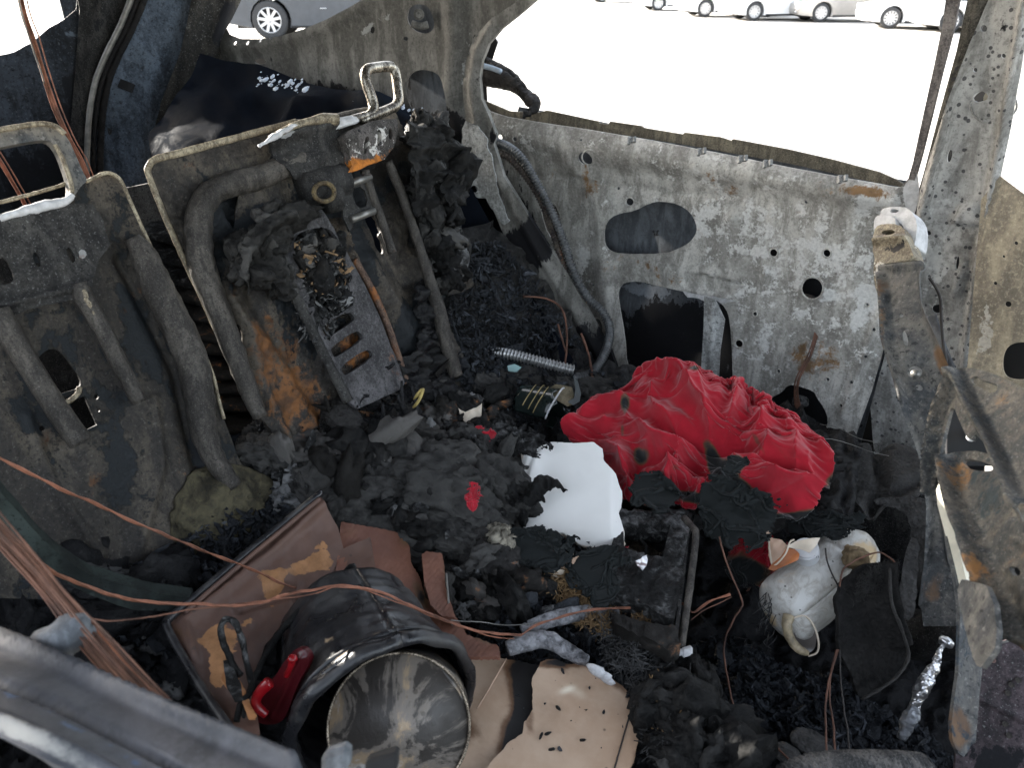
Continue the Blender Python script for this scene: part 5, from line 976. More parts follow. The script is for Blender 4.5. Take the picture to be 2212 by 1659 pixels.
# charred black skirts of cloth
def rag(label, outline, surf, seed, full=1.3, n=56, amp=.028, mat='charcloth', burn=None, off=.01, cat='burnt cloth', nm='burnt_rag', group=None, mound=None):
    oc = A(outline, float); oc = oc.mean(0)+(oc-oc.mean(0))*1.16; o = cloth_piece(nm, oc, surf, M[mat], n=n, full=full*1.18, seed=seed, amp=amp, steps=90, edge_k=.15, jag=6, warp=.14, burn=burn, off=off, mound=mound, erode=.28)
    return tag(o, label, cat, group)
rag('large charred black rag trailing from the middle of the red cloth into the footwell', [(1500, 1050), (1560, 1040), (1640, 1075), (1700, 1100), (1680, 1150), (1640, 1190), (1560, 1180), (1520, 1120), (1500, 1090)], plane((-.22, .86, .80), (0, -.75, 1)), 21, 1.3, off=.03)
rag('charred black rag fringe below the right corner of the red cloth', [(1690, 1100), (1760, 1120), (1830, 1090), (1880, 1110), (1900, 1140), (1850, 1160), (1800, 1150), (1740, 1170), (1690, 1150)], plane((-.12, .95, .76), (0, -.7, 1)), 22, off=.03)
rag('small charred fold lying on the lower left of the red cloth', [(1372, 1030), (1400, 1020), (1440, 1050), (1470, 1080), (1440, 1100), (1390, 1092), (1365, 1062)], RS, 23, off=.05, n=30)
rag('charred knot of cloth in a hollow of the red heap', [(1568, 1000), (1590, 985), (1612, 992), (1610, 1012), (1585, 1022), (1565, 1015)], RS, 24, off=.11, n=26, amp=.008)
rag('black gathered rag hanging below the front edge of the white panel', [(1240, 1195), (1290, 1186), (1345, 1180), (1348, 1210), (1338, 1250), (1320, 1290), (1290, 1310), (1268, 1300), (1245, 1265), (1230, 1225)], plane((-.38, .68, .83), (0, -.8, 1)), 25, 1.25, off=.015, n=50)
rag('black rag crumpled under the left corner of the white panel', [(1100, 1150), (1140, 1150), (1200, 1155), (1250, 1165), (1260, 1200), (1210, 1215), (1180, 1230), (1130, 1215), (1090, 1180)], plane((-.45, .66, .82), (0, -.6, 1)), 26, 1.3, off=.02, n=50)
rag('charred grey sheet crumpled in the gap between the glass tube and the white panel', [(1030, 930), (1075, 890), (1110, 915), (1160, 940), (1196, 960), (1190, 985), (1150, 985), (1110, 975), (1060, 990), (1020, 965)], plane((-.62, .84, .84), (0, -.5, 1)), 27, 1.4, mat='charash', off=.04, n=60, amp=.018)
rag('scorched red and black scrap of cloth in the dark footwell', [(1590, 1180), (1640, 1160), (1700, 1170), (1680, 1220), (1640, 1270), (1600, 1260), (1575, 1220)], plane((-.18, .95, .66), (0, -.7, 1)), 28, 1.3, mat='red', burn=lambda P: .38+blobs(P, [(1600, 1240, 60, 40, 0, .6), (1655, 1195, 30, 20, 0, -.45)]), off=.02, n=40)
rag('thin red cloth scrap poking out left of the black char lumps', [(1008, 1030), (1024, 1040), (1034, 1075), (1030, 1110), (1018, 1120), (1012, 1080)], plane((-.6, .70, .84), (0, -.5, 1)), 29, 1.3, mat='red', off=.05, n=26, amp=.01)
rag('small dark red scrap under the charred grey sheet', [(1020, 925), (1060, 930), (1075, 950), (1040, 955), (1015, 945)], plane((-.65, .80, .84), (0, -.5, 1)), 30, 1.3, mat='red', burn=lambda P: .2+0*P[:, 0], off=.03, n=22, amp=.008)

# ---- white plastic panel
wp_out = [(1125, 969), (1162, 972), (1193, 959), (1240, 962), (1283, 959), (1302, 972), (1305, 997), (1330, 1021), (1342, 1052), (1342, 1084), (1336, 1102), (1348, 1139), (1345, 1174), (1311, 1180), (1249, 1167), (1218, 1150), (1162, 1155), (1131, 1155), (1103, 1139), (1109, 1121), (1131, 1102), (1150, 1087), (1181, 1063), (1150, 1050), (1131, 1043), (1132, 1024), (1128, 997)]
WP = plane((-.50, .80, .84), (.02, -.28, 1))
wp = thing('plastic_sheet', 'clean white plastic panel with torn edges lying left of the red cloth', 'plastic panel', D(1230, 1070, 1.1))
def wph(P):
    r = .012*np.exp(-(dpoly(P, [(1120, 960), (1145, 1000), (1140, 1040)])/26)**2)+.006*np.sin(P[:, 0]/60)*np.clip((1180-P[:, 1])/200, 0, 1)
    return r-.022*np.clip((P[:, 1]-1145)/40, 0, 1)**1.5-.01*np.clip((P[:, 0]-1320)/30, 0, 1)+ridge([(1165, 972), (1148, 1005), (1138, 1040)], 3.5, -.004)(P)+.0012*fbm(P, .02, 3)
sheet('panel_sheet', wp_out, WP, M['white_plastic'], wp, step=5, thick=.003, jag=3, h=wph, attrs={'burn': lambda P: blobs(P, [(1290, 1178, 90, 9, 8, .9), (1180, 1156, 60, 6, 0, .8), (1346, 1150, 5, 50, 0, .6), (1130, 985, 6, 30, 0, .6), (1240, 960, 60, 4, 0, .5)])})
tube('melted_lip', [X_ for X_ in WP([(1135, 1157), (1165, 1157), (1200, 1153), (1222, 1156), (1250, 1171), (1290, 1182), (1330, 1182), (1347, 1172)], -.016)[0]], .0045, M['label_pale'], wp, rough=.002, rs=120)
sheet('red_trim', [(1140, 1158), (1180, 1152), (1225, 1158), (1250, 1172), (1290, 1190), (1340, 1182), (1358, 1180), (1350, 1192), (1300, 1198), (1240, 1185), (1215, 1168), (1150, 1166)], WP, M['red'], wp, off=-.03, step=5, jag=3, thick=.002, attrs={'burn': lambda P: .25*np.sin(P[:, 0]/9)+.1})
# charred torn leaf lying over the panel
sheet_o = sheet('charred_leaf', [(1120, 1045), (1150, 1050), (1172, 1035), (1190, 1036), (1200, 1045), (1214, 1046), (1226, 1054), (1205, 1056), (1190, 1062), (1175, 1068), (1180, 1080), (1150, 1098), (1120, 1100), (1090, 1080), (1095, 1050)], WP, M['char'], None, off=.03, step=4, jag=6, thick=.0015, h=lambda P: .02*fbm(P, .04, 4, 5, True))
tag(sheet_o, 'ragged black charred leaf of fabric curling over the left edge of the white panel', 'burnt cloth')
# ---- charred lumps across the seat base
def clump(nm, label, cat, spec, mat, seed, amp=.4):
    x0, y0 = spec[0][:2]; X0 = TER([(x0, y0)], .02)[0][0]
    t = thing(nm, label, cat, X0); rg_ = np.random.default_rng(seed)
    for k, (x, y, a, b_, c_, of, ang) in enumerate(spec):
        X1, n1 = TER([(x, y)], of); ca = math.radians(ang); ax0 = RT*math.cos(ca)-UP*math.sin(ca); ax0 = nrm(ax0-n1[0]*(ax0@n1[0])); 
        lump('chunk', X1[0], (a, b_, c_), M[mat if isinstance(mat, str) else mat[k % len(mat)]], t, ax=[ax0, np.cross(n1[0], ax0), n1[0]], n=5, amp=amp, sc=5, seed=seed*7+k, attrs={'ash': lambda X: .25*np.clip(X[:, 2], 0, 1)})
    return t
clump('charred_foam_slab', 'wide speckled black foam slab lying left of the white panel', 'burnt foam', [(860, 1130, .105, .055, .022, .02, 18), (800, 1090, .06, .03, .02, .03, -10), (930, 1165, .08, .03, .018, .03, 25), (770, 1130, .04, .03, .018, .03, 0), (905, 1075, .05, .03, .02, .04, 10)], 'char', 3, .28)
clump('charred_mound', 'tall grey-black mound of burnt foam behind the speckled slab', 'burnt foam', [(965, 1040, .05, .05, .04, .02, 60), (990, 1100, .03, .04, .035, .03, 80), (920, 1020, .05, .03, .025, .02, 0), (860, 1040, .06, .03, .03, .01, -20), (1010, 1000, .04, .035, .03, .02, 40)], ['charcrust', 'char', 'char'], 5, .4)
clump('ash_topped_lump', 'rounded dark lump with a pale yellow-white ash patch on top', 'burnt foam', [(1075, 1235, .055, .042, .035, .015, 40), (1110, 1265, .03, .03, .025, .01, 0), (1030, 1195, .04, .03, .025, .02, 30)], 'feltdark', 6, .22)
clump('char_crumbs', 'loose pile of small black crumbs in front of the ash topped lump', 'char', [(1000+((k*37) % 110), 1260+((k*53) % 90), .012+.006*(k % 3), .009, .008, .012, k*40) for k in range(22)], ['char', 'charash'], 8, .5)
clump('charred_heap', 'black crusted heap between the red scrap and the charred leaf', 'burnt foam', [(1070, 1050, .04, .035, .03, .02, 30), (1110, 1075, .035, .025, .022, .03, 10), (1060, 1110, .035, .03, .022, .02, 50), (1095, 1130, .03, .02, .018, .03, 0), (1060, 1010, .045, .025, .02, .03, 20), (1100, 1010, .03, .02, .02, .03, 0)], 'char', 9, .45)
clump('fused_residue', 'black and orange fused residue at the foot of the middle seat back', 'residue', [(880, 910, .05, .03, .03, .0, 20), (940, 930, .04, .04, .03, .0, 40), (820, 960, .05, .03, .03, .0, -10), (900, 970, .05, .03, .03, .01, 10), (980, 890, .035, .025, .025, .01, 0), (860, 850, .03, .04, .02, .0, 50), (930, 870, .03, .03, .02, .01, 0)], ['charbrown', 'charbrown', 'char'], 10, .5)
clump('charred_rubble', 'dark ashy rubble between the two rear seats above the brown case', 'rubble', [(600, 1000, .05, .03, .03, .0, 20), (650, 1040, .04, .03, .025, .01, 0), (570, 960, .03, .03, .02, .01, 40), (690, 1000, .05, .03, .03, .01, 10), (700, 1060, .04, .04, .03, .01, 60), (630, 1080, .035, .03, .02, .0, 0), (560, 1010, .03, .02, .02, .02, 0), (740, 1030, .03, .03, .03, .01, 0)], ['char', 'charash', 'char', 'charbrown'], 11, .5)
clump('fallen_flap', 'curved black flap of felt draped down from the rusty middle seat back', 'burnt felt', [(700, 890, .055, .035, .016, .03, 60), (735, 940, .04, .022, .014, .04, 65)], 'feltdark', 12, .25)
clump('door_side_char', 'black char bank between the ribbed conduit and the glass tube', 'char', [(1100, 820, .04, .03, .02, 0, 0), (1150, 830, .05, .03, .02, 0, 10), (1230, 850, .04, .03, .025, 0, 0), (1290, 840, .05, .04, .02, 0, 0), (1040, 850, .05, .03, .03, 0, 0), (1330, 870, .04, .03, .02, .0, 0), (1070, 800, .03, .02, .02, 0, 30)], 'char', 13, .5)
clump('matted_char_mound', 'largest matted black mound of fused char between the middle seat and the brown case', 'burnt foam', [(950, 1075, .080, .055, .045, .012, 20), (870, 1105, .065, .045, .035, .015, -10), (1050, 1085, .050, .045, .04, .015, 50), (990, 1160, .06, .04, .03, .015, 30), (820, 1040, .05, .04, .035, .01, 0)], 'char', 17, .5)
# brown fibres and grey fluff
def fibres(nm, label, cat, poly, surf, n, L, r, mat, off=.01, seed=0, tilt=1.0):
    rg_ = np.random.default_rng(seed); X0, n0 = scatter(poly, surf, n, off, th if surf is TER else None, seed); parts = []
    for k in range(n):
        d = rg_.normal(0, 1, 3); d -= n0[k]*(d@n0[k])*.6; d = nrm(d); c = nrm(np.cross(d, rg_.normal(0, 1, 3))); l = L*rg_.uniform(.4, 1.3)
        t = np.linspace(-.5, .5, 4)[:, None]; P = X0[k]+d*t*l+c*(t*t)*l*rg_.uniform(-1.4, 1.4)+n0[k]*rg_.uniform(0, .006)
        parts.append(tubeV(P, r, 3))
    o = mk(nm, *join(parts), M[mat]); return tag(o, label, cat, None, 'stuff')
fibres('singed_fibres', 'matted yellow-brown singed fibres around the grey rag and ash sticks', 'fibres', [(1120, 1230), (1230, 1250), (1380, 1330), (1440, 1380), (1300, 1400), (1240, 1360), (1180, 1300)], TER, 1500, .022, .0006, 'straw', .016, 1)
fibres('charred_fibres', 'tangle of fine black burnt fibres right of the tan board', 'fibres', [(1290, 1380), (1450, 1400), (1480, 1480), (1540, 1659), (1400, 1659), (1390, 1540), (1310, 1450)], TER, 1800, .025, .0006, 'hair', .018, 2)
fibres('rust_fibres', 'orange-brown singed fibre tufts beside the right edge of the tan board', 'fibres', [(1400, 1500), (1470, 1480), (1490, 1640), (1420, 1640)], TER, 350, .02, .0007, 'straw', .02, 3)
# loose flakes, everywhere
P1, N1 = scatter([(0, 1240), (560, 1070), (800, 900), (1000, 800), (1350, 830), (1350, 960), (1100, 960), (1100, 1160), (1340, 1200), (1460, 1400), (1520, 1640), (1000, 1640), (900, 1100), (700, 1100), (400, 1300), (380, 1600), (0, 1500)], TER, 9000, .006, th, 5)
flakes('char_flakes', P1, .0035, M['flake'], N1, .8, label='thousands of small black and grey char flakes scattered over the burnt seat base', cat='char flakes', seed=4)
P2, N2 = scatter([(1450, 1420), (1560, 1380), (1800, 1480), (2000, 1600), (2100, 1700), (1430, 1700)], hz(.46), 8000, .008, lambda P: .03*fbm(P, .01, 3, 14)+.02*fbm(P, .04, 5, 17, True), 6)
flakes('charcoal_crumbs', P2, .0045, M['flake'], N2, .6, label='layer of broken charcoal crumbs covering the footwell floor', cat='charcoal', seed=9)
P3, N3 = scatter([(540, 930), (700, 950), (760, 1050), (640, 1080), (560, 1040)], TER, 500, .03, None, 7)
flakes('ash_curls', P3, .0032, M['charash'], N3, 1.0, label='pale curled ash shreds lying in the gap between the rear seats', cat='ash', seed=5, elong=3.0)
rg = np.random.default_rng(31)

def chunks(nm, label, cat, poly, surf, n, size, mat, seed, off=.008, hh=None, parent=None):
    rg_ = np.random.default_rng(seed); X0, n0 = scatter(poly, surf, n, off, hh, seed); parts = []; V0, F0 = ICO[3]
    for k in range(n):
        s_ = size*math.exp(rg_.normal(0, .45)); ax = np.linalg.qr(rg_.normal(0, 1, (3, 3)))[0]
        W = V0*(1+.9*fbm(V0+k*2.3, 1.6, 4, k % 50, True, .6))[:, None]*A([s_*rg_.uniform(1, 1.9), s_, s_*rg_.uniform(.4, .8)])
        parts.append((X0[k]+W@ax, F0))
    V, Fc = join(parts); o = mk(nm, V, Fc, M[mat], parent, {'tone': np.repeat(rg_.uniform(0, 1, n), len(V0))})
    return tag(o, label, cat, None, 'stuff')
cen = [(600, 1000), (760, 960), (900, 930), (1050, 860), (1110, 960), (1110, 1040), (1090, 1130), (1180, 1200), (1180, 1300), (1060, 1360), (960, 1280), (900, 1170), (740, 1080), (650, 1060)]
chunks('charred_chunks', 'jumble of black burnt foam chunks filling the middle of the seat base', 'burnt foam', cen, TER, 240, .009, 'char', 1, .014, th)
chunks('brown_foam_crumbs', 'brown and black singed foam crumbs mixed through the char', 'burnt foam', cen, TER, 90, .009, 'charbrown', 2, .020, th)
chunks('ash_crumbs', 'grey ash crumbs scattered on the char', 'ash', cen, TER, 60, .005, 'charash', 3, .026, th)
chunks('char_clods', 'black clods along the fibres right of the tan board', 'char', [(1390, 1480), (1480, 1440), (1540, 1500), (1620, 1680), (1420, 1680)], TER, 120, .009, 'char', 4, .012, th)
chunks('soot_clods', 'sooty clods below the left seat back', 'char', [(0, 1260), (400, 1250), (370, 1330), (420, 1500), (200, 1450), (0, 1400)], TER, 140, .010, 'charfloor', 5, .008, th)

lumpobj = bpy.data.objects['ash_topped_lump']
chunks('ash_patch', None, None, [(1040, 1196), (1062, 1186), (1090, 1200), (1104, 1228), (1090, 1236), (1060, 1222)], TER, 90, .0035, 'paleash', 11, .046, None, lumpobj)
chunks('ash_dusting', None, None, [(1000, 1180), (1040, 1190), (1060, 1240), (1110, 1260), (1080, 1290), (1020, 1230)], TER, 60, .0035, 'charbrown', 12, .036, None, lumpobj)
chunks('crust_clods', None, None, [(500, 560), (530, 500), (590, 458), (660, 446), (690, 460), (620, 486), (600, 530), (640, 640), (600, 640), (560, 610), (530, 640)], SB, 120, .0055, 'charcrust', 13, .040, None, burntcloth)
chunks('foam_clods', None, None, [(640, 520), (700, 495), (740, 560), (756, 660), (700, 690), (660, 650)], SB, 120, .0055, 'charash', 14, .020, None, fo)
chunks('foam_clods', None, None, [(640, 520), (700, 495), (740, 560), (700, 600), (650, 600)], SB, 30, .006, 'charbrown', 15, .026, None, fo)
chunks('crust_clods', None, None, [(890, 280), (960, 300), (990, 360), (975, 460), (1005, 600), (960, 620), (935, 480), (905, 380)], SB, 110, .0065, 'char', 16, .035, None, wing)
# ------------------------------------------------------------ objects on the seat base
# dark glass / plastic cylinder
gt = thing('broken_glass_tube', 'dark green-black broken cylinder with gold scratch lines beside the red cloth', 'glass cylinder', D(1190, 870, 1.36))
def arc_sheet(nm, c, ax, u, v, r0, r1, L, a0, a1, mat, parent, n=28, m=10, th_=.002, edge=None):
    T_ = np.linspace(a0, a1, n); Z = np.linspace(0, 1, m); G = np.zeros((m, n, 3))
    for i, z in enumerate(Z):
        rr = r0+(r1-r0)*z
        for j, t in enumerate(T_):
            zz = z*L*(1+(edge(j/(n-1)) if edge and i == m-1 else 0)); G[i, j] = A(c)+A(ax)*zz+A(u)*rr*math.cos(t)+A(v)*rr*math.sin(t)
    return gridmesh(nm, G, mat, parent, thick=th_)
gax = nrm(D(1215, 880, 1.32)-D(1130, 860, 1.36)); gu = nrm(UP-gax*(UP@gax)); gv = np.cross(gax, gu)
gc = D(1128, 872, 1.36)
arc_sheet('cylinder_wall', gc, gax, gu, gv, .034, .040, .075, -2.6, 1.9, M['glass'], gt, edge=lambda t: .10*math.sin(t*17)+.06*math.sin(t*41))
for k, (z, a0, a1) in enumerate(((.022, .1, 1.5), (.036, -.2, 1.6), (.048, .2, 1.7), (.075, -1.2, 1.8))):
    T_ = np.linspace(-a1, -a0, 14) if gv@FW > 0 else np.linspace(a0, a1, 14); r_ = .036+.006*z/.075+.0012
    tube('gold_line', [gc+gax*(z+.006*math.sin(t*2))+gu*r_*math.cos(t)+gv*r_*math.sin(t) for t in T_], .0009 if k < 3 else .0016, M['glassgold'] if k < 3 else M['ash_and_sunlit'], gt, sm=2, seg=5)
sheet('scorched_lining', [(1178, 842), (1200, 832), (1235, 838), (1240, 856), (1245, 872), (1225, 880), (1205, 868), (1188, 858)], plane(D(1215, 860, 1.33), -FW+UP*.2), M['glasstan'], gt, step=4, thick=.002, h=lambda P: .01*np.sin((P[:, 0]-1180)/22))
sheet('glass_lip', [(1238, 810), (1248, 822), (1255, 850), (1252, 868), (1238, 875), (1225, 868), (1240, 860), (1243, 840)], plane(D(1242, 850, 1.32), -FW), M['glass'], gt, step=4, thick=.003)
# cream melted plastic and folded bits
cm_ = thing('melted_cream_plastic', 'small cream melted plastic scrap left of the charred grey sheet', 'plastic scrap', D(1005, 905, 1.25))
sheet('scrap_skin', [(990, 880), (1005, 888), (1025, 882), (1042, 872), (1040, 895), (1028, 910), (1015, 920), (1012, 940), (1003, 955), (1000, 930), (1005, 912), (996, 900)], plane(D(1005, 905, 1.24), -FW+UP*.4), M['label_pale'], cm_, step=4, thick=.002, jag=3, h=lambda P: .012*fbm(P, .04, 3, 2))
lump('melted_drop', D(1008, 948, 1.22), (.006, .006, .012), M['label_pale'], cm_, n=3, amp=.3, seed=2)
for k, (x, y, lb_) in enumerate(((1110, 795, 'pale blue-green glass shard near the shiny conduit'), (1162, 868, 'small bluish glass shard beside the dark cylinder'), (985, 920, 'tiny aqua glass shard left of the cream plastic scrap'))):
    X_ = D(x, y, (1.40, 1.37, 1.24)[k])
    tag(sheet('glass_shard', A([(x-14, y-5), (x+2, y-9), (x+16, y-2), (x+6, y+8), (x-12, y+6)])*(1 if k == 0 else 1), plane(X_, -FW+UP*.5), M['aqua'], None, step=6, thick=.003), lb_, 'glass shard')
yl = thing('curled_yellow_scrap', 'thin curled yellow singed strip on the residue under the guide rod', 'scrap', D(905, 855, 1.2))
tube('curl', [D(895, 862, 1.2), D(903, 852, 1.19), D(912, 842, 1.19), D(908, 858, 1.18), D(900, 872, 1.18), D(892, 880, 1.2)], [.001, .003, .0025, .002, .002, .001], simple('singed_yellow', (.55, .42, .14), .6, 0, .5, 70, .2), yl, rz=[.003, .005, .004, .003, .003, .002])
# folded scraps by the black rag
sc_ = thing('folded_tan_scraps', 'crumpled tan paper scraps peeking out between the two black rags', 'paper scrap', D(1220, 1220, 1.02))
for k, (x, y) in enumerate(((1232, 1205), (1215, 1222), (1206, 1238), (1250, 1212))):
    sheet('paper_fold', A([(x-14, y-6), (x, y-10), (x+14, y-6), (x+12, y+5), (x-2, y+10), (x-14, y+6)]), plane(D(x, y, 1.005-.006*k), -FW+UP*(.6-.3*k)+RT*.3*(k-1)), M['label_tan'] if k % 2 else M['label_pale'], sc_, step=4, thick=.0015, jag=3, h=lambda P: .004*fbm(P, .08, 2, k))
tag(sheet('torn_shiny_scrap', [(1372, 1210), (1384, 1204), (1397, 1196), (1400, 1206), (1396, 1222), (1388, 1232), (1376, 1224)], SFP, M['foil'], None, off=.014, step=4, thick=.001, h=lambda P: .006*fbm(P, .09, 3, 1)), 'small white torn foil scrap on the gritty seat frame', 'foil scrap')
# ash sticks
def stick(lb_, P, r, mat, seg=12, nm='ash_stick', cat='burnt stick', rz=None, **k):
    return tag(tube(nm, P, r, M[mat], rough=.0025, rs=110, seg=seg, rz=rz, sm=14, **k), lb_, cat)
stick('upper white-grey ashed stick pointing right towards the seat frame', [D(1128, 1366, .93), D(1160, 1350, .935), D(1220, 1332, .945), D(1280, 1322, .955), D(1335, 1326, .96)], [.008, .011, .012, .011, .007], 'ashwood', rz=[.006, .008, .008, .008, .005])
stick('lower short ashed stick with a crumbling end above the tan board', [D(1096, 1402, .90), D(1130, 1390, .905), D(1180, 1382, .91), D(1208, 1396, .905), D(1235, 1412, .90), D(1268, 1428, .89)], [.008, .011, .011, .010, .009, .007], 'ashwood')
for k, (x, y, s_) in enumerate(((1290, 1450, .008), (1305, 1460, .007), (1312, 1470, .006), (1283, 1444, .006))):
    tag(lump('ash_chip', D(x, y, .875), (s_*1.3, s_*.6, s_*.6), M['ash_and_sunlit'], None, n=2, amp=.4, seed=k), ['largest white ash chip on the upper right edge of the tan board', 'white ash chip just below the largest one on the board edge', 'rightmost white ash chip on the edge of the tan board', 'leftmost small white ash chip on the board edge'][k], 'ash chip', 'ash chips on the board edge')
for k, (x, y, lb_) in enumerate(((1215, 1316, 'flat grey slate-like chip resting against the upper ash stick'), (1175, 1330, 'pale grey chip left of the slate-like chip'), (1140, 1300, 'bluish char chip at the left of the fibre mat'))):
    tag(lump('char_chip', D(x, y, .955), (.020-.004*k, .010, .004), M['flake'] if k != 1 else M['charash'], None, ax=[RT-UP*-.4, UP, -FW], n=3, amp=.25, seed=k+60), lb_, 'char chip')
# ---- brown case with tan lining
bc = thing('brown_case', 'open brown leathery case with black edge and peeling tan lining at the lower left', 'case', D(540, 1300, .9))
CS = dsurf([(690, 1070, .99), (365, 1345, .84), (380, 1390, .82), (520, 1590, .72), (745, 1190, .97), (600, 1330, .88), (520, 1450, .80), (800, 1180, .98), (620, 1560, .76)])
sheet('case_shell', [(690, 1070), (702, 1092), (730, 1140), (742, 1185), (800, 1160), (812, 1230), (760, 1260), (690, 1290), (620, 1340), (570, 1400), (548, 1480), (560, 1590), (515, 1600), (470, 1540), (420, 1462), (384, 1392), (364, 1348), (420, 1290), (560, 1175)], CS, M['case'], bc, step=6, thick=.006, h=hsum(ridge([(700, 1090), (560, 1215), (400, 1345), (420, 1420)], 10, .008), lambda P: .006*fbm(P, .02, 4, 2), ridge([(520, 1310), (640, 1270), (650, 1300)], 14, -.012)), attrs={'rust': lambda P: blobs(P, [(660, 1225, 70, 24, -15, .9), (590, 1265, 30, 40, -30, .7), (470, 1375, 50, 34, -20, .85), (475, 1455, 26, 40, 0, .85), (700, 1180, 30, 20, 0, .5), (560, 1330, 60, 12, -30, .3)]), 'burn': lambda P: .0+blobs(P, [(420, 1420, 30, 60, -20, .25), (600, 1180, 40, 20, -30, .2), (380, 1370, 30, 30, 0, .3)])})
tube('case_rim', [X_ for X_ in CS([(694, 1066), (640, 1110), (540, 1192), (440, 1278), (372, 1336), (360, 1352), (368, 1376), (392, 1420), (440, 1500), (510, 1605)], .004)[0]], .0045, M['blackplastic'], bc)
tube('case_rim', [X_ for X_ in CS([(690, 1082), (560, 1192), (460, 1280), (400, 1334)], .008)[0]], .003, M['case'], bc)
lin = [([(600, 1180), (640, 1200), (700, 1196), (720, 1170), (742, 1186), (735, 1230), (700, 1250), (650, 1262), (610, 1290), (575, 1310), (560, 1290), (590, 1250), (570, 1230)], .012, 1), ([(745, 1120), (765, 1130), (790, 1165), (786, 1205), (765, 1216), (742, 1206), (738, 1160)], .022, 2),
       ([(420, 1390), (450, 1350), (500, 1335), (530, 1345), (525, 1380), (470, 1420), (445, 1425), (418, 1410)], .012, 3), ([(440, 1420), (475, 1418), (500, 1440), (505, 1480), (480, 1500), (455, 1480)], .016, 4), ([(470, 1490), (500, 1478), (512, 1490), (505, 1520), (490, 1530)], .02, 5), ([(505, 1510), (515, 1500), (535, 1560), (545, 1590), (525, 1585)], .02, 6)]
for o_, f_, s_ in lin[4:]:
    sheet('lining_patch', smooth_closed(o_, 1), CS, M['caseskin'], bc, off=f_, step=5, thick=.0015, jag=4, h=lambda P: .008*fbm(P, .03, 3, s_), attrs={'burn': lambda P: .1+.5*fbm(P, .02, 3, s_+9)+blobs(P, [(650, 1250, 50, 10, -20, .5), (600, 1200, 14, 40, 0, .4)])})
sheet('torn_pale_strip', [(478, 1480), (492, 1478), (508, 1530), (512, 1570), (498, 1575), (482, 1540)], CS, M['charash'], bc, off=.03, step=5, thick=.001, jag=2)
# reddish cardboard behind the bucket
kb = thing('red_brown_cardboard', 'red-brown corrugated cardboard sheet with charred right edge behind the black bucket', 'cardboard', D(850, 1230, 1.0))
KS = dsurf([(760, 1160, 1.01), (1060, 1440, .86), (900, 1200, 1.02), (960, 1340, .94), (780, 1280, .95), (1000, 1450, .85)])
corr = lambda P: .0008*np.sin((P[:, 0]*.85+P[:, 1]*.35)*.9)
sheet('cardboard_sheet', [(735, 1140), (790, 1150), (850, 1160), (880, 1190), (885, 1230), (905, 1260), (918, 1310), (950, 1330), (985, 1350), (1010, 1390), (1075, 1415), (1080, 1440), (1000, 1440), (960, 1400), (880, 1330), (780, 1290), (720, 1260)], KS, M['cardred'], kb, off=.012, step=5, thick=.004, jag=3, h=corr, attrs={'burn': lambda P: blobs(P, [(870, 1180, 30, 20, 0, .4), (905, 1300, 14, 40, -20, .6), (1050, 1400, 40, 14, 20, .5), (750, 1160, 40, 16, 0, .35)])})
sheet('cardboard_flap', [(905, 1222), (915, 1216), (950, 1220), (956, 1250), (960, 1300), (975, 1340), (985, 1372), (950, 1366), (925, 1340), (912, 1290)], KS, M['cardred'], kb, off=.024, step=5, thick=.004, jag=1, h=corr, attrs={'burn': lambda P: blobs(P, [(966, 1270, 12, 60, -10, .5)])})
tube('shiny_edge_wire', [D(964, 1240, .97), D(968, 1290, .94), D(972, 1335, .92), D(978, 1350, .91)], .0016, M['steel'], kb, seg=6)
# ---- black bucket lying on its side
bk = thing('black_bucket', 'melted black plastic bucket lying on its side, mouth open to the viewer', 'bucket', D(760, 1480, .85))
bax = nrm(FW*.80-RT*.47+UP*.40); bu = nrm(UP-bax*(UP@bax)); bv = np.cross(bax, bu); bc0 = D(835, 1545, .80)
def ring(z, r, a): return bc0+bax*z+bu*r*math.cos(a)+bv*r*math.sin(a)
G = np.zeros((34, 90, 3)); As = np.zeros((34, 90))
for i in range(34):
    z = i/33*.145; r = .094-.014*(z/.145)
    if i in (1, 2): r += .005
    if 4 < i < 30: r += .0005*math.sin(i*1.7)
    for j in range(90):
        a = j/89*2*math.pi
        G[i, j] = ring(z, r, a)
q = fbm(G.reshape(-1, 3), 30, 4, 3).reshape(34, 90); d = G-(bc0+bax*(np.linspace(0, .145, 34)[:, None, None])); d /= np.linalg.norm(d, axis=2)[..., None]
G += d*(q*.006)[..., None]; G[:, -1] = G[:, 0]
mk_ = np.ones((33, 89), bool)
for i in range(33):
    for j in range(89):
        p = px_of([G[i, j]])[0]
        if (i >= 5 and i < 10 and 21 < j < 0): mk_[i, j] = False
gridmesh('bucket_wall', G, M['blackplastic'], bk, {'ash': lambda P: blobs(px_of(P), [(712, 1385, 20, 10, -20, .7), (812, 1375, 30, 8, -20, .55), (740, 1420, 40, 8, -40, .6), (700, 1480, 30, 14, -50, .7), (660, 1530, 40, 16, -50, .6), (900, 1350, 60, 6, 10, .3)])}, mk_, .004)
tube('bucket_rim', [ring(.0, .098+.0025*math.sin(3*a)+.0015*math.sin(11*a), a) for a in np.linspace(0, 2*math.pi, 60)], .0065, M['blackplastic'], bk, sm=0, rough=.0035, rs=80, rz=.008)
tube('bucket_rim', [ring(.014, .098+.002*math.sin(5*a), a) for a in np.linspace(0, 2*math.pi, 60)], .003, M['blackplastic'], bk, sm=0, rough=.002, rs=90)
mk('bucket_base', *tubeV([ring(.140, 0, 0), ring(.145, 0, 0)], .078, 40), M['blackplastic'], bk, smooth=False)
sheet('burn_hole_edge', [(785, 1376), (800, 1368), (818, 1372), (828, 1380), (812, 1388), (795, 1392)], plane(D(806, 1380, .815), -FW), M['caseskin'], bk, step=4, thick=.001, jag=4)
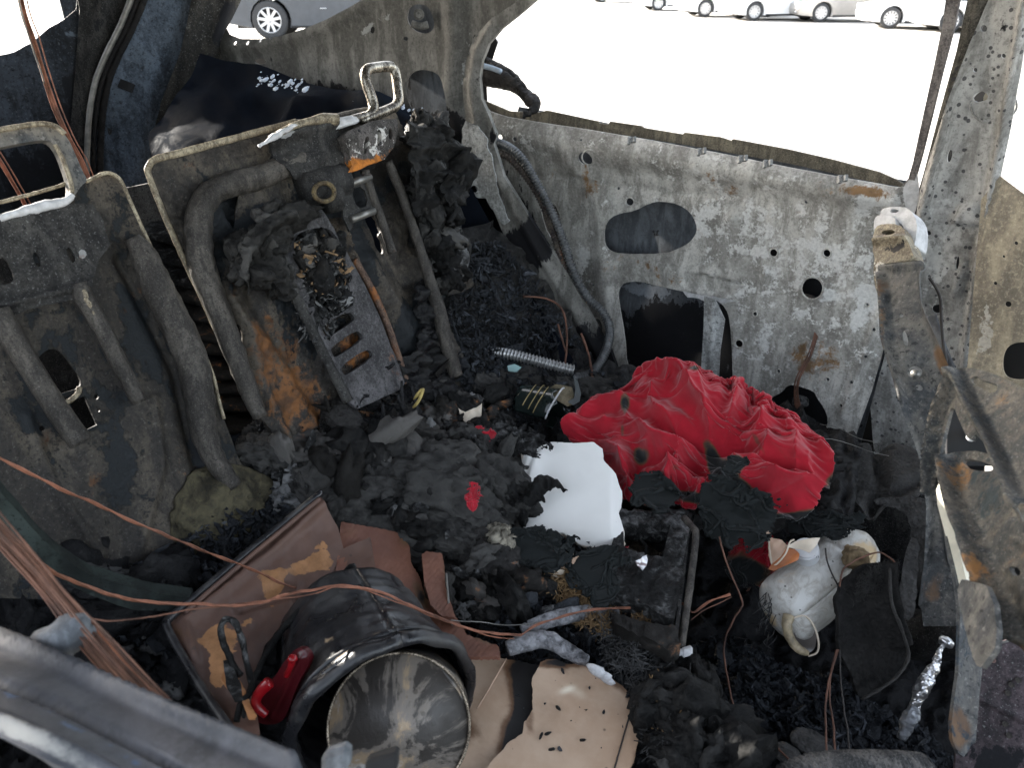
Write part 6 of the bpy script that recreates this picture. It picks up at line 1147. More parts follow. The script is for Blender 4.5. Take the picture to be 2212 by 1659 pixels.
tube('bail_handle', [D(760, 1262, .90), D(748, 1246, .89), D(735, 1256, .88), D(690, 1290, .87), D(640, 1330, .85), D(600, 1372, .83), D(566, 1430, .80), D(548, 1470, .78), D(530, 1520, .76), D(520, 1560, .74)], [.006, .006, .007, .006, .005, .004, .0035, .003, .003, .003], M['char'], bk, rough=.003, rs=120)
sheet('charred_tab', [(735, 1240), (752, 1218), (764, 1216), (772, 1232), (785, 1250), (775, 1262), (755, 1256)], plane(D(758, 1240, .90), -FW+UP*.3), M['charash'], bk, step=4, thick=.003, jag=3, h=lambda P: .008*fbm(P, .06, 3, 2))
tube('red_cord', [D(772, 1246, .89), D(784, 1256, .885), D(800, 1268, .88)], .0022, M['redplastic'], bk)
rp = thing('red_latch', 'translucent red plastic latch clipped on the side of the black bucket', 'latch', D(610, 1480, .76))
RL = plane(D(610, 1480, .765), -FW-RT*.3)
sheet('latch_body', smooth_closed([(636, 1403), (652, 1400), (668, 1414), (668, 1434), (640, 1484), (622, 1540), (604, 1566), (560, 1566), (543, 1545), (543, 1515), (566, 1480), (590, 1470), (612, 1432)], 2), RL, M['redplasticdark'], rp, step=4, thick=.008, h=ridge([(652, 1420), (620, 1490), (590, 1550)], 8, .004))
tube('latch_bar', [D(632, 1424, .752), D(628, 1440, .752), D(618, 1462, .754)], [.0045, .003, .0028], M['redplastic'], rp)
lump('latch_knob', D(632, 1424, .748), (.0045, .0045, .004), M['redplastic'], rp, n=3, amp=.05)
tube('latch_bar', [D(583, 1474, .745), D(572, 1484, .745), D(556, 1505, .745), D(554, 1525, .745), D(575, 1545, .748)], [.006, .006, .005, .005, .004], M['redplastic'], rp, seg=12)
rope = thing('charred_cord_loop', 'charred looped cord hanging in front of the brown case beside the bucket', 'cord', D(500, 1400, .76))
tube('cord', [D(545, 1480, .765), D(532, 1430, .77), D(525, 1390, .775), D(510, 1350, .78), D(492, 1338, .78), D(478, 1350, .775), D(480, 1380, .77), D(492, 1410, .77), D(505, 1440, .765), D(520, 1460, .76)], .0032, M['charash'], rope, rough=.0015, rs=150)
tube('cord', [D(545, 1475, .765), D(538, 1500, .75), D(520, 1520, .74), D(512, 1560, .73)], .003, M['char'], rope, rough=.0015, rs=150)
# steel pot base inside / in front of the bucket
pt = thing('scorched_steel_pot', 'round scorched steel pot standing in the mouth of the black bucket', 'pot', D(862, 1570, .78))
pax = nrm(-FW*.96+UP*.18+RT*.05); pu = nrm(UP-pax*(UP@pax)); pv = np.cross(pax, pu); pc = D(862, 1570, .775)
G = np.zeros((22, 72, 3))
for i in range(22):
    t = i/21; r = .0705*t
    for j in range(72):
        a = j/71*2*math.pi; h_ = -.012+.012*min(1, (t/.9)**4)+.003*math.sin(6*t)+.004*math.sin(2*a+3*t)*t*(1-t)*2
        G[i, j] = pc+pax*h_+pu*r*math.cos(a)+pv*r*math.sin(a)
G += pax*(fbm(G.reshape(-1, 3), 25, 3, 5).reshape(22, 72)*.003)[..., None]; G[:, -1] = G[:, 0]
gridmesh('pot_base', G, M['pot'], pt, {'ash': lambda P: blobs(px_of(P), [(850, 1600, 110, 80, 0, .55), (950, 1560, 40, 60, 0, .35), (870, 1450, 50, 40, 0, -.4), (800, 1560, 34, 60, 0, .45)])}, thick=.002)
tube('pot_rim', [pc+pax*.002+pu*.0715*math.cos(a)+pv*.0715*math.sin(a) for a in np.linspace(0, 2*math.pi, 80)], .0016, burnt('worn_rim', base=(.5, .42, .32), base2=(.2, .16, .12), ab=-.5, sb=-.15, rb=-.3, sc=40, rough=.3, metal=.7), pt, sm=0, seg=8)
mk('pot_wall', *tubeV([pc+pax*.001, pc-pax*.09], .0705, 60), M['pot'], pt)
for k, rr in enumerate((.004, .0075, .011)):
    tube('centre_ring', [pc-pax*.006+pu*(rr*math.cos(a)-.004)+pv*(rr*math.sin(a)-.004)+pax*.002 for a in np.linspace(0, 2*math.pi, 24)], .0009, M['pot'], pt, sm=0, seg=5)
for k in range(16):
    a = rg.uniform(0, 6.28); r_ = rg.uniform(.01, .06); lump('burnt_bit', pc-pax*.005+pu*r_*math.cos(a)+pv*r_*math.sin(a), (rg.uniform(.001, .005), rg.uniform(.001, .003), .001), M['char'], pt, ax=[pu, pv, pax], n=2, amp=.4, seed=k)
# ---- tan board
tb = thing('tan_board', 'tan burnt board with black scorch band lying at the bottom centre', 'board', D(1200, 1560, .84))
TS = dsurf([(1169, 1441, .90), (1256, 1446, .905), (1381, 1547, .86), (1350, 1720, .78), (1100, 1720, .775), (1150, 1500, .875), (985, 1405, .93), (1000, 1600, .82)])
sheet('board_sheet', [(1147, 1486), (1165, 1442), (1194, 1437), (1230, 1446), (1256, 1444), (1303, 1468), (1345, 1500), (1368, 1520), (1384, 1550), (1375, 1620), (1350, 1720), (1010, 1720), (1060, 1660), (1090, 1625), (1125, 1600), (1130, 1575), (1148, 1545), (1150, 1520)], TS, M['card'], tb, off=.012, step=6, thick=.003, jag=5, h=lambda P: .003*fbm(P, .01, 3, 2), attrs={'burn': lambda P: .42*np.exp(-(dpoly(P, [(1160, 1440), (1256, 1440), (1310, 1466), (1376, 1525), (1392, 1560), (1380, 1660), (1360, 1720)])/24)**2)+blobs(P, [(1140, 1560, 14, 60, 0, .3), (1200, 1446, 40, 10, 0, .3), (1290, 1560, 26, 16, 20, .16), (1200, 1600, 24, 16, 0, .18), (1210, 1480, 30, 14, 0, .2)]), 'ash': lambda P: blobs(P, [(1222, 1503, 16, 7, -20, 1.0), (1245, 1510, 20, 8, 30, .35)])})  # pale 'ash' blobs paint a sun spot onto the board
sheet('board_sheet', [(985, 1410), (1030, 1415), (1075, 1422), (1120, 1430), (1175, 1440), (1170, 1500), (1160, 1600), (1110, 1720), (960, 1720), (1002, 1600), (1000, 1500)], TS, M['card'], tb, off=.002, step=6, thick=.003, jag=3, h=lambda P: .003*fbm(P, .012, 3, 5), attrs={'burn': lambda P: .15+blobs(P, [(1140, 1460, 50, 50, 0, .8), (1145, 1530, 34, 60, 0, .9), (1115, 1600, 34, 60, 20, .9), (1000, 1540, 20, 60, 0, .3), (1040, 1500, 50, 50, 0, -.25), (990, 1440, 40, 20, 0, .3), (1020, 1600, 30, 50, 0, .15)])})
tube('board_seam', [X_ for X_ in TS([(1368, 1522), (1352, 1580), (1325, 1680), (1318, 1720)], .0135)[0]], .0009, M['wireblack'], tb, seg=4)
tube('board_crease', [X_ for X_ in TS([(1095, 1430), (1060, 1490), (1030, 1540)], .006)[0]], .0009, M['label_tan'], tb, seg=4)
flx, fln = TS(RNG.uniform((1100, 1460), (1360, 1650), (18, 2)), .0145)
flakes('scattered_specks', flx, .0010, M['flake'], fln, .15, parent=tb, seed=3)
for k, (x, y, a) in enumerate(((1202, 1548, 40), (1188, 1640, 110), (1255, 1620, 0), (1180, 1605, 60), (1165, 1610, 20))):
    X_ = TS([(x, y)], .017)[0][0]
    tag(lump('char_speck', X_, (.0034, .0015, .001), M['char'], None, ax=[RT*math.cos(a)+UP*math.sin(a), UP*math.cos(a)-RT*math.sin(a), -FW], n=2, amp=.4, seed=k), ['curled char speck highest on the tan board', 'char speck lowest on the tan board, near the bottom edge', 'char speck nearest the seam on the right of the tan board', 'char speck in the middle of the close trio on the board', 'char speck nearest the black scorch band of the board'][k], 'char speck', 'specks on the tan board')
# ---- footwell: jug, flaps, felt, foil
jg = thing('white_jug', 'heat-warped white plastic jug with scorched neck lying in the footwell', 'jug', D(1755, 1280, 1.08))
ja = nrm(D(1840, 1200, 1.10)-D(1690, 1320, 1.05)); jn = nrm(-FW-ja*(-FW@ja)); jb = np.cross(jn, ja)
j0 = D(1672, 1338, 1.04); j1 = D(1872, 1178, 1.12); jd = j1-j0; jax = nrm(jd); jL = np.linalg.norm(jd); jn2 = nrm(-FW-jax*(-FW@jax)); jb2 = np.cross(jn2, jax)
G = np.zeros((46, 64, 3))
for i in range(46):
    t = i/45; rr = .050*min(1, math.sqrt(max(0, 1-((.14-t)/.14)**2)) if t < .14 else 1)
    if t > .70: rr = .050*(1-.5*((t-.70)/.30)**2.2)
    if abs(t-.665) < .014: rr *= .93
    for j in range(64):
        a_ = j/63*2*math.pi; ca, sa = math.cos(a_), math.sin(a_); k_ = (abs(ca)**2.3+abs(sa)**2.3)**(-1/2.3)
        G[i, j] = j0+jd*t+jn2*rr*.80*ca*k_*.93+jb2*rr*sa*k_*.93
q = fbm(G.reshape(-1, 3), 22, 4, 3).reshape(46, 64)*.003+fbm(G.reshape(-1, 3), 60, 3, 13, True).reshape(46, 64)*.0012
G += jn2*q[..., None]; G[:, -1] = G[:, 0]
gridmesh('jug_body', G, M['jug'], jg, {'burn': lambda P: blobs(px_of(P), [(1858, 1200, 40, 30, 0, .95), (1700, 1250, 60, 12, -35, .4), (1668, 1335, 24, 40, 0, .5), (1800, 1300, 20, 30, 0, .15)])}, thick=.002)
tube('jug_seam', [D(1783, 1185, 1.03), D(1786, 1210, 1.015), D(1797, 1240, 1.01), D(1812, 1268, 1.02)], .0012, M['wireblack'], jg, seg=5)
tube('jug_handle', [D(1704, 1330, 1.02), D(1700, 1352, 1.015), D(1706, 1378, 1.015), D(1722, 1400, 1.01), D(1745, 1412, 1.01)], [.008, .007, .006, .006, .004], simple('scorched_handle', (.42, .34, .22), .5, 0, .8, 60, .6), jg, rough=.0015, rs=150)
sheet('handle_web', smooth_closed([(1712, 1338), (1738, 1332), (1758, 1352), (1766, 1385), (1764, 1408), (1746, 1416), (1726, 1398), (1712, 1370)], 2), plane(D(1740, 1375, 1.03), -FW), simple('smoky_plastic', (.20, .175, .16), .3, 0, .4, 14, .3), jg, step=5, thick=.003, h=lambda P: .006*np.sin((P[:, 1]-1330)/16))
tube('web_edge', [D(1712, 1336, 1.015), D(1738, 1331, 1.015), D(1758, 1352, 1.015), D(1768, 1386, 1.012), D(1765, 1410, 1.01), D(1746, 1418, 1.01)], .0014, M['label_pale'], jg, seg=5)
lump('melted_neck', D(1845, 1205, 1.05), (.016, .014, .010), charm('melted_scorch', (.03, .018, .012), (.30, .22, .13), lo=.3, hi=.7, sc=40), jg, ax=[RT, UP, FW], n=4, amp=.5, seed=6)
for k in range(26):
    a = rg.uniform(0, 6.28); x, y = 1664+rg.normal(0, 8), 1320+rg.normal(0, 26)
    tube('melt_strand', [D(x, y, 1.04), D(x-8+rg.normal(0, 6), y+12, 1.03), D(x-12+rg.normal(0, 8), y+26, 1.04)], .0006, M['hair'], jg, sm=2, seg=4)
cp = thing('screw_cap', 'white screw cap with faint print under a folded pale label', 'cap', D(1742, 1195, 1.04))
mk('cap_body', *join([tubeV([D(1743, 1200, 1.035), D(1741, 1186, 1.022)], .0165, 28), tubeV([D(1741, 1186, 1.022), D(1741, 1184, 1.020)], .0145, 28)]), M['cap'], cp, smooth=False)
for k in range(5):
    tube('print_stroke', [D(1757+k*5, 1202+(k % 2), 1.005), D(1758+k*5, 1207, 1.005)] if 0 else [D(1752+k*4, 1201, 1.012), D(1752.6+k*4, 1205.5, 1.012)], .0005, M['ink'], cp, sm=0, seg=4)
fb = thing('peeled_labels', 'folded orange and pale burnt labels peeling off above the white jug', 'labels', D(1700, 1190, 1.03))
LB = plane(D(1700, 1190, 1.02), -FW+UP*.5)
sheet('pale_flap', [(1700, 1180), (1720, 1168), (1772, 1162), (1762, 1180), (1747, 1196), (1730, 1186)], LB, M['label_pale'], fb, off=.02, step=4, thick=.001, h=lambda P: .004*np.sin(P[:, 0]/12))
sheet('orange_flap', [(1662, 1228), (1672, 1215), (1690, 1200), (1702, 1182), (1716, 1186), (1724, 1200), (1722, 1212), (1700, 1222), (1672, 1234)], LB, M['label_orange'], fb, off=.006, step=4, thick=.001, h=lambda P: .006*np.sin((P[:, 0]+P[:, 1])/14))
sheet('scorched_flap', [(1650, 1146), (1664, 1144), (1668, 1160), (1690, 1166), (1704, 1178), (1690, 1200), (1668, 1222), (1660, 1200), (1662, 1175)], LB, M['label_tan'], fb, off=-.01, step=4, thick=.001, jag=2, h=lambda P: .008*fbm(P, .04, 3, 2))
tube('flap_edge', [D(1660, 1160, 1.04), D(1664, 1200, 1.02), D(1672, 1222, 1.01), D(1696, 1198, 1.0), D(1706, 1172, 1.01), D(1716, 1166, 1.01)], .0012, M['label_pale'], fb, seg=5)
# felt carpet
def felt(lb_, out_, surf, seed, mat='feltdark', h=None, off=0, step=6, th_=.006):
    return tag(sheet('felt_carpet', smooth_closed(out_, 1), surf, M[mat], None, off=off, step=step, thick=th_, jag=5, seed=seed, h=h or (lambda P: .012*fbm(P, .012, 4, seed)+.002*fbm(P, .1, 3, seed+3))), lb_, 'felt carpet')
felt('grey felt carpet folded over the door sill behind the red cloth', [(1830, 960), (1880, 955), (1960, 962), (1990, 985), (2000, 1040), (1980, 1075), (1900, 1085), (1860, 1100), (1835, 1060), (1825, 1010)], dsurf([(1830, 960, 1.33), (1990, 985, 1.30), (1990, 1075, 1.22), (1850, 1090, 1.24)]), 3, 'felt', h=lambda P: ridge([(1900, 955), (1905, 1040), (1880, 1095)], 14, -.03)(P)+ridge([(1990, 1030), (1930, 1060), (1890, 1075)], 12, -.02)(P)+.006*fbm(P, .03, 4, 3))
felt('lower grey felt strip hanging from the folded carpet beside the curved frame', [(1880, 1080), (1980, 1070), (2010, 1090), (2010, 1180), (1996, 1260), (1960, 1300), (1950, 1200), (1975, 1150), (1950, 1100), (1900, 1095)], dsurf([(1880, 1080, 1.24), (2010, 1090, 1.2), (2000, 1260, 1.18), (1950, 1200, 1.22)]), 4, 'felt')
felt('dark felt flap draped over the right end of the white jug', [(1812, 1275), (1840, 1240), (1880, 1215), (1925, 1205), (1930, 1240), (1922, 1300), (1935, 1350), (1960, 1400), (1965, 1425), (1930, 1470), (1860, 1515), (1845, 1480), (1830, 1440), (1810, 1400), (1806, 1340)], dsurf([(1812, 1275, 1.0), (1925, 1205, 1.03), (1960, 1420, 1.02), (1860, 1515, 1.0), (1806, 1360, .99)]), 5, 'feltdark', h=lambda P: ridge([(1900, 1215), (1905, 1300), (1930, 1380)], 18, .03)(P)+.008*fbm(P, .03, 4, 3))
felt('narrow upright grey felt strip by the curved frame foot', [(1965, 1160), (1985, 1165), (1985, 1230), (1975, 1330), (1960, 1345), (1940, 1320), (1945, 1240)], dsurf([(1965, 1160, 1.16), (1985, 1230, 1.14), (1960, 1340, 1.12)]), 6, 'felt')
tube('felt_edge_', [D(1922, 1226, 1.0), D(1926, 1300, .985), D(1948, 1360, .985), D(1962, 1420, .99), D(1930, 1468, .98), D(1862, 1512, .975)], .0035, M['felt'], bpy.data.objects['felt_carpet.002'] if 'felt_carpet.002' in bpy.data.objects else None, rz=.002, rough=.001, rs=150).name = 'cut_edge'
fibres('felt_fuzz', 'fine grey fuzz standing off the dark felt flap', 'fibres', [(1840, 1240), (1880, 1215), (1925, 1205), (1925, 1240), (1870, 1270), (1830, 1300)], dsurf([(1812, 1275, 1.0), (1925, 1205, 1.03), (1930, 1400, 1.02), (1830, 1400, 1.0)]), 500, .012, .0003, 'felt', .01, 8)
fibres('felt_fuzz', 'fine fuzz on the folded grey carpet behind the red cloth', 'fibres', [(1830, 970), (1930, 960), (1990, 1000), (1980, 1080), (1860, 1090)], dsurf([(1830, 960, 1.33), (1990, 985, 1.30), (1990, 1075, 1.22), (1850, 1090, 1.24)]), 400, .012, .0003, 'felt', .005, 9)
# burnt twist of foil
fo2 = thing('foil_twist', 'twisted silvery foil strip standing in the footwell near the dark blade', 'foil', D(1995, 1480, 1.0))
tube('foil', [D(2043, 1386, 1.02), D(2030, 1410, 1.01), D(2022, 1436, 1.005), D(2004, 1462, 1.0), D(1988, 1495, .99), D(1976, 1528, .985)], [.006, .0035, .006, .012, .014, .007], M['foil'], fo2, rz=[.005, .003, .005, .009, .009, .006], rough=.0045, rs=130, seg=22, sm=16, smooth=False)
tube('foil_tail', [D(1976, 1528, .985), D(1968, 1548, .98), D(1956, 1572, .975), D(1946, 1598, .97)], [.006, .010, .008, .003], simple('dull_foil', (.28, .29, .31), .5, .6, .6, 25, .5), fo2, rough=.004, rs=130, seg=16, sm=10, smooth=False)
lump('foil_ball', D(2044, 1386, 1.015), (.008, .006, .006), M['foil'], fo2, n=3, amp=.35, seed=5)
# pipe and coil by the sill
tag(tube('sill_pipe', [D(1950, 1370, 1.2), D(2000, 1372, 1.17), D(2060, 1368, 1.13), D(2120, 1360, 1.1)], .038, M['blackmetal'], seg=20, rough=.002), 'thick dark pipe crossing behind the blade at the foot of the curved frame', 'pipe')
tag(tube('rusty_coil', [D(2030+26*math.cos(a), 1292+20*math.sin(a), 1.14+.004*a) for a in np.linspace(0, 12, 40)], .008, M['charbrown'], sm=0, rough=.003, rs=80), 'sooty coil at the foot of the curved seat frame', 'coil')
hz_ = crom([D(1700, 1700, .78), D(1760, 1675, .785), D(1850, 1668, .79), D(1930, 1668, .80), D(1990, 1672, .81)], 30); Ln = np.r_[0, np.cumsum(np.linalg.norm(np.diff(hz_, axis=0), axis=1))]
V, Fc = tubeV(hz_, .020+.0013*np.sin(Ln/.0048*2*math.pi), 24)
tag(mk('ribbed_hose', V, Fc, burnt('grey_hose', base=(.16, .15, .14), base2=(.08, .08, .08), ab=-.6, sb=-.3, rb=-.6, sc=20)), 'thick ribbed grey hose at the bottom edge, right of centre', 'hose')
tag(tube('charred_pole', [D(1495, 1546, .90), D(1540, 1590, .86), D(1600, 1645, .82), D(1660, 1700, .79)], [.010, .013, .013, .013], M['feltdark'], rough=.001, seg=18), 'round charred pole sloping down through the footwell to the bottom edge', 'pole')
rg = np.random.default_rng(77)
for k, (x, y, s_) in enumerate(((1755, 1608, .03), (1700, 1630, .022))):
    tag(lump('charcoal_chunk', hz(.50)([(x, y)])[0][0], (s_, s_*.7, .006), M['felt'], None, n=4, amp=.2, seed=k+5), ('flat grey charcoal slab in the lower footwell' if k == 0 else 'tan-edged charcoal slab beside the ribbed hose'), 'charcoal')
# ---- wires
def wire(lb_, pts, r, mat='copper', strands=1, tw=.9, nm='copper_wire', cat='wire', group=None, sm=14):
    P = crom([D(*p) for p in pts], sm); sd_ = len(lb_); P = P+.0016*np.c_[fbm(P, 40, 3, sd_), fbm(P, 40, 3, sd_+7), fbm(P, 40, 3, sd_+13)]
    if strands == 1: V, Fc = tubeV(P, r, 6)
    else:
        L = np.r_[0, np.cumsum(np.linalg.norm(np.diff(P, axis=0), axis=1))]; n = max(20, int(L[-1]/.003)); s = np.linspace(0, L[-1], n)
        Q = np.c_[[np.interp(s, L, P[:, i]) for i in range(3)]].T; T_, N_, B_ = frames(Q); parts = []
        for k in range(strands):
            a = s/.011*tw+k*2*math.pi/strands; parts.append(tubeV(Q+(N_*np.cos(a)[:, None]+B_*np.sin(a)[:, None])*r*.95, r, 5))
        V, Fc = join(parts)
    return tag(mk(nm, V, Fc, M[mat]), lb_, cat, group)
wire('twisted copper wire stretched diagonally across the left seat back', [(-40, 972, .62), (0, 990, .64), (120, 1050, .68), (250, 1110, .73), (420, 1182, .79), (530, 1225, .84), (600, 1256, .88), (640, 1270, .89)], .0009, strands=2)
wire('long sagging copper wire passing over the case and bucket to the footwell', [(40, 1178, .60), (69, 1202, .61), (124, 1241, .63), (179, 1263, .65), (248, 1288, .67), (330, 1301, .70), (482, 1307, .74), (561, 1302, .76), (623, 1284, .78), (716, 1268, .80), (763, 1268, .81), (825, 1281, .83), (918, 1321, .85), (1007, 1357, .87), (1069, 1369, .88), (1125, 1373, .89)], .0009, strands=3)
wire('thin copper wire joining the long one from the lower left', [(150, 1332, .66), (190, 1337, .67), (250, 1341, .68), (330, 1332, .70), (420, 1317, .73), (490, 1306, .745)], .0010, 'copperdull')
wire('second copper wire running just below the long one over the bucket', [(490, 1309, .745), (600, 1296, .77), (680, 1282, .79), (730, 1268, .80), (790, 1276, .82), (870, 1306, .84), (960, 1342, .86), (1060, 1374, .88), (1110, 1380, .885)], .0008)
wire('copper wires continuing right over the ash stick to the seat frame rod', [(1125, 1373, .89), (1160, 1350, .91), (1210, 1334, .92), (1256, 1321, .93), (1310, 1316, .94), (1365, 1312, .95), (1410, 1306, .96), (1456, 1303, .96), (1480, 1308, .95), (1496, 1323, .94), (1515, 1312, .94), (1537, 1298, .94), (1577, 1284, .94)], .0009, strands=2)
wire('fine copper branch sloping down from the ash stick to the charred fibres', [(1350, 1330, .94), (1390, 1362, .93), (1430, 1400, .92), (1450, 1430, .91), (1462, 1470, .90)], .0008)
wire('thin branch of copper wire above the main one by the seat frame', [(1370, 1312, .95), (1400, 1302, .955), (1440, 1300, .96), (1475, 1306, .955)], .0007)
wire('forked wire end pointing up right inside the dark footwell', [(1494, 1338, .94), (1520, 1320, .94), (1550, 1305, .94), (1580, 1290, .94)], .0007, 'copperdull')
wire('thin grey steel wire above the long copper wire right of the bucket', [(975, 1340, .90), (1030, 1344, .91), (1080, 1350, .92), (1130, 1350, .92), (1180, 1342, .92)], .0006, 'steel', nm='steel_wire')
wire('stiff brown wire zigzagging down the footwell past the white jug', [(1554, 1160, 1.0), (1565, 1200, 1.0), (1581, 1245, 1.0), (1603, 1300, 1.0), (1600, 1315, 1.0), (1584, 1341, 1.0), (1563, 1397, 1.0), (1572, 1469, .98), (1597, 1550, .95), (1656, 1594, .92), (1715, 1653, .88)], .0013, 'copperdull', nm='stiff_wire')
wire('left one of the two brown wires hanging straight down right of centre', [(1812, 1404, .98), (1800, 1440, .97), (1790, 1478, .95), (1784, 1531, .92), (1787, 1634, .86), (1790, 1660, .85)], .0013, 'copperdull', nm='stiff_wire')
wire('right one of the two brown wires hanging straight down, bowed at mid height', [(1808, 1404, .98), (1796, 1450, .965), (1792, 1500, .94), (1800, 1570, .90), (1804, 1640, .86)], .0012, 'copperdull', nm='stiff_wire')
wire('thin dark wire hanging right of the two brown wires', [(1814, 1404, .98), (1817, 1470, .95), (1822, 1531, .92), (1830, 1570, .90), (1836, 1632, .86)], .0010, 'wireblack', nm='thin_wire')
wire('rust-red bent wire arching over the neck of the white jug', [(1813, 1268, .99), (1816, 1245, .99), (1828, 1222, .99), (1862, 1204, 1.0), (1896, 1193, 1.0), (1915, 1200, 1.0), (1930, 1212, 1.0), (1937, 1228, 1.0)], .0012, 'copperdull', nm='bent_wire')
wire('hair-thin wires trailing right off the red cloth over the grey carpet', [(1740, 955, 1.28), (1790, 948, 1.27), (1840, 960, 1.27), (1880, 975, 1.26), (1920, 985, 1.26)], .0005, 'steel', nm='hair_wire')
wire('hair-thin wire arched above the carpet near the speaker hole', [(1770, 915, 1.30), (1810, 925, 1.28), (1850, 945, 1.27), (1890, 955, 1.26)], .0005, 'steel', nm='hair_wire')
def bundle(lb_, pts, n, spread, r, mat, seed, nm='copper_bundle', taper=None):
    rg_ = np.random.default_rng(seed); P0 = A(pts, float); parts = []
    for k in range(n):
        o = rg_.normal(0, 1); o2 = rg_.normal(0, 1); q = []
        for i, p in enumerate(P0):
            s_ = spread*(taper[i] if taper else 1); q.append(D(p[0]+o*s_+rg_.normal(0, s_*.12), p[1]+rg_.normal(0, 1), p[2]+o2*s_*.0006))
        parts.append(tubeV(crom(q, 8), r*rg_.uniform(.7, 1.2), 5))
    return tag(mk(nm, *join(parts), M[mat]), lb_, 'wire bundle')
bundle('thick bundle of bare copper wires hanging down in the upper left', [(38, -40, 1.25), (52, 30, 1.28), (70, 80, 1.30), (92, 150, 1.33), (118, 230, 1.36), (150, 300, 1.38), (178, 350, 1.40), (205, 420, 1.42), (230, 480, 1.44)], 22, 4.2, .0016, 'copper', 1, taper=[1, 1, 1.1, 1, 1, .9, .9, .8, .8])
bundle('few stray copper strands left of the headrest opening', [(-60, 250, 1.3), (0, 345, 1.32), (30, 395, 1.34), (55, 440, 1.36), (70, 480, 1.38)], 8, 5, .0012, 'copper', 2)
wire('single pale strand beside the upper left copper bundle', [(34, -30, 1.24), (50, 40, 1.26), (66, 90, 1.28), (96, 180, 1.32)], .0012, 'steel', nm='steel_wire')
bundle('blurred fan of reddish copper wires crossing the lower left corner', [(-60, 1080, .50), (0, 1150, .50), (60, 1215, .50), (120, 1285, .50), (200, 1380, .49), (290, 1480, .48), (380, 1570, .47)], 26, 22, .0008, 'copperdull', 3, taper=[.8, .8, .75, .7, .9, 1, 1])
bundle('single file of copper strands right of the blurred fan', [(40, 1180, .52), (100, 1245, .52), (170, 1330, .51), (250, 1420, .50), (330, 1510, .49), (370, 1560, .48)], 5, 5, .0009, 'copper', 4)
# ---- dark green belt along the left seat foot
tag(sheet('seat_edge_bar', [(-60, 1010), (0, 1062), (60, 1130), (130, 1200), (200, 1250), (300, 1275), (420, 1300), (400, 1330), (290, 1318), (190, 1290), (110, 1240), (40, 1180), (-60, 1110)], dsurf([(-60, 1050, .70), (60, 1160, .74), (200, 1270, .80), (420, 1310, .86)]), burnt('greenish_edge', fleck=0, base=(.026, .034, .031), base2=(.018, .022, .021), ab=-.9, sb=-.2, rb=-.7, sc=12, bump=.2), None, step=9, thick=.02, h=lambda P: .01*fbm(P, .01, 3, 5)), 'dark greenish bar along the foot of the left seat back', 'seat edge')
# ------------------------------------------------------------ front seat frames at the right
fa = thing('curved_seat_frame', 'long curved grey-brown side frame of the front passenger seat with slots and bolt hole', 'seat frame', D(1980, 900, 1.0))
FA = dsurf([(1935, 460, 1.10), (1950, 600, 1.06), (1965, 750, 1.02), (2000, 880, .99), (2010, 1020, .98), (2030, 1150, .98), (2030, 1290, .98), (1900, 600, 1.10), (2050, 850, .99)])
sheet('frame_strap', [(1918, 588), (1925, 578), (1970, 570), (2003, 574), (2009, 582), (2004, 612), (2005, 666), (2014, 700), (2028, 744), (2042, 785), (2053, 821), (2059, 856), (2052, 884), (2036, 947), (2028, 1021), (2038, 1115), (2058, 1208), (2074, 1290), (2070, 1350), (2000, 1350), (1992, 1288), (2004, 1208), (2006, 1084), (1991, 990), (1960, 897), (1944, 850), (1930, 790), (1920, 740), (1918, 660)], FA, M['frontmetal'], fa,
      [ell(1956, 688, 5), ell(1962, 737, 5, 17, -10), ell(1969, 768, 4.5), ell(1977, 807, 15, 14), ell(1985, 843, 6, 8, -30), ell(2016, 928, 5, 6), ell(2023, 965, 3.5)], off=.012, step=6, thick=.003,
      h=hsum(ridge([(1921, 600), (1922, 740), (1960, 895), (1993, 990), (2008, 1084), (2006, 1210), (1996, 1300)], 7, .014), ridge([(2004, 600), (2008, 680), (2055, 830), (2032, 950), (2030, 1030), (2060, 1210)], 7, .014), lambda P: -.006*np.exp(-(((P[:, 0]-1977)/20)**2+((P[:, 1]-807)/20)**2)), ridge([(1920, 584), (2005, 580)], 7, .01)),
      attrs={'rust': lambda P: blobs(P, [(2040, 800, 16, 60, -20, .7), (1960, 620, 40, 40, 0, .3), (1925, 720, 8, 90, 0, .6), (2020, 1260, 40, 60, 0, .7), (1950, 870, 20, 60, -20, .3)]), 'soot': lambda P: blobs(P, [(1990, 880, 24, 90, -20, .5), (2020, 980, 20, 60, 0, .45), (2020, 1290, 30, 40, 0, .3)])})
sheet('strap_flange', [(1910, 656), (1920, 655), (1922, 740), (1945, 850), (1975, 940), (2002, 1020), (2010, 1100), (2008, 1210), (1996, 1300), (1990, 1290), (2002, 1208), (2004, 1084), (1989, 990), (1958, 897), (1942, 850), (1917, 762), (1908, 697)], FA, M['frontmetal'], fa, off=.002, step=6, thick=.022, attrs={'rust': lambda P: .4+0*P[:, 0]})
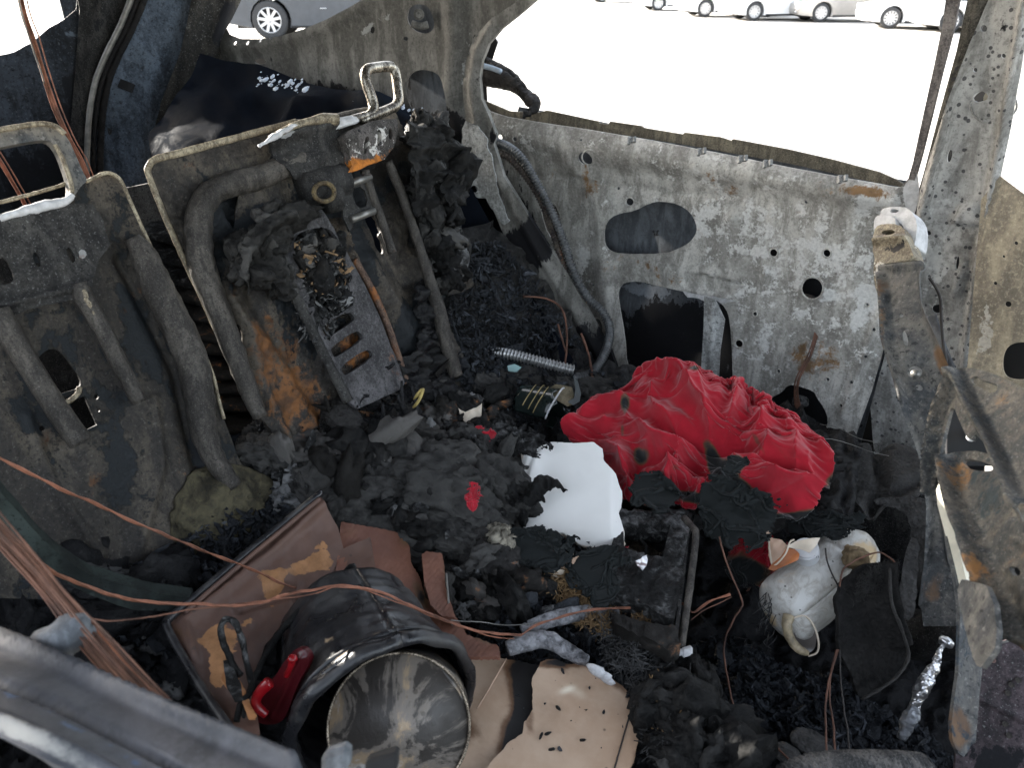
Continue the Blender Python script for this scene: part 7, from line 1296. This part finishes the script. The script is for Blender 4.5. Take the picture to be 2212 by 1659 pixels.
# stacked top blocks with star holes, their sunlit cream tone painted in
sheet('top_block', smooth_closed([(1904, 500), (1906, 460), (1914, 451), (1958, 449), (1974, 460), (1986, 482), (1984, 520), (1978, 540), (1960, 500), (1950, 482), (1920, 480)], 1), FA, M['ash_and_sunlit'], fa, [ell(1937, 458, 9, 4)], off=.006, step=5, thick=.03)
sheet('top_block', smooth_closed([(1906, 524), (1910, 500), (1925, 494), (1960, 496), (1976, 515), (1982, 540), (1994, 575), (1940, 582), (1925, 575), (1908, 560)], 1), FA, M['rimmetal'], fa, [ell(1939, 513, 14, 5.5)], off=.022, step=5, thick=.03, h=ridge([(1915, 530), (1975, 530)], 6, .012), attrs={'ash': lambda P: blobs(P, [(1940, 505, 40, 10, 0, .3)]), 'soot': lambda P: blobs(P, [(1950, 545, 40, 14, 0, .9), (1950, 570, 40, 20, 0, .5)])})
sheet('side_block', smooth_closed([(1892, 560), (1900, 545), (1912, 552), (1925, 580), (1926, 660), (1912, 660), (1896, 632), (1890, 600)], 1), FA, M['rimmetal'], fa, off=.004, step=5, thick=.03, attrs={'ash': lambda P: blobs(P, [(1905, 585, 20, 24, 0, 1.0)]), 'soot': lambda P: blobs(P, [(1910, 620, 16, 14, 0, 1.0)])})
sheet('side_block', smooth_closed([(1900, 478), (1910, 470), (1945, 474), (1948, 500), (1912, 506), (1903, 530), (1899, 500)], 1), FA, M['ash_and_sunlit'], fa, off=.014, step=5, thick=.02)
tube('blade_rod', [D(2008, 600, 1.10), D(2030, 640, 1.12), D(2034, 700, 1.13), D(2040, 760, 1.13), D(2056, 850, 1.12)], .0022, M['wireblack'], fa, seg=7)
tube('belt_stalk', [D(2012, 680, 1.16), D(2030, 740, 1.15), D(2062, 820, 1.12)], .010, M['outer'], fa, rz=.003)
tube('frame_bolt', [D(1977, 808, .985), D(1977, 808, .97)], .006, M['steel'], fa, sm=0, seg=8)
# dark blade with its sunlit edge
bl = thing('dark_blade', 'dark curved flat bar with a sunlit cream edge in front of the curved frame', 'flat bar', D(2085, 1350, .80))
BS = dsurf([(2035, 1000, .80), (2050, 1140, .79), (2090, 1320, .78), (2100, 1450, .77), (2085, 1630, .75)])
sheet('blade_face', [(2030, 1000), (2045, 1030), (2062, 1080), (2080, 1142), (2100, 1240), (2117, 1329), (2121, 1454), (2112, 1520), (2102, 1578), (2094, 1620), (2082, 1636), (2070, 1628), (2058, 1600), (2055, 1569), (2062, 1510), (2070, 1454), (2074, 1329), (2066, 1260), (2050, 1180), (2036, 1100), (2026, 1040)], BS, M['frontmetal'], bl, step=6, thick=.004, h=ridge([(2100, 1240), (2112, 1400), (2095, 1600)], 8, .006), attrs={'soot': lambda P: .75+0*P[:, 0], 'rust': lambda P: blobs(P, [(2070, 1580, 26, 60, 0, .9), (2060, 1400, 10, 100, 0, .4)])})
# the edge turned towards the sun, its brightness painted in cream
sheet('blade_edge', [(2024, 1028), (2030, 1030), (2040, 1090), (2056, 1150), (2074, 1230), (2088, 1320), (2084, 1330), (2078, 1290), (2062, 1220), (2042, 1142), (2028, 1090)], BS, simple('painted_sunlit_edge', (.80, .74, .60), .5, 0, .3, 30), bl, off=.010, step=5, thick=.012)
# near rusty frame
rf = thing('rusty_seat_frame', 'large rust-blotched front seat frame filling the right edge, star-shaped hole at its top', 'seat frame', D(2150, 1050, .62))
RF = dsurf([(2080, 830, .72), (2212, 850, .66), (2212, 1080, .60), (2050, 990, .70), (2115, 1220, .62), (2212, 1300, .56), (2150, 1290, .60), (2260, 1000, .60)])
sheet('upper_plate', smooth_closed([(2088, 816), (2110, 808), (2150, 816), (2184, 828), (2230, 848), (2260, 870), (2260, 1180), (2190, 1040), (2140, 950), (2122, 972), (2100, 930), (2081, 884), (2070, 930), (2058, 985), (2050, 1060), (2042, 1100), (2030, 1060), (2028, 1010), (2038, 930), (2050, 880), (2064, 842)], 1), RF, M['rusty'], rf, [smooth_closed([(2116, 834), (2132, 826), (2142, 836), (2162, 842), (2180, 848), (2178, 862), (2165, 866), (2152, 858), (2128, 846)], 1)], off=.015, step=6, thick=.004,
      h=hsum(ridge([(2086, 822), (2130, 900), (2180, 980), (2250, 1120)], 9, .016), ridge([(2080, 830), (2052, 900), (2034, 1000), (2040, 1090)], 7, .012)), attrs={'ash': lambda P: blobs(P, [(2110, 870, 14, 50, -30, .5), (2170, 970, 14, 60, -30, .4), (2120, 815, 40, 8, 10, .4)]), 'rust': lambda P: blobs(P, [(2190, 900, 40, 60, 0, .3)])})
sheet('lower_plate', smooth_closed([(2050, 984), (2060, 976), (2122, 972), (2160, 1000), (2200, 1060), (2260, 1160), (2260, 1500), (2212, 1420), (2180, 1350), (2146, 1290), (2116, 1224), (2080, 1100), (2052, 1060), (2042, 1030)], 1), RF, M['rusty'], rf, [smooth_closed([(2076, 994), (2100, 990), (2136, 1000), (2146, 1016), (2120, 1018), (2090, 1012)], 1), ell(2196, 1235, 16, 9, 30)], off=.0, step=6, thick=.004,
      h=hsum(ridge([(2052, 1000), (2070, 1080), (2100, 1150), (2140, 1250), (2200, 1380)], 12, .02), lambda P: .004*fbm(P, .02, 3)), attrs={'rust': lambda P: blobs(P, [(2200, 1200, 60, 80, 0, .3), (2080, 1020, 40, 30, 0, .25), (2150, 1160, 20, 20, 0, .25), (2130, 1250, 30, 60, -30, .25)]), 'soot': lambda P: .2+blobs(P, [(2130, 1080, 50, 80, 0, .6)]), 'ash': lambda P: blobs(P, [(2090, 1120, 10, 60, -25, .5), (2170, 1270, 20, 20, 0, .6)])})
sheet('grey_wing', smooth_closed([(2155, 1255), (2180, 1270), (2240, 1300), (2260, 1420), (2230, 1460), (2212, 1480), (2190, 1440), (2170, 1370), (2150, 1300)], 1), RF, M['frontmetal'], rf, off=.03, step=8, thick=.004)
mk('backing_plate', *boxV(D(2122, 928, .84), (RT, UP, FW), (.040, .040, .002)), M['dark'], rf, smooth=False)
tube('plastic_button', [D(2098, 944, .83), D(2098, 944, .82)], .005, M['cap'], rf, sm=0, seg=16)
sp2 = thing('side_plate', 'dark purple-brown drilled seat side plate at the lower right edge', 'seat plate', D(2160, 1420, .85))
SPS = plane(D(2160, 1420, .88), -FW-RT*.15)
sheet('plate', [(2100, 1180), (2140, 1240), (2240, 1380), (2240, 1680), (2060, 1680), (2090, 1400)], SPS, burnt('purple_brown_plate', base=(.085, .065, .07), base2=(.05, .042, .045), rust=(.18, .09, .06), ab=-.9, sb=-.25, rb=-.3, sc=14, bump=.3), sp2, [ell(2136, 1348, 6.5), ell(2164, 1373, 21, 14, 0), ell(2128, 1396, 4)], step=8, thick=.004, h=ridge([(2100, 1500), (2240, 1570)], 5, .008), attrs={'soot': lambda P: blobs(P, [(2150, 1640, 80, 50, 0, .9)])})
tube('hole_rim', [SPS([(x, y)], .003)[0][0] for x, y in ell(2164, 1373, 22, 15, 0, 24)], .0014, M['steel'], sp2, sm=0, closed=True, seg=6)
for k, (x, y) in enumerate(((2145, 1427), (2178, 1498), (2140, 1322), (2185, 1480), (2200, 1470), (2172, 1565), (2180, 1590))):
    tube('rivet', [SPS([(x, y)], .001)[0][0], SPS([(x, y)], .004)[0][0]], .0032, burnt('pinkish_rivet', base=(.26, .17, .15), base2=(.2, .12, .10), ab=-.9, sb=-.6, rb=-.5) if k == 0 else M['seattube'], sp2, sm=0, seg=10, smooth=False)
# ------------------------------------------------------------ near door sill in the lower left corner
ns = thing('near_door', 'blurred blue-grey top edge of the near door across the lower left corner', 'car door', D(250, 1600, .40))
NS = dsurf([(-60, 1370, .50), (200, 1470, .46), (400, 1560, .43), (660, 1660, .40), (-60, 1440, .45), (200, 1560, .42), (400, 1660, .40), (-60, 1540, .41), (100, 1620, .39), (-60, 1700, .39), (300, 1760, .38)])
sheet('sill_top', [(-60, 1346), (0, 1368), (138, 1434), (248, 1484), (358, 1528), (468, 1572), (578, 1616), (640, 1650), (700, 1720), (-60, 1720), (-60, 1560)], NS, M['sill'], ns, [A([(-59, 1572), (0, 1593), (63, 1623), (135, 1659), (205, 1719), (-59, 1719)])], step=9, thick=.006,
      h=hsum(ridge([(-60, 1358), (120, 1438), (345, 1534), (640, 1655)], 12, .010), ridge([(-60, 1450), (120, 1520), (345, 1640), (480, 1720)], 8, -.008), ridge([(-60, 1530), (100, 1600), (300, 1700)], 14, .006)),
      attrs={'ash': lambda P: .0+.9*np.exp(-(dpoly(P, [(-60, 1465), (100, 1535), (250, 1620), (380, 1700)])/26)**2)+blobs(P, [(420, 1580, 90, 8, 22, .4)]), 'rust': lambda P: 1.1*np.exp(-(dpoly(P, [(-60, 1550), (60, 1592), (160, 1645), (260, 1720)])/22)**4), 'soot': lambda P: 1.0*np.exp(-(dpoly(P, [(-60, 1360), (120, 1436), (345, 1533)])/9)**2)+.6*np.exp(-(dpoly(P, [(345, 1545), (500, 1620), (660, 1690)])/9)**2)})  # blue sky tint painted along the sill via 'ash'; pale grey band via 'rust'
lump('burnt_clip', D(130, 1380, .485), (.016, .012, .008), M['outer'], ns, ax=[RT+UP*.3, UP, FW], n=3, amp=.4, seed=4)
mk('trim_clip', *boxV(D(728, 1640, .42), (RT+UP*.3, UP, FW), (.008, .007, .006), .5), M['outer'], ns, smooth=False)
mk('trim_clip', *boxV(D(826, 1648, .46), (RT+UP*.3, UP, FW), (.010, .006, .006), .3), M['dark'], ns, smooth=False)
# ------------------------------------------------------------ vehicles parked outside
tyre_m = simple('tyre_rubber', (.045, .045, .047), .85, 0, .3, 20, .2); alloy = simple('alloy_rim', (.55, .55, .56), .35, .6, .1, 20); glassm = simple('car_glass', (.03, .035, .04), .08, 0, 0); undr = simple('underbody_black', (.015, .015, .016), .8)
def profile_body(L, H, Wd, pts_low, zb):
    pass
def wheel_parts(par, c, r, wd, side, spokes, rimm, split=False):
    y0 = c[1]
    prof = []
    def lathe(nm, rz_, mat, parent):
        n = 36; V = []; Fc = []
        for (rr, yy) in rz_:
            for j in range(n):
                a = 2*math.pi*j/n; V.append((c[0]+rr*math.cos(a), y0+yy*side, c[2]+rr*math.sin(a)))
        m = len(rz_)
        for i in range(m-1):
            for j in range(n): Fc.append((i*n+j, i*n+(j+1) % n, (i+1)*n+(j+1) % n, (i+1)*n+j))
        return mk(nm, V, Fc, mat, parent)
    wh = thing_part('wheel', par, c)
    lathe('tyre', [(r*.66, wd*.5), (r*.72, wd*.53), (r*.88, wd*.52), (r*.97, wd*.44), (r, wd*.3), (r, -wd*.3), (r*.97, -wd*.45), (r*.7, -wd*.5)], tyre_m, wh)
    lathe('rim', [(r*.66, wd*.5), (r*.64, wd*.46), (r*.60, wd*.30), (r*.58, 0), (0.01, -.02)], simple_dark, wh)
    for k in range(spokes):
        a = 2*math.pi*k/spokes+.2
        for da in ((-.13, .13) if split else (0,)):
            p0 = A([c[0]+r*.10*math.cos(a), y0+wd*.40*side, c[2]+r*.10*math.sin(a)]); p1 = A([c[0]+r*.63*math.cos(a+da), y0+wd*.47*side, c[2]+r*.63*math.sin(a+da)])
            d = nrm(p1-p0); s_ = np.cross(d, (0, 1, 0)); V, Fc = boxV((p0+p1)/2, (d, s_, (0, 1, 0)), (np.linalg.norm(p1-p0)/2, r*(.045 if split else .075), .012)); mk('spoke', V, Fc, rimm, wh, smooth=False)
    lathe('hub_cap', [(r*.14, wd*.44), (r*.12, wd*.50), (.005, wd*.51)], rimm, wh)
    lathe('rim_lip', [(r*.66, wd*.50), (r*.665, wd*.54), (r*.62, wd*.54), (r*.61, wd*.46)], rimm, wh)
simple_dark = simple('dark_wheel_barrel', (.08, .08, .085), .5, .3, .2, 20)
def thing_part(nm, par, c):
    return bpy.data.objects.new(nm, None) if False else par
def make_car(nm, label, front_px, rear_dir, paint, length=4.6, width=1.82, height=1.45, r=.33, spokes=10, split=True, truck=False, cat='car', group='cars parked in the lot', rimm=None, mirror=False):
    """local x forward; built at origin then placed; the wheel seen nearest stands on the ground at front_px"""
    car_ = bpy.data.objects.new(nm, None); col.objects.link(car_); tag(car_, label, cat, group)
    rimm = rimm or alloy; wb = length*.585; fo_ = length*.20; xf = length/2-fo_; xr = xf-wb; hw = width/2
    gc = .30 if truck else .19
    # side profile of the lower body with wheel arches, lofted across the width
    def arch(xc, n=12): return [(xc+(r*1.16)*math.cos(a), r+(r*1.16)*math.sin(a)) for a in np.linspace(-.35, math.pi+.35, n)]
    zs = .92 if not truck else 1.15
    low = [(length/2-.05, gc+.06)]+[(length/2, .45 if not truck else .7)]+[(length/2-.04, .62 if not truck else .95), (length/2-.25, .74 if not truck else 1.08), (xf-.1, .86 if not truck else zs+.02), (0.4, zs), (-.6, zs+.02), (xr-.2, zs+.03), (-length/2+.12, zs+.02 if not truck else zs), (-length/2, .75), (-length/2+.03, gc+.12)]
    low += [(p[0], p[1]) for p in arch(xr)[::-1]]+[(xr+r*1.2, gc), (xf-r*1.2, gc)]+[(p[0], p[1]) for p in arch(xf)[::-1]]
    def prism(nm_, poly, prof, mat, smooth=False):
        """prof: list of (y, inset) layers"""
        poly = A(poly, float); c = poly.mean(0); n = len(poly); V = []
        for yy, ins in prof:
            for p in poly:
                d = p-c; dl = np.linalg.norm(d)+1e-9; q = p-d/dl*ins; V.append((q[0], yy, q[1]))
        Fc = []; m = len(prof)
        for i in range(m-1):
            for j in range(n): Fc.append((i*n+j, i*n+(j+1) % n, (i+1)*n+(j+1) % n, (i+1)*n+j))
        from mathutils.geometry import tessellate_polygon
        T = tessellate_polygon([[Vector((p[0], p[1], 0)) for p in poly]])
        Fc += [tuple(t) for t in T]+[tuple((m-1)*n+i for i in t[::-1]) for t in T]
        return mk(nm_, V, Fc, mat, car_, smooth=smooth, org=(0, 0, 0))
    prism('body', low, [(-hw, .05), (-hw+.03, .015), (-hw+.10, 0), (0, 0), (hw-.10, 0), (hw-.03, .015), (hw, .05)], paint)
    if truck: cab = [(.95, zs), (.55, height), (-1.3, height+.02), (-1.45, zs)]
    else: cab = [(xf-.35, .86), (.35, height-.03), (-.2, height), (-.9, height-.03), (-length/2+.35, zs)]
    prism('glasshouse', cab, [(-hw+.16, .12), (-hw+.10, .0), (hw-.10, .0), (hw-.16, .12)], glassm)
    rf_ = [(cab[1][0]+.03, cab[1][1]-.03), (cab[1][0]-.1, cab[1][1]+.015), (cab[2][0], cab[2][1]+.015), (cab[-2][0]+.05, cab[-2][1]+.01), (cab[-2][0], cab[-2][1]-.03)]
    prism('roof', rf_, [(-hw+.18, 0), (hw-.18, 0)], paint)
    prism('underbody', [(length/2-.3, gc-.02), (length/2-.3, .5), (-length/2+.3, .5), (-length/2+.3, gc-.02)], [(-hw+.22, 0), (hw-.22, 0)], undr)
    for sgn in (-1, 1):
        mk('headlight', *boxV((length/2-.12, sgn*(hw-.28), .66 if not truck else .92), ((1, 0, 0), (0, 1, 0), (0, 0, 1)), (.12, .17, .06), .4), simple_light, car_)
        mk('door_handle', *boxV((-.15, sgn*(hw+.005), .80), ((1, 0, 0), (0, 1, 0), (0, 0, 1)), (.09, .015, .012), .3), rimm, car_)
        mk('sill_trim', *boxV((0, sgn*(hw-.015), gc+.03), ((1, 0, 0), (0, 1, 0), (0, 0, 1)), (wb/2-r*1.25, .02, .03), .3), undr, car_)
        mk('fog_light', *boxV((length/2-.06, sgn*(hw-.22), .36), ((1, 0, 0), (0, 1, 0), (0, 0, 1)), (.05, .09, .03), .3), simple_light, car_)
    for x in (xf, xr):
        for sgn in (-1, 1):
            wheel_parts(car_, (x, sgn*(hw-.12), r), r, .24, sgn, spokes, rimm, split)
    g0 = plane((0, 0, GZ), (0, 0, 1))([front_px])[0][0]
    d = nrm([rear_dir[0], rear_dir[1], 0]); ang = math.atan2(-d[1], -d[0]); # forward = -rear_dir
    near = -1 if not mirror else 1
    loc = A([xf, near*(hw-.12), 0]); R2 = A([[math.cos(ang), -math.sin(ang), 0], [math.sin(ang), math.cos(ang), 0], [0, 0, 1]])
    if truck: loc = A([xr, near*(hw-.12), 0])
    # choose the side that faces the camera
    best = None
    for sgn in (-1, 1):
        l2 = A([loc[0], sgn*(hw-.12), 0]); o_ = g0-R2@l2; s2 = np.linalg.norm(o_-CAM)
        if best is None or s2 > best[0]: best = (s2, o_)
    car_.location = best[1]; car_.rotation_euler = (0, 0, ang); return car_
simple_light = simple('lamp_glass', (.5, .52, .55), .15)
white = simple('white_car_paint', (.80, .80, .80), .25, 0, .05, 5); silver = simple('silver_grey_paint', (.30, .29, .28), .3, .5, .1, 5); tanp = simple('grey_truck_cladding', (.07, .075, .085), .45, .1, .2, 5); dgrey = simple('dark_cladding', (.03, .032, .036), .6)
make_car('parked_car', 'silver-grey parked car with ten-spoke alloy wheel, second from the right', (1768, 47), nrm([.80, .60, 0]), silver, spokes=10)
make_car('parked_car', 'white parked car nearest the window frame with damaged front bumper', (1918, 61), nrm([.93, .38, 0]), white, spokes=12, split=False)
make_car('parked_car', 'white parked car left of the silver-grey one, dark underside showing', (1625, 44), nrm([.75, .66, 0]), white)
make_car('parked_car', 'white parked car in the middle of the row beyond the window', (1520, 36), nrm([.75, .66, 0]), white)
make_car('parked_car', 'white parked car at the far left of the row beyond the window', (1420, 22), nrm([.75, .66, 0]), white)
make_car('parked_car', 'dark car far back at the left end of the parked row', (1300, 4), nrm([.75, .66, 0]), silver)
make_car('parked_car', 'white car whose wheel shows just beside the window frame', (2046, 70), nrm([.9, .43, 0]), white, spokes=12, split=False)
tk = make_car('parked_truck', 'dark grey pickup truck with black and silver wheel seen through the small rear side window', (590, 84), nrm([-.74, -.62, 0]), tanp, length=5.9, width=2.05, height=1.95, r=.50, spokes=9, split=False, truck=True, cat='pickup truck', group=None)
mk('running_board', *boxV((.2, 1.02, .42), ((1, 0, 0), (0, 1, 0), (0, 0, 1)), (1.1, .06, .05), .3), simple('copper_step', (.35, .20, .14), .4, .3), tk)
mk('running_board', *boxV((.2, -1.02, .42), ((1, 0, 0), (0, 1, 0), (0, 0, 1)), (1.1, .06, .05), .3), bpy.data.materials['copper_step'], tk)
bpy.context.view_layer.update()
